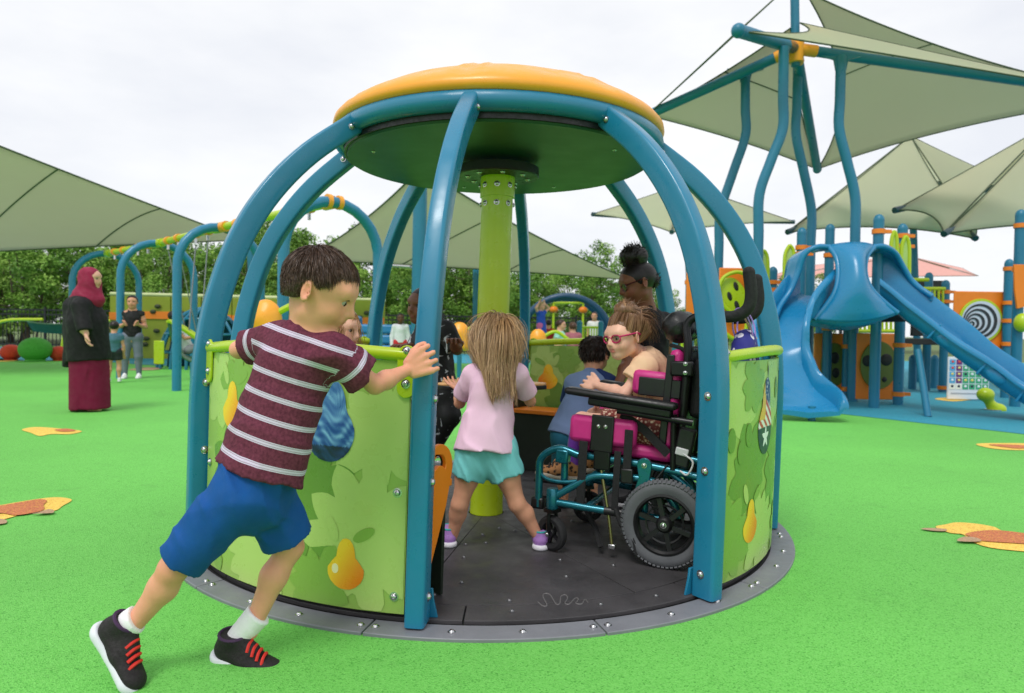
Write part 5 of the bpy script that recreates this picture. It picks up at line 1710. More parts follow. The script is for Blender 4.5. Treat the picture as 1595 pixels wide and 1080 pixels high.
    pad('rear_pouch', (-0.105, 0.03, 0.70), (0.07, 0.27, 0.24), STRAP, 0.06, 0.025)
    pad('battery_box', (-0.10, 0.10, 0.66), (0.06, 0.12, 0.12), BLACK, 0.0, 0.012)
    pad('latch', (-0.055, 0.222, 0.455), (0.05, 0.012, 0.03), mat('white_plastic', (205, 205, 208), 0.4), 0.2, 0.004)
    tube('cable', [(-0.06, 0.225, 0.45), (-0.10, 0.235, 0.42), (-0.08, 0.235, 0.37), (-0.05, 0.225, 0.38)], 0.004, mat('white_plastic', (205, 205, 208)))
    tube('brake_cable', [(0.0, 0.22, 0.40), (0.08, 0.245, 0.27), (0.02, 0.245, 0.22)], 0.004, BLACK)
    tube('axle', [(0, -0.24, 0.172), (0, 0.24, 0.172)], 0.013, BLKM)
    tube('cross_tube', [(0.32, -0.23, 0.20), (0.32, 0.23, 0.20)], 0.014, TEALM)
    tube('cross_tube', [(0.30, -0.21, 0.33), (0.30, 0.21, 0.33)], 0.014, TEALM)
    tube('cross_tube', [(-0.13, -0.2, 0.20), (-0.13, 0.2, 0.20)], 0.014, TEALM)
    GOLD = mat('brass_rod', (150, 140, 96), 0.3, metal=0.9)
    tube('prop_rod', [(0.275, 0.225, 0.385), (0.235, 0.235, 0.19), (0.215, 0.24, 0.06)], 0.007, GOLD)
    pad('prop_foot', (0.214, 0.24, 0.05), (0.03, 0.02, 0.02), STEEL, 0, 0.004)
    # footplate
    pad('footplate', (0.50, 0.0, 0.262), (0.20, 0.30, 0.014), BLACK, 0.03, 0.005)
    # headrest on its stem
    hr = MB()
    cpos = Wc(-0.005, -0.01, 0.945)
    S = Sdf(0.006); S.cap(cpos - WL * 0.07, cpos + WL * 0.09, 0.068, 0.068, 0.02); S.noise = wrinkle(0.004, WH + V(0, 0, 0.5), 90, 4, 0.4)
    v, f = S.mesh(); obj('headrest', (v, f), mat('black_vinyl', (26, 26, 28), 0.38, var=0.15, vscale=20, bump=0.3, bscale=90), t, ang=180)
    tube('headrest_stem', [(-0.04, 0, 0.94), (-0.09, 0, 0.91), (-0.095, 0, 0.80), (-0.07, 0, 0.70)], 0.011, BLKM)
    obj('headrest_knob', MB().ball(Wc(-0.11, 0.05, 0.91), (0.03, 0.03, 0.03), 14, 10), BLACK, t)
    tube('headrest_bar', [(-0.05, -0.05, 0.925), (-0.11, 0.05, 0.91)], 0.006, STEEL)
    tube('back_bar', [(-0.075, -0.19, 0.855), (-0.075, 0.19, 0.855)], 0.013, BLKM)
    tube('chest_strap', [(0.02, 0.10, 0.87), (-0.03, 0.16, 0.86), (-0.07, 0.19, 0.84)], 0.008, STRAP)
    # lap belt
    lb = MB()
    lb.sweep([Wc(0.20, 0.185, 0.585), Wc(0.10, 0.205, 0.53), Wc(0.0, 0.215, 0.44)], [(0.018, 0.002), (-0.018, 0.002), (-0.018, -0.002), (0.018, -0.002)], V(0, 0, 1))
    obj('lap_belt', lb, STRAP, t)
    return t
wheelchair()

# bag with purple straps hung on the push handles
def bag():
    c = Wc(-0.265, 0.06, 0.865)
    t = thing('bag', 'small blue flowered bag with lilac straps hung on the wheelchair handles', 'bag', c - V(0, 0, 0.13))
    S = Sdf(0.006)
    S.cap(c - WL * 0.06 + V(0, 0, -0.05), c + WL * 0.06 + V(0, 0, -0.05), 0.072, 0.072, 0.03, flat=(WH, 1.4))
    S.cap(c - WL * 0.05 + V(0, 0, 0.015), c + WL * 0.05 + V(0, 0, 0.015), 0.06, 0.06, 0.04, flat=(WH, 1.4))
    S.noise = wrinkle(0.004, V(0.5, 0.5, 0.5), 60, 2, 0.7)
    v, f = S.mesh()
    m = mat('blue_flower_cloth', (44, 50, 140), 0.8)
    n, l = m.node_tree.nodes, m.node_tree.links
    tc = n.new('ShaderNodeTexCoord'); vo = n.new('ShaderNodeTexVoronoi'); vo.inputs['Scale'].default_value = 26
    l.new(tc.outputs['Object'], vo.inputs['Vector'])
    r = n.new('ShaderNodeValToRGB'); r.color_ramp.interpolation = 'CONSTANT'
    r.color_ramp.elements[0].color = lin((232, 224, 240)); r.color_ramp.elements[1].position = 0.33; r.color_ramp.elements[1].color = lin((46, 48, 136))
    l.new(vo.outputs['Distance'], r.inputs[0]); l.new(r.outputs[0], n['Principled BSDF'].inputs['Base Color'])
    obj('pouch', (v, f), m, t, ang=180)
    LI = mat('lilac_strap', (164, 132, 208), 0.7, bump=0.3, bscale=300)
    prof = [(0.012, 0.002), (-0.012, 0.002), (-0.012, -0.002), (0.012, -0.002)]
    for y, yh in ((0.13, 0.18), (-0.03, -0.02)):
        base = Wc(-0.265, 0.06 + (y - 0.06) * 0.7, 0.90)
        hk = Wc(-0.235, y + 0.02, 1.012)
        pts = smooth_path([base + WH * 0.03, Wc(-0.225, y, 0.95), hk, Wc(-0.262, y + 0.02, 1.015), Wc(-0.29, y, 0.96), base - WH * 0.035], 5)
        obj('strap', MB().sweep(pts, prof, WL), LI, t)
    obj('drawstring', MB().tube(smooth_path([Wc(-0.25, -0.04, 0.99), Wc(-0.275, -0.05, 0.94), Wc(-0.30, -0.06, 0.90)], 4), 0.004, 6), mat('tan_cord', (190, 164, 120), 0.7), t)
bag()

def cloth_bag():
    c = Wc(-0.235, -0.10, 0.46)
    t = thing('cloth_bag', 'white flowered cloth bundle hanging low behind the wheelchair seat', 'bag', c - V(0, 0, 0.07))
    S = Sdf(0.006); S.ell(c, (0.065, 0.06, 0.055), None, 0.02); S.ell(c + V(-0.03, 0, -0.03), (0.05, 0.05, 0.05), None, 0.03)
    S.noise = wrinkle(0.006, V(0.5, 0.5, 0.5), 70, 3, 0.8)
    v, f = S.mesh()
    m = mat('pale_flower_cloth', (230, 226, 226), 0.85)
    n, l = m.node_tree.nodes, m.node_tree.links
    tc = n.new('ShaderNodeTexCoord'); nz = n.new('ShaderNodeTexNoise'); nz.inputs['Scale'].default_value = 16
    l.new(tc.outputs['Object'], nz.inputs['Vector'])
    r = n.new('ShaderNodeValToRGB'); r.color_ramp.elements[0].position = 0.38; r.color_ramp.elements[0].color = lin((120, 190, 150)); r.color_ramp.elements[1].position = 0.62; r.color_ramp.elements[1].color = lin((226, 110, 130))
    k = r.color_ramp.elements.new(0.43); k.color = lin((232, 230, 230)); k = r.color_ramp.elements.new(0.57); k.color = lin((232, 230, 230))
    l.new(nz.outputs['Fac'], r.inputs[0]); l.new(r.outputs[0], n['Principled BSDF'].inputs['Base Color'])
    obj('bundle', (v, f), m, t, ang=180)
    obj('tie_cord', MB().tube(smooth_path([c + V(0, 0, 0.05), Wc(-0.20, -0.12, 0.52), Wc(-0.12, -0.15, 0.56)], 4), 0.005, 6), STRAP, t)
cloth_bag()

# ------------------------------------------------------------------ girl in the wheelchair
def girl_chair():
    J = dict(neck=Wc(0.145, 0.0, 0.815), chest=Wc(0.12, 0.0, 0.735), pelvis=Wc(0.09, 0, 0.515),
             shL=Wc(0.125, 0.098, 0.775), shR=Wc(0.15, -0.095, 0.78),
             elL=Wc(0.20, 0.140, 0.665), wrL=P(928, 600, 3.06), elR=Wc(0.17, -0.15, 0.70), wrR=Wc(0.30, -0.06, 0.625),
             hipL=Wc(0.09, 0.065, 0.51), hipR=Wc(0.09, -0.065, 0.51), knL=Wc(0.40, 0.09, 0.535), knR=Wc(0.40, -0.09, 0.535),
             anL=Wc(0.435, 0.10, 0.325), anR=Wc(0.435, -0.10, 0.325))
    t = thing('person', 'girl with pink glasses and peach top sitting in the wheelchair', 'person', base_of(J))
    s = 0.82; tf = WH
    S = Sdf(0.005)
    F, U, R = frame(V(-0.80, -0.52, -0.14), V(-0.12, 0.0, 0.98))
    e = 0.180; hc = P(972, 524, 2.96)
    q = add_head(S, hc, F, U, e)
    add_body(S, J, s, tf); add_neck(S, q, J, s)
    add_hand(S, J['wrL'], unit(P(904, 584, 3.16) - J['wrL']), V(0.2, 0.95, -0.25), 0.125, (0.35, 0.4, 0.3), thumb=1, tcurl=0.3)
    add_hand(S, J['wrR'], WH * 0.8 + V(0, 0, -0.2), V(0, 0, -1), 0.125, (0.4, 0.5, 0.3), thumb=-1)
    v, f = S.mesh()
    obj('body', (v, f), SKIN, t, cols=skin_cols(v, q, e, (236, 184, 160), (212, 116, 112)), ang=180)
    add_eyes(t, q, e, F, look=V(-0.85, -0.35, -0.45), brow=(110, 80, 58))
    glasses(t, q, e, mat('magenta_frame', (190, 30, 96), 0.25), 0.016)
    PEACH = mat('peach_cloth', (236, 196, 160), 0.8, var=0.05, vscale=14, bump=0.25, bscale=380, spec=0.2)
    T = Sdf(0.0055)
    T.cap(Wc(0.09, 0, 0.56), J['chest'], 0.110, 0.098, 0.04, flat=(tf, 1.2), open_a=True)
    T.cap(J['chest'], lerp(J['chest'], J['neck'], 0.92), 0.086, 0.050, 0.05); T.cap(J['shL'], J['shR'], 0.050, 0.050, 0.05)
    for d in 'LR':
        T.cap(J['sh' + d], lerp(J['sh' + d], J['el' + d], 0.55), 0.054, 0.060, 0.035, open_b=True)
    T.noise = wrinkle(0.005, V(0.7, 0.5, 0.2), 90, 5, 0.4)
    v, f = T.mesh(); so = obj('top', (v, f), PEACH, t, ang=180)
    # patterned skirt
    m = mat('flowered_skirt', (140, 60, 60), 0.85)
    n, l = m.node_tree.nodes, m.node_tree.links
    tc = n.new('ShaderNodeTexCoord'); vo = n.new('ShaderNodeTexVoronoi'); vo.inputs['Scale'].default_value = 75
    l.new(tc.outputs['Object'], vo.inputs['Vector'])
    r = n.new('ShaderNodeValToRGB'); r.color_ramp.elements[0].color = lin((226, 200, 176)); r.color_ramp.elements[0].position = 0.2; r.color_ramp.elements[1].position = 0.5; r.color_ramp.elements[1].color = lin((124, 56, 50))
    l.new(vo.outputs['Distance'], r.inputs[0]); l.new(r.outputs[0], n['Principled BSDF'].inputs['Base Color'])
    T = Sdf(0.006)
    T.cap(Wc(0.09, 0.07, 0.53), Wc(0.09, -0.07, 0.53), 0.088, 0.088, 0.04)
    for d in 'LR': T.cap(J['hip' + d], lerp(J['hip' + d], J['kn' + d], 0.72), 0.08, 0.064, 0.03, open_b=True)
    T.noise = wrinkle(0.005, WH, 60, 6, 0.5)
    v, f = T.mesh(); obj('skirt', (v, f), m, t, ang=180)
    PUR = mat('purple_brace', (112, 52, 160), 0.45, var=0.1)
    LEO = mat('leopard_shoe', (150, 106, 66), 0.7)
    n, l = LEO.node_tree.nodes, LEO.node_tree.links
    tc = n.new('ShaderNodeTexCoord'); vo = n.new('ShaderNodeTexVoronoi'); vo.inputs['Scale'].default_value = 55
    l.new(tc.outputs['Object'], vo.inputs['Vector'])
    r = n.new('ShaderNodeValToRGB'); r.color_ramp.elements[0].position = 0.30; r.color_ramp.elements[0].color = lin((40, 26, 20)); r.color_ramp.elements[1].position = 0.42; r.color_ramp.elements[1].color = lin((176, 122, 76))
    l.new(vo.outputs['Distance'], r.inputs[0]); l.new(r.outputs[0], n['Principled BSDF'].inputs['Base Color'])
    for d, y in (('L', 0.10), ('R', -0.10)):
        k = Sdf(0.0055)
        k.cap(lerp(J['kn' + d], J['an' + d], 0.30), J['an' + d], 0.044, 0.036, 0.02, open_a=True, open_b=False)
        v, f = k.mesh(); obj('leg_brace', (v, f), PUR, t, ang=180)
        shoe(t, Wc(0.39, y, 0.27), Wc(0.60, y, 0.278), V(0, 0, 1), 0.215, LEO, mat('cream_sole', (206, 192, 176), 0.7), 0.0055, mat('dark_lace', (50, 40, 36), 0.8))
    # hair: swept up into a high ponytail
    rn = np.random.RandomState(8)
    def keep(r_, fw, u): return (fw < 0.22 or u > 0.28) and u > (-0.27 if fw < -0.12 else 0.06)
    pts, nr, R_, F_, U_ = scalp_points(q, e, 5200, keep, 5, 1.02)
    tie = q(0.0, -0.20, 0.60)
    to = tie - pts; dist = np.linalg.norm(to, axis=1)
    tg = to - nr * np.sum(to * nr, 1)[:, None]; tg /= np.linalg.norm(tg, axis=1)[:, None] + 1e-6
    vv, ff, ids = ribbons(pts, tg + nr * 0.10, dist * 0.62, -nr * 0.6, 0.0032, 5, seed=3)
    cap_ = hair_cap(q, e, 0.006, [((0, 0.26, 0.25), (0, 0.8, -0.6)), ((0, -0.2, -0.26), (0, 0.4, -1))], 1.04)
    S = Sdf(0.006); S.ell(q(0, -0.16, 0.60), (0.052, 0.046, 0.038), None, 0.02); S.ell(q(0, -0.33, 0.42), (0.045, 0.045, 0.05), None, 0.03); S.noise = wrinkle(0.004, WH + V(0, 0, 0.4), 160, 3, 0.3)
    bv, bf = S.mesh()
    d = rn.normal(0, 1, (900, 3)); d /= np.linalg.norm(d, axis=1)[:, None]; d = d[d @ U_ > -0.3]
    r0 = q(0, -0.18, 0.57) + d * V(0.046, 0.042, 0.036)
    v2, f2, i2 = ribbons(r0, np.cross(d, R_) * -1.0 + d * 0.05 + rn.normal(0, 0.10, d.shape), rn.uniform(0.04, 0.09, len(d)), -d * 2.2 - F_ * 0.6, 0.0035, 6, seed=5)
    rt_ = np.tile(q(0, -0.40, 0.42), (420, 1)) + rn.normal(0, 0.014, (420, 3))
    v3, f3, i3 = ribbons(rt_, np.tile(-F_ * 0.55 + U_ * 0.1, (420, 1)) + rn.normal(0, 0.22, (420, 3)), rn.uniform(0.09, 0.17, 420), V(0, 0, -2.6), 0.0035, 7, seed=6)
    hair_obj('hair', t, [cap_, (bv, bf, None), (vv, ff, ids), (v2, f2, i2), (v3, f3, i3)], (92, 62, 44), (190, 146, 106), 6)
girl_chair()
# ------------------------------------------------------------------ swing set: four arches on one slanting line
def swings():
    A = [V(-2.1, 8.2, 0), V(-4.35, 10.45, 0), V(-6.36, 12.6, 0), V(-8.45, 14.6, 0)]
    dr = unit(A[1] - A[0]); pr = V(0.707, 0.707, 0)
    t = thing('swing_set', 'long swing set of blue arches joined by lime top beams', 'swing set', A[1])
    H = 2.43
    for c in A:
        path = [c - pr * 0.62, c - pr * 0.62 + V(0, 0, 1.75)]
        path += [c - pr * 0.62 * math.cos(a) + V(0, 0, 1.80 + 0.60 * math.sin(a)) for a in np.linspace(0.12, PI - 0.12, 13)]
        path += [c + pr * 0.62 + V(0, 0, 1.75), c + pr * 0.62]
        obj('arch', MB().tube(path, 0.064, 14), BLUE, t)
        if c is not A[0]:
            continue
    for k in range(3):
        a, b = A[k] + V(0, 0, H - 0.03), A[k + 1] + V(0, 0, H - 0.03)
        obj('top_beam', MB().tube([a + dr * 0.10, b - dr * 0.10], 0.055, 14), LIME, t)
        for e_, s_ in ((a, 1), (b, -1)):
            obj('beam_socket', MB().tube([e_ + dr * s_ * 0.02, e_ + dr * s_ * 0.20], 0.078, 14), LIME if k else ORANGE_P, t)
        for f in (0.18, 0.36, 0.64, 0.82):
            p = lerp(a, b, f)
            obj('swing_hanger', MB().tube([p - dr * 0.05, p + dr * 0.05], 0.074, 12), ORANGE_P, t)
            obj('hanger_shackle', MB().tube([p - V(0, 0, 0.06), p - V(0, 0, 0.15)], 0.022, 8), STEEL, t)
    for c in (A[0],):
        for s_ in (-0.07, 0.07):
            obj('arch_clamp', MB().tube([c + V(0, 0, 2.40) + pr * (s_ - 0.025), c + V(0, 0, 2.40) + pr * (s_ + 0.025)], 0.083, 14), ORANGE_P, t)
    # seats
    CH = mat('chain_metal', (150, 152, 156), 0.35, metal=0.9)
    def seat(k, f0, f1, sz, lean, label, kid):
        a, b = A[k] + V(0, 0, H - 0.2), A[k + 1] + V(0, 0, H - 0.2)
        p0, p1 = lerp(a, b, f0), lerp(a, b, f1)
        m = lerp(p0, p1, 0.5); m = V(m[0], m[1], 0) + pr * lean
        w = 0.24
        s_ = thing('swing', label, 'swing', m + V(0, 0, sz), 'swing seats with lime frames')
        for sg, tp in ((-1, p0), (1, p1)):
            bt = m + dr * sg * w
            if sg == -1: tp, bt = p0, m - dr * w
            obj('chain', MB().tube([tp, bt + V(0, 0, sz + 0.45)], 0.010, 6), CH, s_)
        # reclined bucket: dark green shell with a lime side frame
        prof = [(-0.34, 0.62), (-0.30, 0.40), (-0.22, 0.16), (-0.08, 0.02), (0.10, 0.0), (0.26, 0.05), (0.42, 0.14)]
        pf = smooth_path([V(x, 0, z) for x, z in prof], 4)
        sh = MB().grid(lambda u, v: m - pr * 0 + (lambda q_: -dr * 0 + q_[0] * FW + dr2 * (v - 0.5) * 2 * w + V(0, 0, sz + q_[2]))(pf[int(round(u * (len(pf) - 1)))]), len(pf) - 1, 6)
        obj('seat_shell', sh, mat('green_seat', (34, 92, 52), 0.45), s_, solid=0.02)
        for sg in (-1, 1):
            fr = [m + FW * x + dr2 * sg * (w + 0.01) + V(0, 0, sz + z) for x, z in ((-0.34, 0.62), (-0.10, 0.48), (0.20, 0.26), (0.44, 0.12))]
            obj('seat_frame', MB().tube(smooth_path(fr, 4), 0.026, 8), LIME, s_)
        fr = [m + FW * -0.34 + dr2 * sg * w + V(0, 0, sz + 0.62) for sg in (-1, 0, 1)]
        obj('seat_bar', MB().tube(fr, 0.026, 8), LIME, s_)
        fr = [m + FW * 0.44 + dr2 * sg * w + V(0, 0, sz + 0.12) for sg in (-1, 0, 1)]
        obj('seat_bar', MB().tube(fr, 0.022, 8), mat('black_plastic', (22, 22, 24)), s_)
        return m
    FW = unit(V(0.94, 0.34, 0)); dr2 = np.cross(V(0, 0, 1), FW)
    seat(1, 0.64, 0.82, 0.38, 0.3, 'lime-framed green swing seat with a child reclining in it', True)
    seat(1, 0.18, 0.36, 0.38, -0.1, 'empty lime-framed swing seat beside the reclining child', False)
swings()

# ------------------------------------------------------------------ shade sails
SAILG = mat('olive_sail', (184, 185, 162), 0.8, var=0.04, vscale=0.7, bump=0.1, bscale=40)
SAILT = mat('cream_sail', (222, 220, 194), 0.8, var=0.04, vscale=0.7, bump=0.1, bscale=40)
SEAM = mat('sail_seam', (70, 84, 58), 0.8)
for m_, tcol, tf_ in ((SAILG, (0.72, 0.72, 0.59, 1), 0.56), (SAILT, (0.86, 0.85, 0.70, 1), 0.68)):     # woven shade cloth lets light through
    n_, l_ = m_.node_tree.nodes, m_.node_tree.links
    tr_ = n_.new('ShaderNodeBsdfTranslucent'); tr_.inputs['Color'].default_value = tcol
    mx_ = n_.new('ShaderNodeMixShader'); mx_.inputs[0].default_value = tf_
    l_.new(n_['Principled BSDF'].outputs[0], mx_.inputs[1]); l_.new(tr_.outputs[0], mx_.inputs[2]); l_.new(mx_.outputs[0], n_['Material Output'].inputs['Surface'])

def sail_fn(tip, a, b, c1=0.10, c2=0.10, c3=0.12, bulge=0.0):
    """triangular sail: u from the tip to the edge a-b, v from a to b; edges curve inwards"""
    tip, a, b = [np.asarray(x, float) for x in (tip, a, b)]
    cen = (tip + a + b) / 3; nrm = unit(np.cross(a - tip, b - tip))
    def f(u, v):
        pa = lerp(tip, a, u) + (cen - lerp(tip, a, 0.5)) * c1 * 4 * u * (1 - u)
        pb = lerp(tip, b, u) + (cen - lerp(tip, b, 0.5)) * c2 * 4 * u * (1 - u)
        p = lerp(pa, pb, v)
        p = p + (cen - lerp(a, b, 0.5)) * c3 * 4 * v * (1 - v) * u * u
        return p + nrm * bulge * 16 * u * (1 - u) * v * (1 - v)
    return f
def sail(parent, fn, m, seams=(), name='sail', sw=0.03):
    so = obj(name, MB().grid(fn, 18, 18), m, parent, solid=0.008, orient=True)
    for u in seams:
        pts = [fn(u, k / 16) for k in range(17)]
        obj('seam', MB().tube(pts, sw * 0.36, 5), SEAM, so)
    ed = [fn(k / 20, 0) for k in range(21)] + [fn(1, k / 20) for k in range(1, 21)] + [fn(1 - k / 20, 1) for k in range(1, 20)]
    obj('edge_cord', MB().tube(ed, sw * 0.38, 6, closed=True), SEAM, so)
    return so

def left_sail():
    tip = P(382, 374, 17.0); a = P(-420, 60, 9.5); b = P(-420, 418, 20.0)
    t = thing('shade_sail', 'large olive shade sail stretching in from the left over the swings', 'shade sail', (tip[0], tip[1], 0), 'olive shade sails')
    sail(t, sail_fn(tip, a, b, 0.02, 0.06, 0.05, -0.2), SAILG, (0.255, 0.50, 0.74), sw=0.05)
    pp = tip.copy(); base = V(pp[0] + 0.3, pp[1], 0)
    obj('mast', MB().tube([base, tip + V(0.1, 0, 0.1)], 0.085, 12), BLUE2, t)
    for q_ in (a, b):
        obj('mast', MB().tube([V(q_[0], q_[1], 0), q_ + V(0, 0, 0.1)], 0.085, 12), BLUE2, t)
left_sail()
def mid_sail():
    tip = P(982, 436, 17.5); a = P(655, 262, 12.0); b = P(470, 404, 18.5)
    t = thing('shade_sail', 'olive shade sail between two blue masts behind the carousel pole', 'shade sail', (a[0], a[1], 0), 'olive shade sails')
    sail(t, sail_fn(tip, a, b, 0.10, 0.06, 0.08, -0.1), SAILG, (0.36, 0.68), sw=0.05)
    obj('mast', MB().tube([P(651, 520, 12.0) * V(1, 1, 0), a + V(0, 0, 0.2)], 0.12, 16), BLUE2, t)
    d = P(742, 500, 18.0)
    obj('mast', MB().tube([d * V(1, 1, 0), P(742, 418, 18.0)], 0.09, 14), BLUE2, t)
    obj('stay_cable', MB().tube([P(608, 414, 12.4), P(640, 416, 12.1)], 0.03, 8), STEEL, t)
mid_sail()

def tall_canopy():
    hub = P(1240, 76, 10.3); top = P(1237, -60, 10.3)
    L, B, R, F = P(1008, 180, 11.4), P(1273, 264, 13.2), P(1760, 150, 10.4), P(1150, 48, 9.2)
    t = thing('shade_canopy', 'tall four-armed olive canopy on wavy blue posts above the slide tower', 'shade canopy', (hub[0], hub[1], 0))
    obj('mast', MB().tube([hub - V(0, 0, 0.25), top], 0.062, 12), BLUE2, t)
    for tip in (L, B, R, F):
        d = unit(tip - hub)
        ao = obj('arm', MB().tube([hub + d * 0.1, tip], 0.075 if tip is not F else 0.085, 12), BLUE2, t)
        obj('arm_socket', MB().tube([hub + d * 0.05, hub + d * 0.30], 0.085, 12), ORANGE_P, t)
        obj('arm_cap', MB().ball(tip, 0.095 if tip is F else 0.08, 12, 8), BLUE2, ao)
    obj('hub', MB().lathe([(0.001, -0.22), (0.10, -0.2), (0.11, 0.0), (0.11, 0.14), (0.08, 0.2), (0.001, 0.2)], hub, 16), ORANGE_P, t)
    apex = P(1231, 44, 10.3); apex2 = P(1253, -14, 10.3)
    sail(t, sail_fn(apex, L, B, 0.06, 0.10, 0.10, 0.0), SAILG, (0.45,))
    sail(t, sail_fn(apex2, B, R, 0.30, 0.16, 0.16, 0.0), SAILG, (0.42,))
    sail(t, sail_fn(P(1246, 36, 10.2), R, F, 0.02, 0.25, 0.20, 0.0), SAILT, ())
    sail(t, sail_fn(P(1222, -16, 10.2), F, L, 0.30, 0.05, 0.30, 0.0), SAILG, ())
    # wavy posts rising from the tower
    posts = [((1161, 106), (1161, 215), (1122, 325), (1118, 440), 10.9), ((1221, 74), (1219, 205), (1183, 295), (1180, 440), 9.9),
             ((1243, 92), (1240, 215), (1264, 320), (1262, 440), 10.8), ((1310, 88), (1307, 205), (1332, 300), (1332, 440), 10.0)]
    for a, b, c, d, Y in posts:
        base = P(d[0], d[1], Y)
        pts = [P(*a, Y), P(*b, Y), lerp(P(*b, Y), P(*c, Y), 0.5) + V(0, 0, 0), P(*c, Y), base, V(base[0], base[1], 0)]
        path = [pts[0]] + smooth_path([lerp(pts[0], pts[1], 0.6), lerp(pts[0], pts[1], 0.97), lerp(pts[1], pts[3], 0.5), lerp(pts[3], pts[4], 0.06), lerp(pts[3], pts[4], 0.5)], 8) + [pts[5]]
        obj('wavy_post', MB().tube(path, 0.070, 14), BLUE2, t)
    for (x, y, Y) in ((1161, 108, 10.9), (1310, 88, 10.0)):
        c = P(x, y, Y)
        gz = MB().prism([(-0.28, 0.0), (0.28, 0.0), (0.10, -0.05), (0.07, -0.20), (-0.07, -0.20), (-0.10, -0.05)], lambda a, b: c + V(a, 0.02, b), lambda a, b: c + V(a, -0.02, b))
        obj('gusset', gz, BLUE2, t)
tall_canopy()

def umbrella_sail(label, apex, corners, mast_base, m_top, curve=0.16, arms=True, group='small shade canopies'):
    t = thing('shade_canopy', label, 'shade canopy', (mast_base[0], mast_base[1], 0), group)
    n = len(corners)
    for i in range(n):
        a, b = corners[i], corners[(i + 1) % n]
        sail(t, sail_fn(apex, a, b, 0.05, 0.05, curve, 0.0), m_top, (), sw=0.035)
    obj('mast', MB().tube([mast_base, apex], 0.07, 10), BLUE2, t)
    if arms:
        for c in corners:
            st = lerp(mast_base, apex, 0.80); 
            obj('arm', MB().tube([st, c], 0.055, 8), mat('dark_teal_arm', (24, 66, 74), 0.4), t)
    return t
# far small one seen through the hoops
umbrella_sail('small far canopy seen through the right carousel hoops', P(1066, 286, 19.0), [P(922, 334, 17.8), P(1046, 362, 16.0), P(1238, 346, 18.4), P(1100, 322, 23.0)], V(*(P(1082, 400, 19.0)[:2]), 0), SAILT)
umbrella_sail('cream peaked canopy right of the slide hub', P(1418, 212, 14.5), [P(1226, 362, 13.0), P(1520, 372, 12.2), P(1560, 278, 17.0), P(1290, 316, 17.5)], V(*(P(1436, 400, 14.5)[:2]), 0), SAILT, 0.22)
umbrella_sail('cream canopy cut off by the right edge of the picture', P(1640, 190, 13.5), [P(1393, 328, 12.2), P(1470, 365, 11.4), P(1800, 360, 11.6), P(1760, 260, 16.0)], V(*(P(1604, 500, 13.5)[:2]), 0), SAILT, 0.20)
PINKS = mat('pink_sail', (214, 160, 150), 0.8, var=0.04)
umbrella_sail('pale red far canopy beyond the slide tower', P(1410, 398, 40.0), [P(1180, 436, 38.0), P(1524, 430, 38.0), P(1500, 418, 46.0), P(1240, 416, 46.0)], V(*(P(1410, 430, 40.0)[:2]), 0), PINKS, 0.08, arms=False)

# ------------------------------------------------------------------ fence, balls, far equipment
def fence():
    t = thing('fence', 'black metal picket fence in front of the trees at left', 'fence', (-16, 25.6, 0))
    x0, x1, Y = -34.0, 12.0, 25.6
    for z in (0.15, 1.25, 1.42):
        obj('fence_rail', MB().box(((x0 + x1) / 2, Y, z), (x1 - x0, 0.04, 0.05)), BLACK, t, smooth=False)
    for k in range(20):
        x = x0 + (x1 - x0) * k / 19
        obj('fence_post', MB().box((x, Y, 0.76), (0.07, 0.07, 1.52)), BLACK, t, smooth=False)
    pk = MB()
    n = 330
    for k in range(n):
        x = x0 + (x1 - x0) * (k + 0.5) / n
        pk.box((x, Y, 0.74), (0.022, 0.022, 1.44))
    o = obj('pickets', pk, BLACK, t, smooth=False); o['kind'] = 'stuff'
fence()
def ball_seat(px, py, r_px, Y, m, label):
    c = P(px, py, Y); r = r_px * Y / F_PX
    t = thing('play_ball', label, 'ball', (c[0], c[1], 0), 'large round rubber balls by the fence')
    prof = [(0.001, 0)] + [(r * math.sin(a), r * 0.80 - r * 0.82 * math.cos(a)) for a in np.linspace(0.35, PI - 0.02, 18)] + [(0.001, r * 1.62)]
    obj('dome', MB().lathe(prof, (c[0], c[1], 0.0), 32), m, t)
    obj('foot_ring', MB().lathe([(r * 0.5, 0.004), (r * 0.62, 0.004), (r * 0.55, 0.09), (r * 0.5, 0.09)], (c[0], c[1], 0), 28), m, t)
RB = rubber_mat('red_ball', lin((208, 62, 40)), lin((224, 82, 56)), lin((150, 40, 28)), 120)
GB = rubber_mat('green_ball', lin((64, 156, 52)), lin((90, 178, 70)), lin((40, 110, 34)), 120)
ball_seat(17, 540, 15, 17.5, RB, 'red ball left of the green one by the fence')
ball_seat(55, 535, 23, 17.2, GB, 'biggest ball, green, between two red balls')
ball_seat(92, 541, 14, 17.6, RB, 'red ball half hidden behind the woman in maroon')

def net_climber():
    p = P(60, 536, 21.5)
    t = thing('net_climber', 'low lime-framed net climber behind the coloured balls', 'climber', (p[0], p[1], 0))
    b = MB()
    for x in (-1.2, 1.2):
        obj('frame_tube', MB().tube(smooth_path([V(p[0] + x - 0.5, p[1], 0), V(p[0] + x - 0.35, p[1], 0.7), V(p[0] + x, p[1] + 0.3, 1.0), V(p[0] + x + 1.0, p[1] + 0.5, 1.05)], 5), 0.05, 8), LIME, t)
    obj('hammock_panel', MB().grid(lambda u, v: V(p[0] - 0.5 + 1.7 * u, p[1] + 0.2 + 0.3 * v, 0.98 - 0.3 * v - 0.06 * math.sin(PI * u)), 10, 6), mat('dark_teal_panel', (52, 92, 52), 0.5), t, solid=0.03)
net_climber()

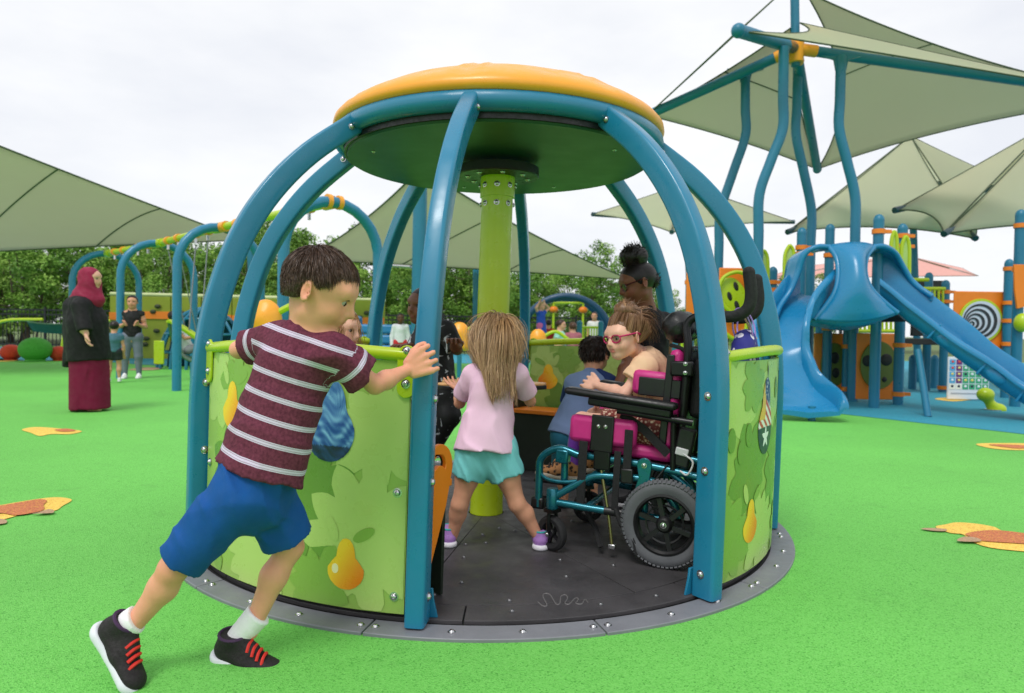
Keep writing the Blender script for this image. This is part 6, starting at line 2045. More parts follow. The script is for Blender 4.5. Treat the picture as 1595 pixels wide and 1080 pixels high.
def lime_wall():
    Y = 19.0
    t = thing('climbing_wall', 'long lime climbing wall with orange band behind the swings', 'climbing wall', (-6, Y, 0))
    LW = mat('lime_wall', (138, 150, 40), 0.55, var=0.10, vscale=1.2)
    x0, x1 = P(172, 500, Y)[0], P(600, 500, Y)[0]
    n = 9
    for k in range(n):
        a = x0 + (x1 - x0) * k / n + 0.012; b = x0 + (x1 - x0) * (k + 1) / n - 0.012
        po = obj('wall_panel', MB().box(((a + b) / 2, Y, 0.86), (b - a, 0.10, 1.68)), LW, t, smooth=False, bevel=0.01)
        obj('band', MB().box(((a + b) / 2, Y - 0.065, 1.16 + 0.04 * math.sin(k * 1.3)), (b - a, 0.03, 0.20)), ORANGE, po, smooth=False)
        for q_ in range(5):
            hx = rnd.uniform(a + 0.1, b - 0.1); hz = rnd.uniform(0.3, 1.5)
            obj('hold', MB().ball((hx, Y - 0.08, hz), (0.09, 0.05, 0.06), 8, 6), mat('dark_hold', (54, 62, 34), 0.6), po)
    obj('top_rail', MB().tube([V(x0, Y, 1.76), V(x1, Y, 1.70)], 0.05, 8), mat('pale_rail', (196, 204, 150), 0.5), t)
lime_wall()

def dome_net():
    c = P(318, 530, 15.6); c[2] = 0
    t = thing('dome_climber', 'blue ribbed dome playhouse behind the swing seats', 'dome', c)
    for k in range(9):
        a = PI * k / 8
        pts = [c + V(0.95 * math.cos(b) * math.cos(a) , 0.95 * math.cos(b) * math.sin(a) * 0.9, 1.32 * math.sin(b)) for b in np.linspace(0, PI / 2, 12)]
        obj('rib', MB().tube(pts, 0.035, 8), BLUE2, t)
        pts = [c + V(0.95 * math.cos(b) * math.cos(a + PI), 0.95 * math.cos(b) * math.sin(a + PI) * 0.9, 1.32 * math.sin(b)) for b in np.linspace(0, PI / 2, 12)]
        obj('rib', MB().tube(pts, 0.035, 8), BLUE2, t)
    sh = MB().grid(lambda u, v: c + V(0.91 * math.cos(v * 1.45) * math.cos(0.25 + u * 2.7), 0.91 * math.cos(v * 1.45) * math.sin(0.25 + u * 2.7) * 0.9, 1.28 * math.sin(v * 1.45)), 20, 10)
    obj('shell', sh, mat('deep_blue_shell', (22, 72, 112), 0.45), t, solid=0.02)
    for z in (0.35, 0.75, 1.08):
        r = 0.96 * math.sqrt(max(0, 1 - (z / 1.33) ** 2))
        obj('hoop_band', MB().tube([c + V(r * math.cos(a), r * 0.9 * math.sin(a), z) for a in np.linspace(0, 2 * PI, 32, endpoint=False)], 0.03, 6, closed=True), BLUE2, t)
    for x in (-0.55, 0.5):
        obj('sign_panel', MB().box(c + V(x, -0.9, 0.36), (0.22, 0.04, 0.5)), LIME, t, bevel=0.02)
dome_net()

def blue_boat():
    c = P(612, 530, 17.0); c[2] = 0
    t = thing('play_boat', 'low bright blue moulded play block behind the carousel', 'play block', c)
    MB_ = mat('bright_blue_plastic', (40, 130, 190), 0.4, var=0.05)
    for k in range(4):
        obj('side_plank', MB().box(c + V(0, -0.5 + 0.02 * k, 0.20 + 0.24 * k), (2.0 - 0.05 * k, 0.5, 0.22)), MB_, t, bevel=0.05)
    obj('end_block', MB().box(c + V(-0.9, -0.45, 0.62), (0.4, 0.6, 1.2)), MB_, t, bevel=0.06)
    obj('deck', MB().box(c + V(0, -1.0, 0.06), (2.6, 0.8, 0.10)), mat('brown_deck', (120, 70, 46), 0.7), t, bevel=0.01)
blue_boat()

def arch_climber():
    Y = 20.0
    cx = P(882, 500, Y)[0]
    t = thing('arch_climber', 'dark blue arched climber with lime rails beyond the carousel', 'climber', (cx, Y, 0))
    r = 72 * Y / F_PX
    for dy in (0, 0.9):
        obj('arch', MB().tube([V(cx + r * math.cos(a), Y + dy, 0.62 + 1.32 * math.sin(a)) for a in np.linspace(0, PI, 24)], 0.10, 10), mat('navy_arch', (20, 66, 100), 0.4), t)
        for s_ in (-1, 1):
            obj('arch_leg', MB().tube([V(cx + s_ * r, Y + dy, 0), V(cx + s_ * r, Y + dy, 0.64)], 0.10, 10), mat('navy_arch', (20, 66, 100)), t)
    for x in (862, 908):
        p = P(x, 500, Y)
        obj('lime_post', MB().tube([V(p[0], Y, 0), V(p[0], Y, 1.75)], 0.035, 8), LIME, t)
        obj('orange_clamp', MB().ball((p[0], Y, 1.55), (0.13, 0.10, 0.10), 10, 8), ORANGE, t)
    obj('cross_bar', MB().tube([P(862, 472, Y), P(908, 472, Y)], 0.04, 8), LIME, t)
    for x in (903, 936):
        p = P(x, 500, Y - 2)
        obj('post', MB().tube([V(p[0], Y - 2, 0), V(p[0], Y - 2, 1.15)], 0.07, 10), BLUE2, t)
        obj('post_cap', MB().ball((p[0], Y - 2, 1.15), 0.075, 10, 8), BLUE2, t)
    a, b = P(904, 486, Y - 2), P(936, 486, Y - 2)
    for z in (0.65, 1.05):
        obj('rail', MB().tube([V(a[0], a[1], z), V(b[0], b[1], z)], 0.03, 8), LIME, t)
    for k in range(8):
        x = a[0] + (b[0] - a[0]) * (k + 0.5) / 8
        obj('baluster', MB().tube([V(x, a[1], 0.65), V(x, a[1], 1.05)], 0.018, 6), LIME, t)
arch_climber()
def orange_rocker(px, py, Y, label):
    c = P(px, py, Y)
    t = thing('orange_seat', label, 'play seat', (c[0], c[1], 0), 'orange seats in the distance')
    S = Sdf(0.02); S.ell(c, (0.17, 0.10, 0.2), None, 0.05); S.cap(c, c + V(0.1, 0, -0.2), 0.12, 0.10, 0.05)
    v, f = S.mesh(); obj('seat_back', (v, f), ORANGE_P, t, ang=180)
    obj('seat_post', MB().tube([V(c[0], c[1], 0), c - V(0, 0, 0.1)], 0.04, 8), BLUE2, t)
    obj('grab_bar', MB().tube(smooth_path([c + V(0.1, 0, 0.05), c + V(0.35, 0, 0.15), c + V(0.6, 0, 0.0)], 5), 0.035, 8), LIME, t)
orange_rocker(414, 496, 7.4, 'orange seat with lime bar left of the pushing boy head')
orange_rocker(716, 520, 12.0, 'orange seat behind the boy in black')
orange_rocker(838, 528, 14.0, 'orange seat beyond the back panel of the carousel')
# ------------------------------------------------------------------ trees
LEAFM = mat('leaf', (70, 110, 40), 0.6, attr='Col', var=0.12, vscale=3, spec=0.3)
BARK = mat('bark', (92, 80, 66), 0.9, var=0.25, vscale=6, bump=0.5, bscale=30)
def make_tree(seed, h, w):
    rn = np.random.RandomState(seed)
    br = MB()
    nst = rn.randint(2, 4)
    tips = []
    for s_ in range(nst):
        an = rn.uniform(0, 6.28); b0 = V(0.25 * math.cos(an), 0.25 * math.sin(an), 0)
        top = V(math.cos(an) * w * 0.28, math.sin(an) * w * 0.28, h * rn.uniform(0.72, 0.9))
        mid = lerp(b0, top, 0.5) + rn.normal(0, 0.15, 3)
        path = smooth_path([b0, mid, top], 6)
        r0 = rn.uniform(0.05, 0.10)
        br.tube(path, list(np.linspace(r0, 0.02, len(path))), 7)
        for k in range(7):
            p = path[3 + k % (len(path) - 4)]
            a2 = rn.uniform(0, 6.28)
            q_ = p + V(math.cos(a2), math.sin(a2), rn.uniform(0.1, 0.7)) * w * rn.uniform(0.2, 0.42)
            br.tube(smooth_path([p, lerp(p, q_, 0.5) + rn.normal(0, 0.1, 3), q_], 3), [0.03, 0.028, 0.024, 0.02, 0.016, 0.012, 0.008], 5)
            tips.append(q_)
        tips.append(top)
    # leaf clumps of unequal size through the crown
    cl = []
    for tp in tips:
        cl.append((tp, rn.uniform(0.35, 0.75)))
    for k in range(26):
        a = rn.uniform(0, 6.28); z = rn.uniform(0.12, 0.98)
        rr = w * 0.5 * math.sqrt(max(0.05, 1 - ((z - 0.5) / 0.55) ** 2)) * rn.uniform(0.45, 1.0)
        cl.append((V(rr * math.cos(a), rr * math.sin(a), z * h), rn.uniform(0.3, 0.7)))
    N = 9000
    wts = np.array([c[1] ** 2 for c in cl]); wts /= wts.sum()
    ci = rn.choice(len(cl), N, p=wts)
    cc = np.array([c[0] for c in cl])[ci]; cr = np.array([c[1] for c in cl])[ci]
    d = rn.normal(0, 1, (N, 3)); d /= np.linalg.norm(d, axis=1)[:, None]
    pos = cc + d * (cr * rn.uniform(0.35, 1.0, N) ** 0.6)[:, None] * V(1, 1, 0.75)
    pos[:, 2] = np.maximum(pos[:, 2], 0.15)
    nn = d + rn.normal(0, 0.7, (N, 3)) + V(0, 0, 0.5); nn /= np.linalg.norm(nn, axis=1)[:, None]
    a = np.cross(nn, rn.normal(0, 1, (N, 3))); a /= np.linalg.norm(a, axis=1)[:, None]
    b = np.cross(nn, a)
    sz = rn.uniform(0.05, 0.105, N)[:, None]
    vs = np.stack([pos - a * sz, pos - b * sz * 0.55 + nn * sz * 0.15, pos + a * sz, pos + b * sz * 0.55 + nn * sz * 0.15], 1).reshape(-1, 3)
    fs = np.arange(N * 4).reshape(N, 4)
    hue = rn.uniform(0, 1, len(cl))[ci] * 0.6 + rn.uniform(0, 1, N) * 0.4
    c0, c1, c2 = [np.array(lin(x)[:3]) for x in ((66, 108, 40), (116, 158, 56), (156, 190, 88))]
    col = np.where(hue[:, None] < 0.6, c0 + (c1 - c0) * (hue[:, None] / 0.6), c1 + (c2 - c1) * ((hue[:, None] - 0.6) / 0.4))
    return br, vs, fs, np.repeat(col, 4, axis=0)

protos = []
for i, (h, w) in enumerate(((6.2, 4.4), (5.4, 4.8), (6.8, 4.2), (4.8, 4.6), (5.8, 3.6))):
    br, vs, fs, col = make_tree(30 + i, h, w)
    mt = bpy.data.meshes.new('trunk'); mt.from_pydata(br.v, [], br.f); mt.update(); mt.materials.append(BARK); sharp_smooth(mt, 60)
    me = bpy.data.meshes.new('crown')
    me.vertices.add(len(vs)); me.vertices.foreach_set('co', vs.astype(np.float32).ravel())
    me.loops.add(fs.size); me.loops.foreach_set('vertex_index', fs.astype(np.int32).ravel())
    me.polygons.add(len(fs)); me.polygons.foreach_set('loop_start', np.arange(0, fs.size, 4, dtype=np.int32))
    me.update(calc_edges=True)
    ca = me.color_attributes.new('Col', 'FLOAT_COLOR', 'POINT')
    c4 = np.ones((len(vs), 4), np.float32); c4[:, :3] = col; ca.data.foreach_set('color', c4.ravel())
    me.materials.append(LEAFM)
    protos.append((mt, me))
tree_n = 0
def plant(x, y, sc, k, label):
    global tree_n
    t = bpy.data.objects.new('tree', None); t.empty_display_size = 0.2
    t.location = (x, y, 0); t.rotation_euler = (0, 0, rnd.uniform(0, 6.28)); t.scale = (sc, sc, sc * rnd.uniform(0.92, 1.08))
    COL.objects.link(t)
    tag(t, label, 'tree', 'trees of the wood behind the playground')
    for nm, me in (('trunk', protos[k][0]), ('crown', protos[k][1])):
        o = bpy.data.objects.new(nm, me); COL.objects.link(o); o.parent = t
    tree_n += 1
rows = [(30.5, 2.3, 0.80), (33.5, 2.6, 0.95), (37.5, 3.0, 1.08)]
for ri, (Y, step, sc) in enumerate(rows):
    x = -34.0 - ri * 3
    xe = 13.0 + ri * 2
    i = 0
    while x < xe:
        # the wood is lower towards the right
        fall = 1.0 if x < -2 else max(0.56, 1.0 - (x + 2) * 0.045)
        plant(x + rnd.uniform(-0.5, 0.5), Y + rnd.uniform(-0.9, 0.9), sc * fall * rnd.uniform(0.84, 1.12), rnd.randrange(5), ('leafy tree in the front row of the wood just behind the fence', 'leafy tree in the middle of the wood behind the fence', 'tall leafy tree at the back of the wood, crown against the sky')[ri])
        x += step * rnd.uniform(0.85, 1.2); i += 1
# ------------------------------------------------------------------ slide tower
SLIDE = mat('slide_blue', (26, 124, 172), 0.30, var=0.05, vscale=2, coat=0.1)
def chute_mesh(st, n=6):
    """st: (point, half width, wall left, wall right) -> U-shaped trough with rolled rims, thickness built in"""
    c = smooth_path([s[0] for s in st], n)
    m = len(st)
    prm = smooth_path([V(s[1], s[2], s[3]) for s in st], n)
    vs, k_ = [], 0
    secs = []
    for i, p in enumerate(c):
        t = unit(c[min(i + 1, len(c) - 1)] - c[max(i - 1, 0)])
        th = unit(V(t[0], t[1], 0)); sd = np.cross(th, V(0, 0, 1))       # right-hand side of travel
        up = V(0, 0, 1.0)
        w, hl, hr = prm[i]
        inner = [(-w - 0.03, hl), (-w, hl + 0.012), (-w + 0.02, hl - 0.02), (-w + 0.035, hl * 0.5), (-w * 0.86, hl * 0.16), (-w * 0.6, 0.02), (0, 0), (w * 0.6, 0.02), (w * 0.86, hr * 0.16), (w - 0.035, hr * 0.5), (w - 0.02, hr - 0.02), (w, hr + 0.012), (w + 0.03, hr)]
        outer = [(w + 0.055, hr - 0.03), (w + 0.05, hr - 0.07), (w + 0.012, hr - 0.06), (w + 0.01, hr * 0.4), (w * 0.9, -0.02), (0, -0.06), (-w * 0.9, -0.02), (-w - 0.01, hl * 0.4), (-w - 0.012, hl - 0.06), (-w - 0.05, hl - 0.07), (-w - 0.055, hl - 0.03)]
        secs.append([p + sd * a + up * b for a, b in inner + outer])
    N = len(secs[0])
    vs = [q for s in secs for q in s]
    fs = [(i * N + k, i * N + (k + 1) % N, (i + 1) * N + (k + 1) % N, (i + 1) * N + k) for i in range(len(secs) - 1) for k in range(N)]
    fs.append(tuple(range(N))[::-1]); fs.append(tuple((len(secs) - 1) * N + k for k in range(N)))
    return MB().add(vs, fs)

def tower():
    base = P(1340, 600, 9.6); base[2] = 0
    t = thing('slide_tower', 'blue double slide tower with orange panels and lime rails', 'slide tower', base)
    # left curling slide, right straight slide
    L = [(P(1272, 462, 9.05), 0.25, 0.36, 0.36), (P(1252, 478, 8.8), 0.27, 0.34, 0.34), (P(1224, 512, 8.55), 0.27, 0.30, 0.30), (P(1214, 550, 8.25), 0.27, 0.28, 0.28), (P(1228, 594, 8.0), 0.29, 0.26, 0.26), (P(1252, 628, 7.75), 0.34, 0.20, 0.20), (P(1260, 643, 7.55), 0.35, 0.12, 0.12)]
    obj('curved_slide', chute_mesh(L), SLIDE, t, ang=60)
    R = [(P(1372, 462, 8.95), 0.26, 0.62, 0.20), (P(1412, 494, 8.8), 0.27, 0.54, 0.20), (P(1462, 530, 8.6), 0.27, 0.46, 0.20), (P(1520, 572, 8.35), 0.27, 0.42, 0.21), (P(1575, 610, 8.15), 0.27, 0.38, 0.21), (P(1625, 636, 7.95), 0.29, 0.30, 0.20), (P(1680, 648, 7.75), 0.31, 0.18, 0.14)]
    rs = obj('straight_slide', chute_mesh(R), SLIDE, t, ang=60)
    for f in (0.30, 0.52, 0.72):
        i = f * 6; k = int(i); a = lerp(R[k][0], R[k + 1][0], i - k); d = unit(R[k + 1][0] - R[k][0])
        sd = unit(np.cross(unit(V(d[0], d[1], 0)), V(0, 0, 1))); up = np.cross(sd, d)
        obj('slide_joint', MB().box(a + sd * 0.275 + up * 0.06, (0.03, 0.035, 0.22), (d, sd, up)), SLIDE, rs, bevel=0.01)
        obj('slide_pocket', MB().ball(a + sd * 0.262 + up * 0.06 + d * 0.16, (0.13, 0.03, 0.075), 14, 8, (d, sd, up)), SLIDE, rs)
    # moulded hood between them: one bulging sheet whose edges are the two inner rims
    Lc = smooth_path([P(*p) for p in [(1290, 384, 8.85), (1303, 402, 8.70), (1306, 430, 8.60), (1300, 456, 8.55), (1284, 480, 8.55), (1268, 498, 8.55)]], 5)
    Rc = smooth_path([P(*p) for p in [(1362, 384, 8.85), (1349, 402, 8.70), (1348, 430, 8.60), (1358, 452, 8.55), (1378, 472, 8.52), (1398, 488, 8.5)]], 5)
    nL = len(Lc) - 1
    def hood(u, v):
        k = int(round(u * nL)); p = lerp(Lc[k], Rc[k], v)
        sq_ = math.sin(PI * v) ** 0.8
        return p + V(0, -0.20 * sq_ * (0.35 + 0.65 * math.sin(PI * min(1, u * 0.85 + 0.1))) , 0.03 * sq_ * (1 - u) + (-0.06 * sq_ if u > 0.8 else 0))
    obj('slide_hood', MB().grid(hood, nL, 16), SLIDE, t, solid=0.03, ang=70)
    def under(u, v):
        a_ = hood(1, v); b_ = V(a_[0], 9.25, 1.12)
        return lerp(a_, b_, u) + V(0, 0, -0.10 * math.sin(PI * u) * math.sin(PI * v))
    obj('hood_underside', MB().grid(under, 6, 16), SLIDE, t, solid=0.03, ang=70)
    def topf(u, v):
        a_ = hood(0, v); return a_ + V(0, 0.5 * u, -0.02 * u)
    obj('hood_top', MB().grid(topf, 3, 16), SLIDE, t, solid=0.03, ang=70)
    def rim(pts, r=0.034):
        obj('slide_rim', MB().tube(smooth_path([P(*p) for p in pts], 6), r, 10), SLIDE, t)
    rim([(1292, 385, 8.84), (1272, 385, 8.82), (1254, 396, 8.85), (1244, 424, 8.9), (1232, 452, 8.9), (1216, 476, 8.82), (1206, 498, 8.65)])
    rim([(1360, 385, 8.84), (1376, 384, 8.86), (1394, 394, 8.95), (1407, 416, 9.0), (1424, 442, 8.98), (1452, 462, 8.85)])
    for cc in (Lc, Rc): obj('slide_rim', MB().tube(cc, 0.034, 10), SLIDE, t)
    for path, dx in (([(1262, 386, 8.85), (1250, 398, 8.85), (1242, 425, 8.9), (1231, 452, 8.9), (1214, 478, 8.82), (1206, 500, 8.65)], -0.04), ([(1372, 384, 8.85), (1392, 394, 8.95), (1406, 418, 9.05), (1424, 446, 9.0), (1452, 468, 8.85)], 0.04)):
        pp = smooth_path([P(*p) for p in path], 4)
        gr_ = MB().grid(lambda u, v: pp[int(round(u * (len(pp) - 1)))] + V(dx * v, 0.42 * v * (1 - 0.6 * u), -0.06 * v), len(pp) - 1, 5)
        obj('hood_wall', gr_, SLIDE, t, solid=0.03)
    ex = P(1268, 655, 7.6)
    obj('slide_foot', MB().tube([V(ex[0], 7.66, 0), V(ex[0], 7.66, 0.16)], 0.04, 10), BLUE2, t)
    sp = P(1447, 600, 8.2)
    obj('slide_support', MB().tube([V(sp[0], 8.2, 0), V(sp[0] + 0.03, 8.5, 0.78)], 0.04, 12), BLUE2, t)
    # posts with round caps and orange clamps
    posts = [(1204, 424, 10.8, (440, 452)), (1249, 364, 9.9, (386, 396)), (1293, 358, 10.3, (398, 512)), (1322, 470, 10.2, (540, 606)), (1369, 344, 9.13, (361, 386)), (1406, 358, 9.6, (368, 384, 538, 614)), (1473, 444, 12.0, (455, 470, 604)), (1572, 412, 11.0, (419, 472, 500, 536)),
             (1447, 432, 12.2, (470,)), (1590, 336, 9.6, (352, 420)), (1422, 560, 12.5, ()), (1456, 560, 12.8, ()), (1075, 428, 10.9, (440, 520)), (1162, 430, 10.6, (445,)), (1120, 470, 11.4, ()), (1278, 470, 11.2, ())]
    for (px, py, Y, cl) in posts:
        top = P(px, py, Y); x = top[0]
        po = obj('post', MB().tube([V(x, Y, 0), top], 0.066, 14), BLUE2, t)
        obj('post_cap', MB().ball(top, (0.068, 0.068, 0.085), 14, 8), BLUE2, po)
        for cy in cl:
            z = P(px, cy, Y)[2]
            ci = MB().lathe([(0.066, z - 0.03), (0.082, z - 0.03), (0.082, z + 0.03), (0.066, z + 0.03)], (x, Y, 0), 18)
            ci.box((x + 0.11, Y - 0.01, z), (0.09, 0.05, 0.045))
            obj('clamp', ci, ORANGE, po)
    # decks
    a, b = P(1275, 500, 9.3), P(1405, 500, 9.3)
    obj('deck', MB().box(((a[0] + b[0]) / 2, 10.1, 1.18), (b[0] - a[0], 1.8, 0.10)), BLACK, t, bevel=0.01)
    a, b = P(1400, 520, 11.5), P(1475, 520, 11.5)
    obj('deck', MB().box(((a[0] + b[0]) / 2, 12.0, 0.86), (b[0] - a[0], 1.4, 0.10)), BLACK, t, bevel=0.01)
    obj('dark_panel', MB().box((P(1445, 430, 12.6)[0], 12.6, 1.45), (0.55, 0.05, 1.0)), BLACK, t, bevel=0.01)
    # orange play panels
    def panel(px0, px1, py0, py1, Y, name='play_panel', oval=None, m=ORANGE, yaw=0.0):
        p0, p1 = P(px0, py1, Y), P(px1, py0, Y)
        w, h = p1[0] - p0[0], p1[2] - p0[2]
        po = obj(name, MB().box(((p0[0] + p1[0]) / 2, Y, (p0[2] + p1[2]) / 2), (w, 0.035, h)), m, t, bevel=0.012)
        if oval:
            cx, cz, rx, rz, mm = oval
            c = V(p0[0] + cx * w, Y - 0.02, p0[2] + cz * h)
            o = [(rx * math.cos(k), rz * math.sin(k)) for k in np.linspace(0, 2 * PI, 36, endpoint=False)]
            obj('oval_disc', MB().prism(o, lambda u, z: c + V(u, 0.0, z), lambda u, z: c + V(u, -0.025, z)), mm, po, bevel=0.005)
            return po, c
        return po, None
    DOV = mat('olive_disc', (96, 112, 40), 0.5)
    HOLE = mat('dark_hole', (24, 26, 22), 0.6)
    po, c = panel(1330, 1397, 520, 622, 9.95, oval=(0.55, 0.52, 0.26, 0.34, DOV))
    for dx, dz, r in ((-0.16, 0.06, 0.085), (0.10, 0.08, 0.09), (-0.02, -0.16, 0.045), (0.08, -0.2, 0.04)):
        obj('disc_hole', MB().ball(c + V(dx, -0.02, dz), (r, 0.02, r), 14, 8), HOLE, po)
    po, c = panel(1266, 1318, 520, 616, 10.35, oval=(0.62, 0.5, 0.20, 0.32, DOV))
    for dx, dz, r in ((0.0, 0.1, 0.07), (0.02, -0.12, 0.06)):
        obj('disc_hole', MB().ball(c + V(dx, -0.02, dz), (r, 0.02, r * 1.3), 14, 8), HOLE, po)
    # spiral panel
    po, c = panel(1483, 1567, 455, 548, 11.1, oval=(0.50, 0.52, 0.345, 0.345, LIME))
    WH_ = mat('pale_disc', (198, 206, 220), 0.4); DK = mat('dark_spiral', (38, 42, 50), 0.45)
    o = [(0.305 * math.cos(k), 0.305 * math.sin(k)) for k in np.linspace(0, 2 * PI, 40, endpoint=False)]
    obj('spiral_disc', MB().prism(o, lambda u, z: c + V(u, -0.026, z), lambda u, z: c + V(u, -0.034, z)), WH_, po)
    for i, (rr, th, off) in enumerate(((0.270, 0.036, 0.02), (0.205, 0.034, 0.055), (0.145, 0.030, 0.09), (0.090, 0.026, 0.125), (0.040, 0.018, 0.15))):
        cc = c + V(-off * 1.0, -0.036 - i * 0.0015, -off * 0.35)
        outer = [(rr * math.cos(k), rr * math.sin(k)) for k in np.linspace(0, 2 * PI, 36, endpoint=False)]
        inner = [((rr - th) * math.cos(k) - th * 0.45, (rr - th) * math.sin(k)) for k in np.linspace(0, 2 * PI, 36, endpoint=False)]
        obj('spiral_band', MB().prism(outer, lambda u, z: cc + V(u, 0, z), lambda u, z: cc + V(u, -0.004, z), [inner]), DK, po, smooth=False)
    # orange maze panel behind the push handles
    po, c = panel(1118, 1168, 418, 528, 10.5)
    po2, _ = panel(1068, 1085, 424, 495, 10.7)
    c = P(1142, 462, 10.42)
    S = Sdf(0.012); S.ell(c, (0.20, 0.025, 0.30), (V(0.94, 0, 0.34), V(0, 1, 0), V(-0.34, 0, 0.94)), 0.01)
    v, f = S.mesh(); lf = obj('leaf_disc', (v, f), LIME, po, ang=180)
    for dx, dz in ((0.03, 0.15), (-0.06, 0.0), (0.05, -0.13)):
        obj('leaf_hole', MB().ball(c + V(dx, -0.024, dz), (0.035, 0.012, 0.07), 12, 8, (V(0.9, 0, 0.3), V(0, 1, 0), V(-0.3, 0, 0.9))), HOLE, lf)
    lp = smooth_path([P(1120, 450, 10.35), P(1128, 432, 10.35), P(1148, 424, 10.35), P(1164, 432, 10.35), P(1176, 462, 10.35), P(1160, 500, 10.35), P(1140, 488, 10.35), P(1122, 468, 10.35)], 6, closed=True)
    obj('lime_loop', MB().tube(lp, 0.028, 8, closed=True), LIME, po)
    obj('lime_loop', MB().tube(smooth_path([P(1130, 520, 10.3), P(1145, 528, 10.3), P(1160, 518, 10.3), P(1164, 500, 10.3)], 5), 0.03, 8), LIME, po)
    # lime guard panels (hooped tubes with an infill sheet)
    INF = mat('pale_lime_sheet', (170, 200, 110), 0.35, var=0.04)
    for (x0, x1, y0, y1, Y) in ((1182, 1196, 392, 470, 10.2), (1222, 1237, 384, 462, 9.9), (1388, 1397, 362, 420, 9.4), (1404, 1416, 370, 430, 9.4)):
        lp = smooth_path([P(x0, y1, Y), P(x0, y0 + 20, Y), P((x0 * 2 + x1) / 3, y0 + 3, Y), P((x0 + 2 * x1) / 3, y0, Y), P(x1, y0 + 16, Y), P(x1, y1, Y)], 5)
        go = obj('guard_hoop', MB().tube(lp, 0.026, 8), LIME, t)
        b0 = MB().prism([(p[0], p[2]) for p in lp], lambda a, z: V(a, Y - 0.006, z), lambda a, z: V(a, Y + 0.006, z))
        obj('guard_sheet', b0, INF, go, smooth=False)
    # lime balustrades
    def rails(px0, px1, pyt, pyb, Y, n):
        a0, a1, b0, b1 = P(px0, pyt, Y), P(px1, pyt, Y), P(px0, pyb, Y), P(px1, pyb, Y)
        obj('guard_rail', MB().tube([a0, a1], 0.032, 8), LIME, t); obj('guard_rail', MB().tube([b0, b1], 0.03, 8), LIME, t)
        for k in range(n):
            u = (k + 0.5) / n
            obj('baluster', MB().tube([lerp(a0, a1, u), lerp(b0, b1, u)], 0.02, 8), LIME, t)
    rails(1412, 1472, 450, 482, 11.9, 9)
    rails(1330, 1398, 486, 516, 10.9, 10)
    obj('guard_rail', MB().tube([P(1412, 436, 11.9), P(1446, 436, 11.9)], 0.032, 8), LIME, t)
    rails(1060, 1074, 528, 560, 10.9, 3)
    obj('lime_wheel', MB().ball(P(1592, 503, 9.5), (0.10, 0.10, 0.13), 12, 8), LIME, t)
    obj('orange_fin', MB().prism([(0, 0), (0.2, 0.0), (0.22, -0.55), (0.06, -0.6), (0.02, -0.35)], lambda a, b: P(1580, 412, 9.5) + V(a, 0, b), lambda a, b: P(1580, 412, 9.5) + V(a, 0.03, b)), ORANGE, t, bevel=0.005)
tower()

def sign_board():
    p0, p1 = P(1475, 612, 10.4), P(1541, 557, 10.4)
    p0[2] = 0.02
    t = thing('sign_board', 'white picture board with rows of coloured squares under the straight slide', 'sign board', ((p0[0] + p1[0]) / 2, 10.4, 0))
    w, h = p1[0] - p0[0], p1[2] - p0[2]
    WB = mat('white_board', (226, 230, 236), 0.4, var=0.03)
    obj('board', MB().box(((p0[0] + p1[0]) / 2, 10.4, p0[2] + h / 2), (w, 0.03, h)), WB, t, bevel=0.008)
    cols = [(80, 170, 214), (110, 40, 120), (60, 170, 120), (60, 170, 120), (90, 184, 196), (240, 200, 70)]
    rn = random.Random(4)
    for i in range(6):
        for j in range(5):
            c = cols[0] if i < 1 else (cols[1] if i == 1 else (cols[2] if j < 4 else cols[4]))
            if j == 0 and i < 2: c = (236, 236, 220)
            m = mat('square_%d_%d_%d' % c, c, 0.4)
            cx = p0[0] + w * (0.10 + 0.16 * i); cz = p0[2] + h * (0.30 + 0.145 * j)
            sq_ = obj('picture_square', MB().box((cx, 10.382, cz), (w * 0.135, 0.006, h * 0.12)), m, t, smooth=False)
            k = rn.choice([(240, 220, 120), (40, 50, 70), (236, 240, 244), (220, 80, 70)])
            obj('symbol', MB().ball((cx, 10.378, cz + h * 0.01), (w * 0.035, 0.004, h * 0.03), 10, 6), mat('square_%d_%d_%d' % k, k, 0.4), sq_)
    obj('text_strip', MB().box((p0[0] + w * 0.45, 10.383, p0[2] + h * 0.14), (w * 0.75, 0.004, h * 0.03)), mat('square_170_176_186', (170, 176, 186), 0.5), t, smooth=False)
sign_board()

def stepper():
    b = G(1545, 640)
    t = thing('lime_stepper', 'small lime post with round knobs below the straight slide', 'play post', (b[0], b[1], 0))
    k1 = P(1535, 615, b[1]); k2 = P(1556, 638, b[1])
    S = Sdf(0.012)
    S.cap(V(b[0] + 0.01, b[1], 0.03), k1, 0.06, 0.055, 0.03); S.ell(k1, (0.105, 0.09, 0.09), None, 0.03)
    S.cap(V(b[0] + 0.01, b[1], 0.06), k2, 0.06, 0.06, 0.03); S.ell(k2, (0.085, 0.08, 0.075), None, 0.03)
    v, f = S.mesh(); obj('post', (v, f), LIME, t, ang=180)
    obj('base_plate', MB().lathe([(0.001, 0.004), (0.10, 0.004), (0.10, 0.02), (0.001, 0.02)], (b[0] + 0.01, b[1], 0), 16), STEEL, t)
stepper()
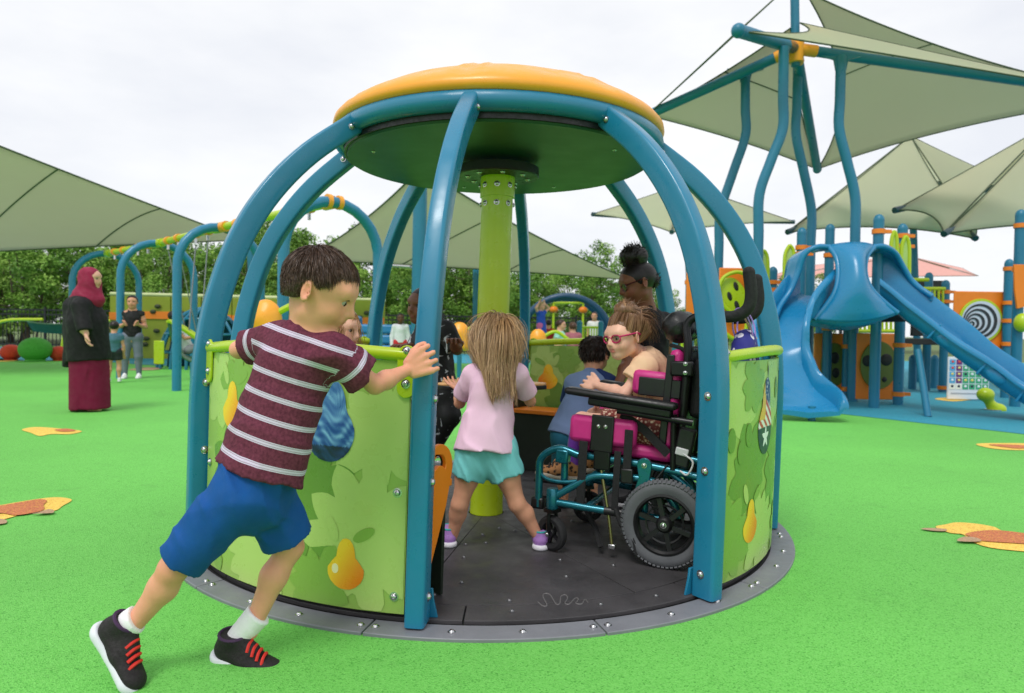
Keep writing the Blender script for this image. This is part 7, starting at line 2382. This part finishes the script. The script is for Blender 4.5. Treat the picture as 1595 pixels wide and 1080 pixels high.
# ------------------------------------------------------------------ woman in maroon headscarf
def woman_scarf():
    Y = 7.55
    q0 = lambda x, y, d=0.0: P(x, y, Y + d)
    b = q0(140, 640); b[2] = 0
    t = thing('person', 'woman in maroon headscarf, black tunic and long maroon skirt standing at left', 'person', b)
    MAR = mat('maroon_cloth', (112, 12, 52), 0.75, var=0.10, vscale=6, bump=0.2, bscale=90, spec=0.3)
    BLK = mat('black_chiffon', (20, 20, 22), 0.7, var=0.12, vscale=8, bump=0.2, bscale=90, spec=0.3)
    S = Sdf(0.011)
    F, U, R = frame(V(0.99, 0.0, -0.05), V(0.03, 0, 1)); e = 0.225; hc = q0(142, 434)
    q = add_head(S, hc, F, U, e)
    nk = q0(136, 468)
    S.cap(q(0, -0.1, -0.3), nk, 0.055, 0.06, 0.03); S.cap(nk, q0(136, 560), 0.07, 0.13, 0.04)
    # near arm hanging with the hand at the hip
    sh, el, wr = q0(124, 478, -0.20), q0(127, 508, -0.26), q0(134, 520, -0.26)
    limb(S, sh, el, wr, np.array((0.06, 0.05, 0.042, 0.04, 0.03)), 0.03)
    add_hand(S, wr, V(0.25, -0.1, -0.95), V(0.9, 0.3, 0.2), 0.17, (0.3, 0.4, 0.3), thumb=1)
    sh2, el2, wr2 = q0(132, 478, 0.22), q0(140, 510, 0.26), q0(150, 525, 0.22)
    limb(S, sh2, el2, wr2, np.array((0.06, 0.05, 0.042, 0.04, 0.03)), 0.03)
    add_hand(S, wr2, V(0.4, 0, -0.9), V(0.9, 0, 0.3), 0.17, (0.3, 0.4, 0.3), thumb=-1)
    for s_ in (-0.07, 0.07):
        S.cap(q0(140, 560, s_), V(*(q0(142, 636, s_)[:2]), 0.06), 0.06, 0.045, 0.03)
        S.cap(V(*(q0(140, 636, s_)[:2]), 0.04), V(*(q0(154, 636, s_)[:2]), 0.04), 0.04, 0.036, 0.02)
    v, f = S.mesh()
    obj('body', (v, f), SKIN, t, cols=skin_cols(v, q, e, (214, 164, 140), (190, 96, 96)), ang=180)
    add_eyes(t, q, e, F, brow=(40, 28, 24))
    # skirt
    S = Sdf(0.013)
    S.cap(V(*(q0(141, 640)[:2]), 0.02), q0(138, 545), 0.205, 0.19, 0.04, flat=(V(0, 1, 0), 1.05), open_a=True)
    S.noise = wrinkle(0.010, V(0.9, 0.4, 0.05), 26, 3, 0.25)
    v, f = S.mesh(); obj('skirt', (v, f), MAR, t, ang=180)
    # tunic: longer at the back
    S = Sdf(0.012)
    S.cap(q0(139, 562), q0(136, 505), 0.212, 0.205, 0.05, open_a=True)
    S.cap(q0(136, 505), q0(132, 478), 0.205, 0.175, 0.06, flat=(V(1, 0, 0), 1.15))
    S.cap(q0(129, 476, -0.16), q0(129, 476, 0.16), 0.09, 0.09, 0.06)
    S.cap(sh, lerp(el, wr, 0.7), 0.085, 0.075, 0.05, open_b=True); S.cap(sh2, lerp(el2, wr2, 0.7), 0.085, 0.075, 0.05, open_b=True)
    S.cap(q0(112, 478), q0(108, 572), 0.10, 0.075, 0.06, flat=(V(1, 0, 0), 1.2), open_b=True)
    S.noise = wrinkle(0.010, V(0.8, 0.4, 0.15), 24, 5, 0.3)
    v, f = S.mesh(); obj('tunic', (v, f), BLK, t, ang=180)
    # headscarf
    S = Sdf(0.009)
    S.ell(q(0, -0.10, 0.10), np.array((0.43, 0.52, 0.46)) * e, (R, F, U), 0.03)
    S.ell(q(0, 0.02, -0.26), np.array((0.36, 0.36, 0.32)) * e, (R, F, U), 0.06)
    S.cap(q(0, -0.05, -0.4), q0(138, 466), 0.11, 0.15, 0.06)
    S.cap(q0(140, 464), q0(156, 467), 0.085, 0.04, 0.06)
    S.cap(q0(128, 464), q0(120, 470), 0.10, 0.08, 0.08)
    S.ell(q(0, 0.52, -0.06), np.array((0.285, 0.36, 0.40)) * e, (R, F, U), 0.03, op=-1)
    S.noise = wrinkle(0.005, V(0.6, 0.2, 0.7), 60, 6, 0.4)
    v, f = S.mesh(); obj('headscarf', (v, f), mat('maroon_scarf', (138, 14, 58), 0.75, var=0.08, vscale=10, bump=0.2, bscale=90), t, ang=180)
woman_scarf()

# ------------------------------------------------------------------ plainer figures in the distance
def far_person(label, px, py_top, Y, F, H, skin, top_c, leg_c, hair_c, shoe_c=(230, 230, 232), arms='down', sit=None, skirt=False, long_hair=0.0, legs='long', z0=0.0, sleeves=0.4, group='people in the distance', h=0.013, lean=0.0):
    F = unit(V(F[0], F[1], 0)); R = np.cross(F, V(0, 0, 1)); s = H / 1.2
    top = P(px, py_top, Y)
    zt = top[2]
    o = V(top[0], Y, 0)
    e = 0.20 * (H / 1.2) ** 0.5 if H < 1.45 else 0.225
    if sit is None:
        zb = zt - H; pel = o + V(0, 0, zb + 0.50 * H)
        kn = {d: o + R * g_ * 0.085 * s + V(0, 0, zb + 0.27 * H) + F * 0.02 for d, g_ in (('L', -1), ('R', 1))}
        an = {d: o + R * g_ * 0.09 * s + V(0, 0, zb + 0.05 * H) for d, g_ in (('L', -1), ('R', 1))}
    else:
        zb = sit; pel = o + V(0, 0, sit + 0.08)
        kn = {d: pel + R * g_ * 0.09 * s + F * 0.25 * H for d, g_ in (('L', -1), ('R', 1))}
        an = {d: kn[d] - V(0, 0, 0.24 * H) + F * 0.04 for d in 'LR'}
    hc = o + V(0, 0, zt - e * 0.52) + F * lean
    nk = hc - V(0, 0, e * 0.62) - F * (0.03 + lean * 0.2)
    J = dict(neck=nk, chest=lerp(nk, pel, 0.28), pelvis=pel, hipL=pel - R * 0.06 * s, hipR=pel + R * 0.06 * s, knL=kn['L'], knR=kn['R'], anL=an['L'], anR=an['R'])
    for d, g_ in (('L', -1), ('R', 1)):
        sh = lerp(nk, pel, 0.14) + R * g_ * 0.115 * s
        J['sh' + d] = sh
        if arms == 'up':
            J['el' + d] = sh + R * g_ * 0.16 * s + V(0, 0, 0.12 * s) + F * 0.05; J['wr' + d] = hc + R * g_ * 0.11 + V(0, 0, e * 0.35)
        elif arms == 'front':
            J['el' + d] = sh + R * g_ * 0.05 * s - V(0, 0, 0.19 * s) - F * 0.02; J['wr' + d] = J['el' + d] + F * 0.15 * s - R * g_ * 0.08 * s + V(0, 0, 0.05)
        else:
            J['el' + d] = sh + R * g_ * 0.05 * s - V(0, 0, 0.20 * s); J['wr' + d] = J['el' + d] + F * 0.05 * s - V(0, 0, 0.17 * s)
    t = thing('person', label, 'person', (o[0], o[1], max(0, zb)), group)
    S = Sdf(h)
    q = add_head(S, hc, F, V(0, 0, 1), e); add_body(S, J, s, F); add_neck(S, q, J, s)
    for d, g_ in (('L', 1), ('R', -1)):
        add_hand(S, J['wr' + d], unit(J['wr' + d] - J['el' + d]), F, 0.125 * s, rs=1.3, thumb=g_)
    v, f = S.mesh(); obj('body', (v, f), SKIN, t, cols=skin_cols(v, q, e, skin, tuple(lerp(skin, (180, 70, 70), 0.5))), ang=180)
    nm = lambda c, k: mat('%s_%d_%d_%d' % (k, c[0], c[1], c[2]), c, 0.8, var=0.08, vscale=10, bump=0.2, bscale=120)
    T = Sdf(h)
    low = pel if not skirt else pel - V(0, 0, 0.17 * H)
    T.cap(low, J['chest'], (0.118 if not skirt else 0.16) * s, 0.112 * s, 0.04, flat=(F, 1.2), open_a=True)
    T.cap(J['chest'], lerp(J['chest'], nk, 0.8), 0.095 * s, 0.05 * s, 0.05); T.cap(J['shL'], J['shR'], 0.05 * s, 0.05 * s, 0.04)
    for d in 'LR':
        if sleeves > 0.95:
            T.cap(J['sh' + d], J['el' + d], 0.05 * s, 0.045 * s, 0.03); T.cap(J['el' + d], J['wr' + d], 0.045 * s, 0.036 * s, 0.03)
        elif sleeves > 0: T.cap(J['sh' + d], lerp(J['sh' + d], J['el' + d], sleeves), 0.052 * s, 0.052 * s, 0.03, open_b=True)
    T.noise = wrinkle(0.006, V(0.5, 0.3, 0.6), 40, int(px) % 17, 0.5)
    v, f = T.mesh(); obj('top', (v, f), nm(top_c, 'cloth'), t, ang=180)
    if leg_c is not None:
        T = Sdf(h); T.cap(J['hipL'], J['hipR'], 0.086 * s, 0.086 * s, 0.04)
        for d in 'LR':
            if legs == 'long': T.cap(J['hip' + d], J['kn' + d], 0.078 * s, 0.054 * s, 0.03); T.cap(J['kn' + d], J['an' + d], 0.054 * s, 0.034 * s, 0.03)
            else: T.cap(J['hip' + d], lerp(J['hip' + d], J['kn' + d], 0.6), 0.082 * s, 0.076 * s, 0.03, open_b=True)
        v, f = T.mesh(); obj('trousers' if legs == 'long' else 'shorts', (v, f), nm(leg_c, 'cloth'), t, ang=180)
    for d in 'LR':
        a = J['an' + d]; shoe(t, a - F * 0.05 * s - V(0, 0, 0.045 * H * 0.9), a + F * 0.14 * s - V(0, 0, 0.045 * H * 0.9), V(0, 0, 1), 0.19 * s, nm(shoe_c, 'shoe'), mat('white_sole', (226, 224, 230)), h * 0.8)
    add_eyes(t, q, e, F, brow=tuple(int(x * 0.8) for x in hair_c))
    parts = [hair_cap(q, e, h * 0.8, [((0, 0.26, 0.24), (0, 0.8, -0.6)), ((0, -0.2, -0.28), (0, 0.3, -1))], 1.08)]
    if long_hair:
        S = Sdf(h * 0.9); S.cap(q(0, -0.25, 0.1), q(0, -0.38, -0.2) - V(0, 0, long_hair), 0.38 * e, 0.20 * e, 0.03, flat=(F, 1.4)); S.noise = wrinkle(0.006, R, 120, 3, 0.2)
        v, f = S.mesh(); parts.append((v, f, None))
    hair_obj('hair', t, parts, tuple(int(x * 0.6) for x in hair_c), hair_c, 3)
    return t, J
G2 = 'people in the distance'
far_person('woman in black tank top and grey leggings standing behind the swing posts', 206, 460, 12.2, (0.35, -0.9), 1.46, (208, 150, 122), (22, 22, 24), (112, 118, 136), (26, 20, 20), arms='front', sleeves=0.0)
far_person('small child in dark shorts between the woman in maroon and the swing', 178, 500, 11.2, (-0.4, 0.9), 0.98, (206, 150, 120), (70, 110, 130), (34, 36, 44), (44, 30, 26), legs='short')
far_person('girl in white hooded top and red shorts near the blue play block', 624, 488, 15.2, (0.2, -0.95), 1.30, (92, 60, 46), (216, 218, 226), (190, 40, 44), (18, 15, 15), arms='down', sleeves=1.0, long_hair=0.22, legs='short')
far_person('girl in blue dress holding both hands to her fair hair', 844, 470, 16.5, (0.75, -0.6), 1.12, (226, 174, 148), (34, 82, 190), (214, 110, 170), (224, 204, 150), arms='up', skirt=True, long_hair=0.25, legs='short')
far_person('person in red shirt behind the girl in the blue dress', 855, 498, 17.6, (0.3, 0.9), 1.20, (206, 150, 120), (178, 30, 40), (40, 44, 56), (60, 40, 30), sleeves=0.6)
far_person('dark-haired woman in mint shirt sitting beyond the carousel', 874, 498, 15.0, (0.9, -0.3), 1.55, (214, 158, 134), (160, 214, 208), (50, 80, 130), (80, 46, 40), arms='front', sit=0.46)
far_person('person in mauve top sitting right of the woman in mint', 892, 502, 15.8, (-0.2, 0.95), 1.50, (200, 150, 126), (170, 100, 112), (60, 60, 72), (112, 74, 56), arms='down', sit=0.46)
far_person('person in white top standing behind the lime balusters', 926, 486, 19.6, (-0.3, -0.9), 1.45, (206, 150, 124), (222, 220, 220), (70, 74, 90), (66, 44, 34))

def bench_far():
    c = P(884, 520, 15.4)
    t = thing('bench', 'low grey bench under the two seated people', 'bench', (c[0], 15.4, 0))
    obj('seat', MB().box((c[0], 15.4, 0.44), (1.3, 1.2, 0.06)), GREYR, t, bevel=0.01)
    for x in (-0.5, 0.5): obj('leg', MB().box((c[0] + x, 15.4, 0.205), (0.08, 0.4, 0.40)), GREYR, t, bevel=0.005)
bench_far()

# child reclining in the lime swing seat
def swing_child():
    A1, A2 = V(-4.35, 10.45, 0), V(-6.45, 12.6, 0)
    m = lerp(lerp(A1, A2, 0.64), lerp(A1, A2, 0.82), 0.5) + V(0.707, 0.707, 0) * 0.3
    FW = unit(V(0.94, 0.34, 0)); SD = np.cross(V(0, 0, 1), FW); z = 0.38
    q_ = lambda x, y, zz: m + FW * x + SD * y + V(0, 0, z + zz)
    t = thing('person', 'child in pale top reclining in the lime swing seat', 'person', q_(0, 0, 0))
    J = dict(neck=q_(-0.17, 0, 0.56), chest=q_(-0.14, 0, 0.46), pelvis=q_(0.0, 0, 0.16), shL=q_(-0.17, 0.11, 0.5), shR=q_(-0.17, -0.11, 0.5), elL=q_(-0.02, 0.16, 0.33), elR=q_(-0.02, -0.16, 0.33), wrL=q_(0.14, 0.10, 0.36), wrR=q_(0.14, -0.10, 0.36),
             hipL=q_(0.03, 0.06, 0.14), hipR=q_(0.03, -0.06, 0.14), knL=q_(0.32, 0.09, 0.24), knR=q_(0.32, -0.09, 0.22), anL=q_(0.52, 0.09, 0.02), anR=q_(0.50, -0.1, -0.10))
    S = Sdf(0.012); F = unit(FW + V(0, -0.3, 0.1)); hc = q_(-0.20, 0, 0.70); e = 0.2
    q = add_head(S, hc, F, V(-0.2, 0, 1), e); add_body(S, J, 0.9, unit(FW + V(0, 0, 0.5))); add_neck(S, q, J, 0.9)
    for d, g_ in (('L', 1), ('R', -1)): add_hand(S, J['wr' + d], FW, V(0, 0, -1), 0.12, rs=1.3, thumb=g_)
    v, f = S.mesh(); obj('body', (v, f), SKIN, t, cols=skin_cols(v, q, e, (200, 146, 116), (190, 96, 96)), ang=180)
    T = Sdf(0.012); T.cap(J['pelvis'], J['chest'], 0.11, 0.105, 0.04); T.cap(J['chest'], J['neck'], 0.09, 0.05, 0.04); T.cap(J['shL'], J['shR'], 0.05, 0.05, 0.03)
    for d in 'LR': T.cap(J['sh' + d], lerp(J['sh' + d], J['el' + d], 0.6), 0.052, 0.05, 0.03, open_b=True)
    v, f = T.mesh(); obj('top', (v, f), mat('pale_top', (200, 204, 206), 0.85), t, ang=180)
    T = Sdf(0.012); T.cap(J['hipL'], J['hipR'], 0.08, 0.08, 0.04)
    for d in 'LR': T.cap(J['hip' + d], J['kn' + d], 0.07, 0.05, 0.03); T.cap(J['kn' + d], J['an' + d], 0.05, 0.036, 0.03)
    v, f = T.mesh(); obj('leggings', (v, f), mat('grey_leggings', (150, 150, 158), 0.85), t, ang=180)
    for d in 'LR':
        a = J['an' + d]; shoe(t, a - FW * 0.04 - V(0, 0, 0.06), a + FW * 0.14 - V(0, 0, 0.03), V(0, 0, 1), 0.18, mat('black_shoe', (26, 26, 28), 0.7), mat('white_sole', (226, 224, 230)), 0.010)
    cap_ = hair_cap(q, e, 0.010, [((0, 0.26, 0.24), (0, 0.8, -0.6)), ((0, -0.2, -0.3), (0, 0.3, -1))], 1.12)
    hair_obj('hair', t, [cap_], (16, 13, 13), (34, 26, 24), 3)
swing_child()
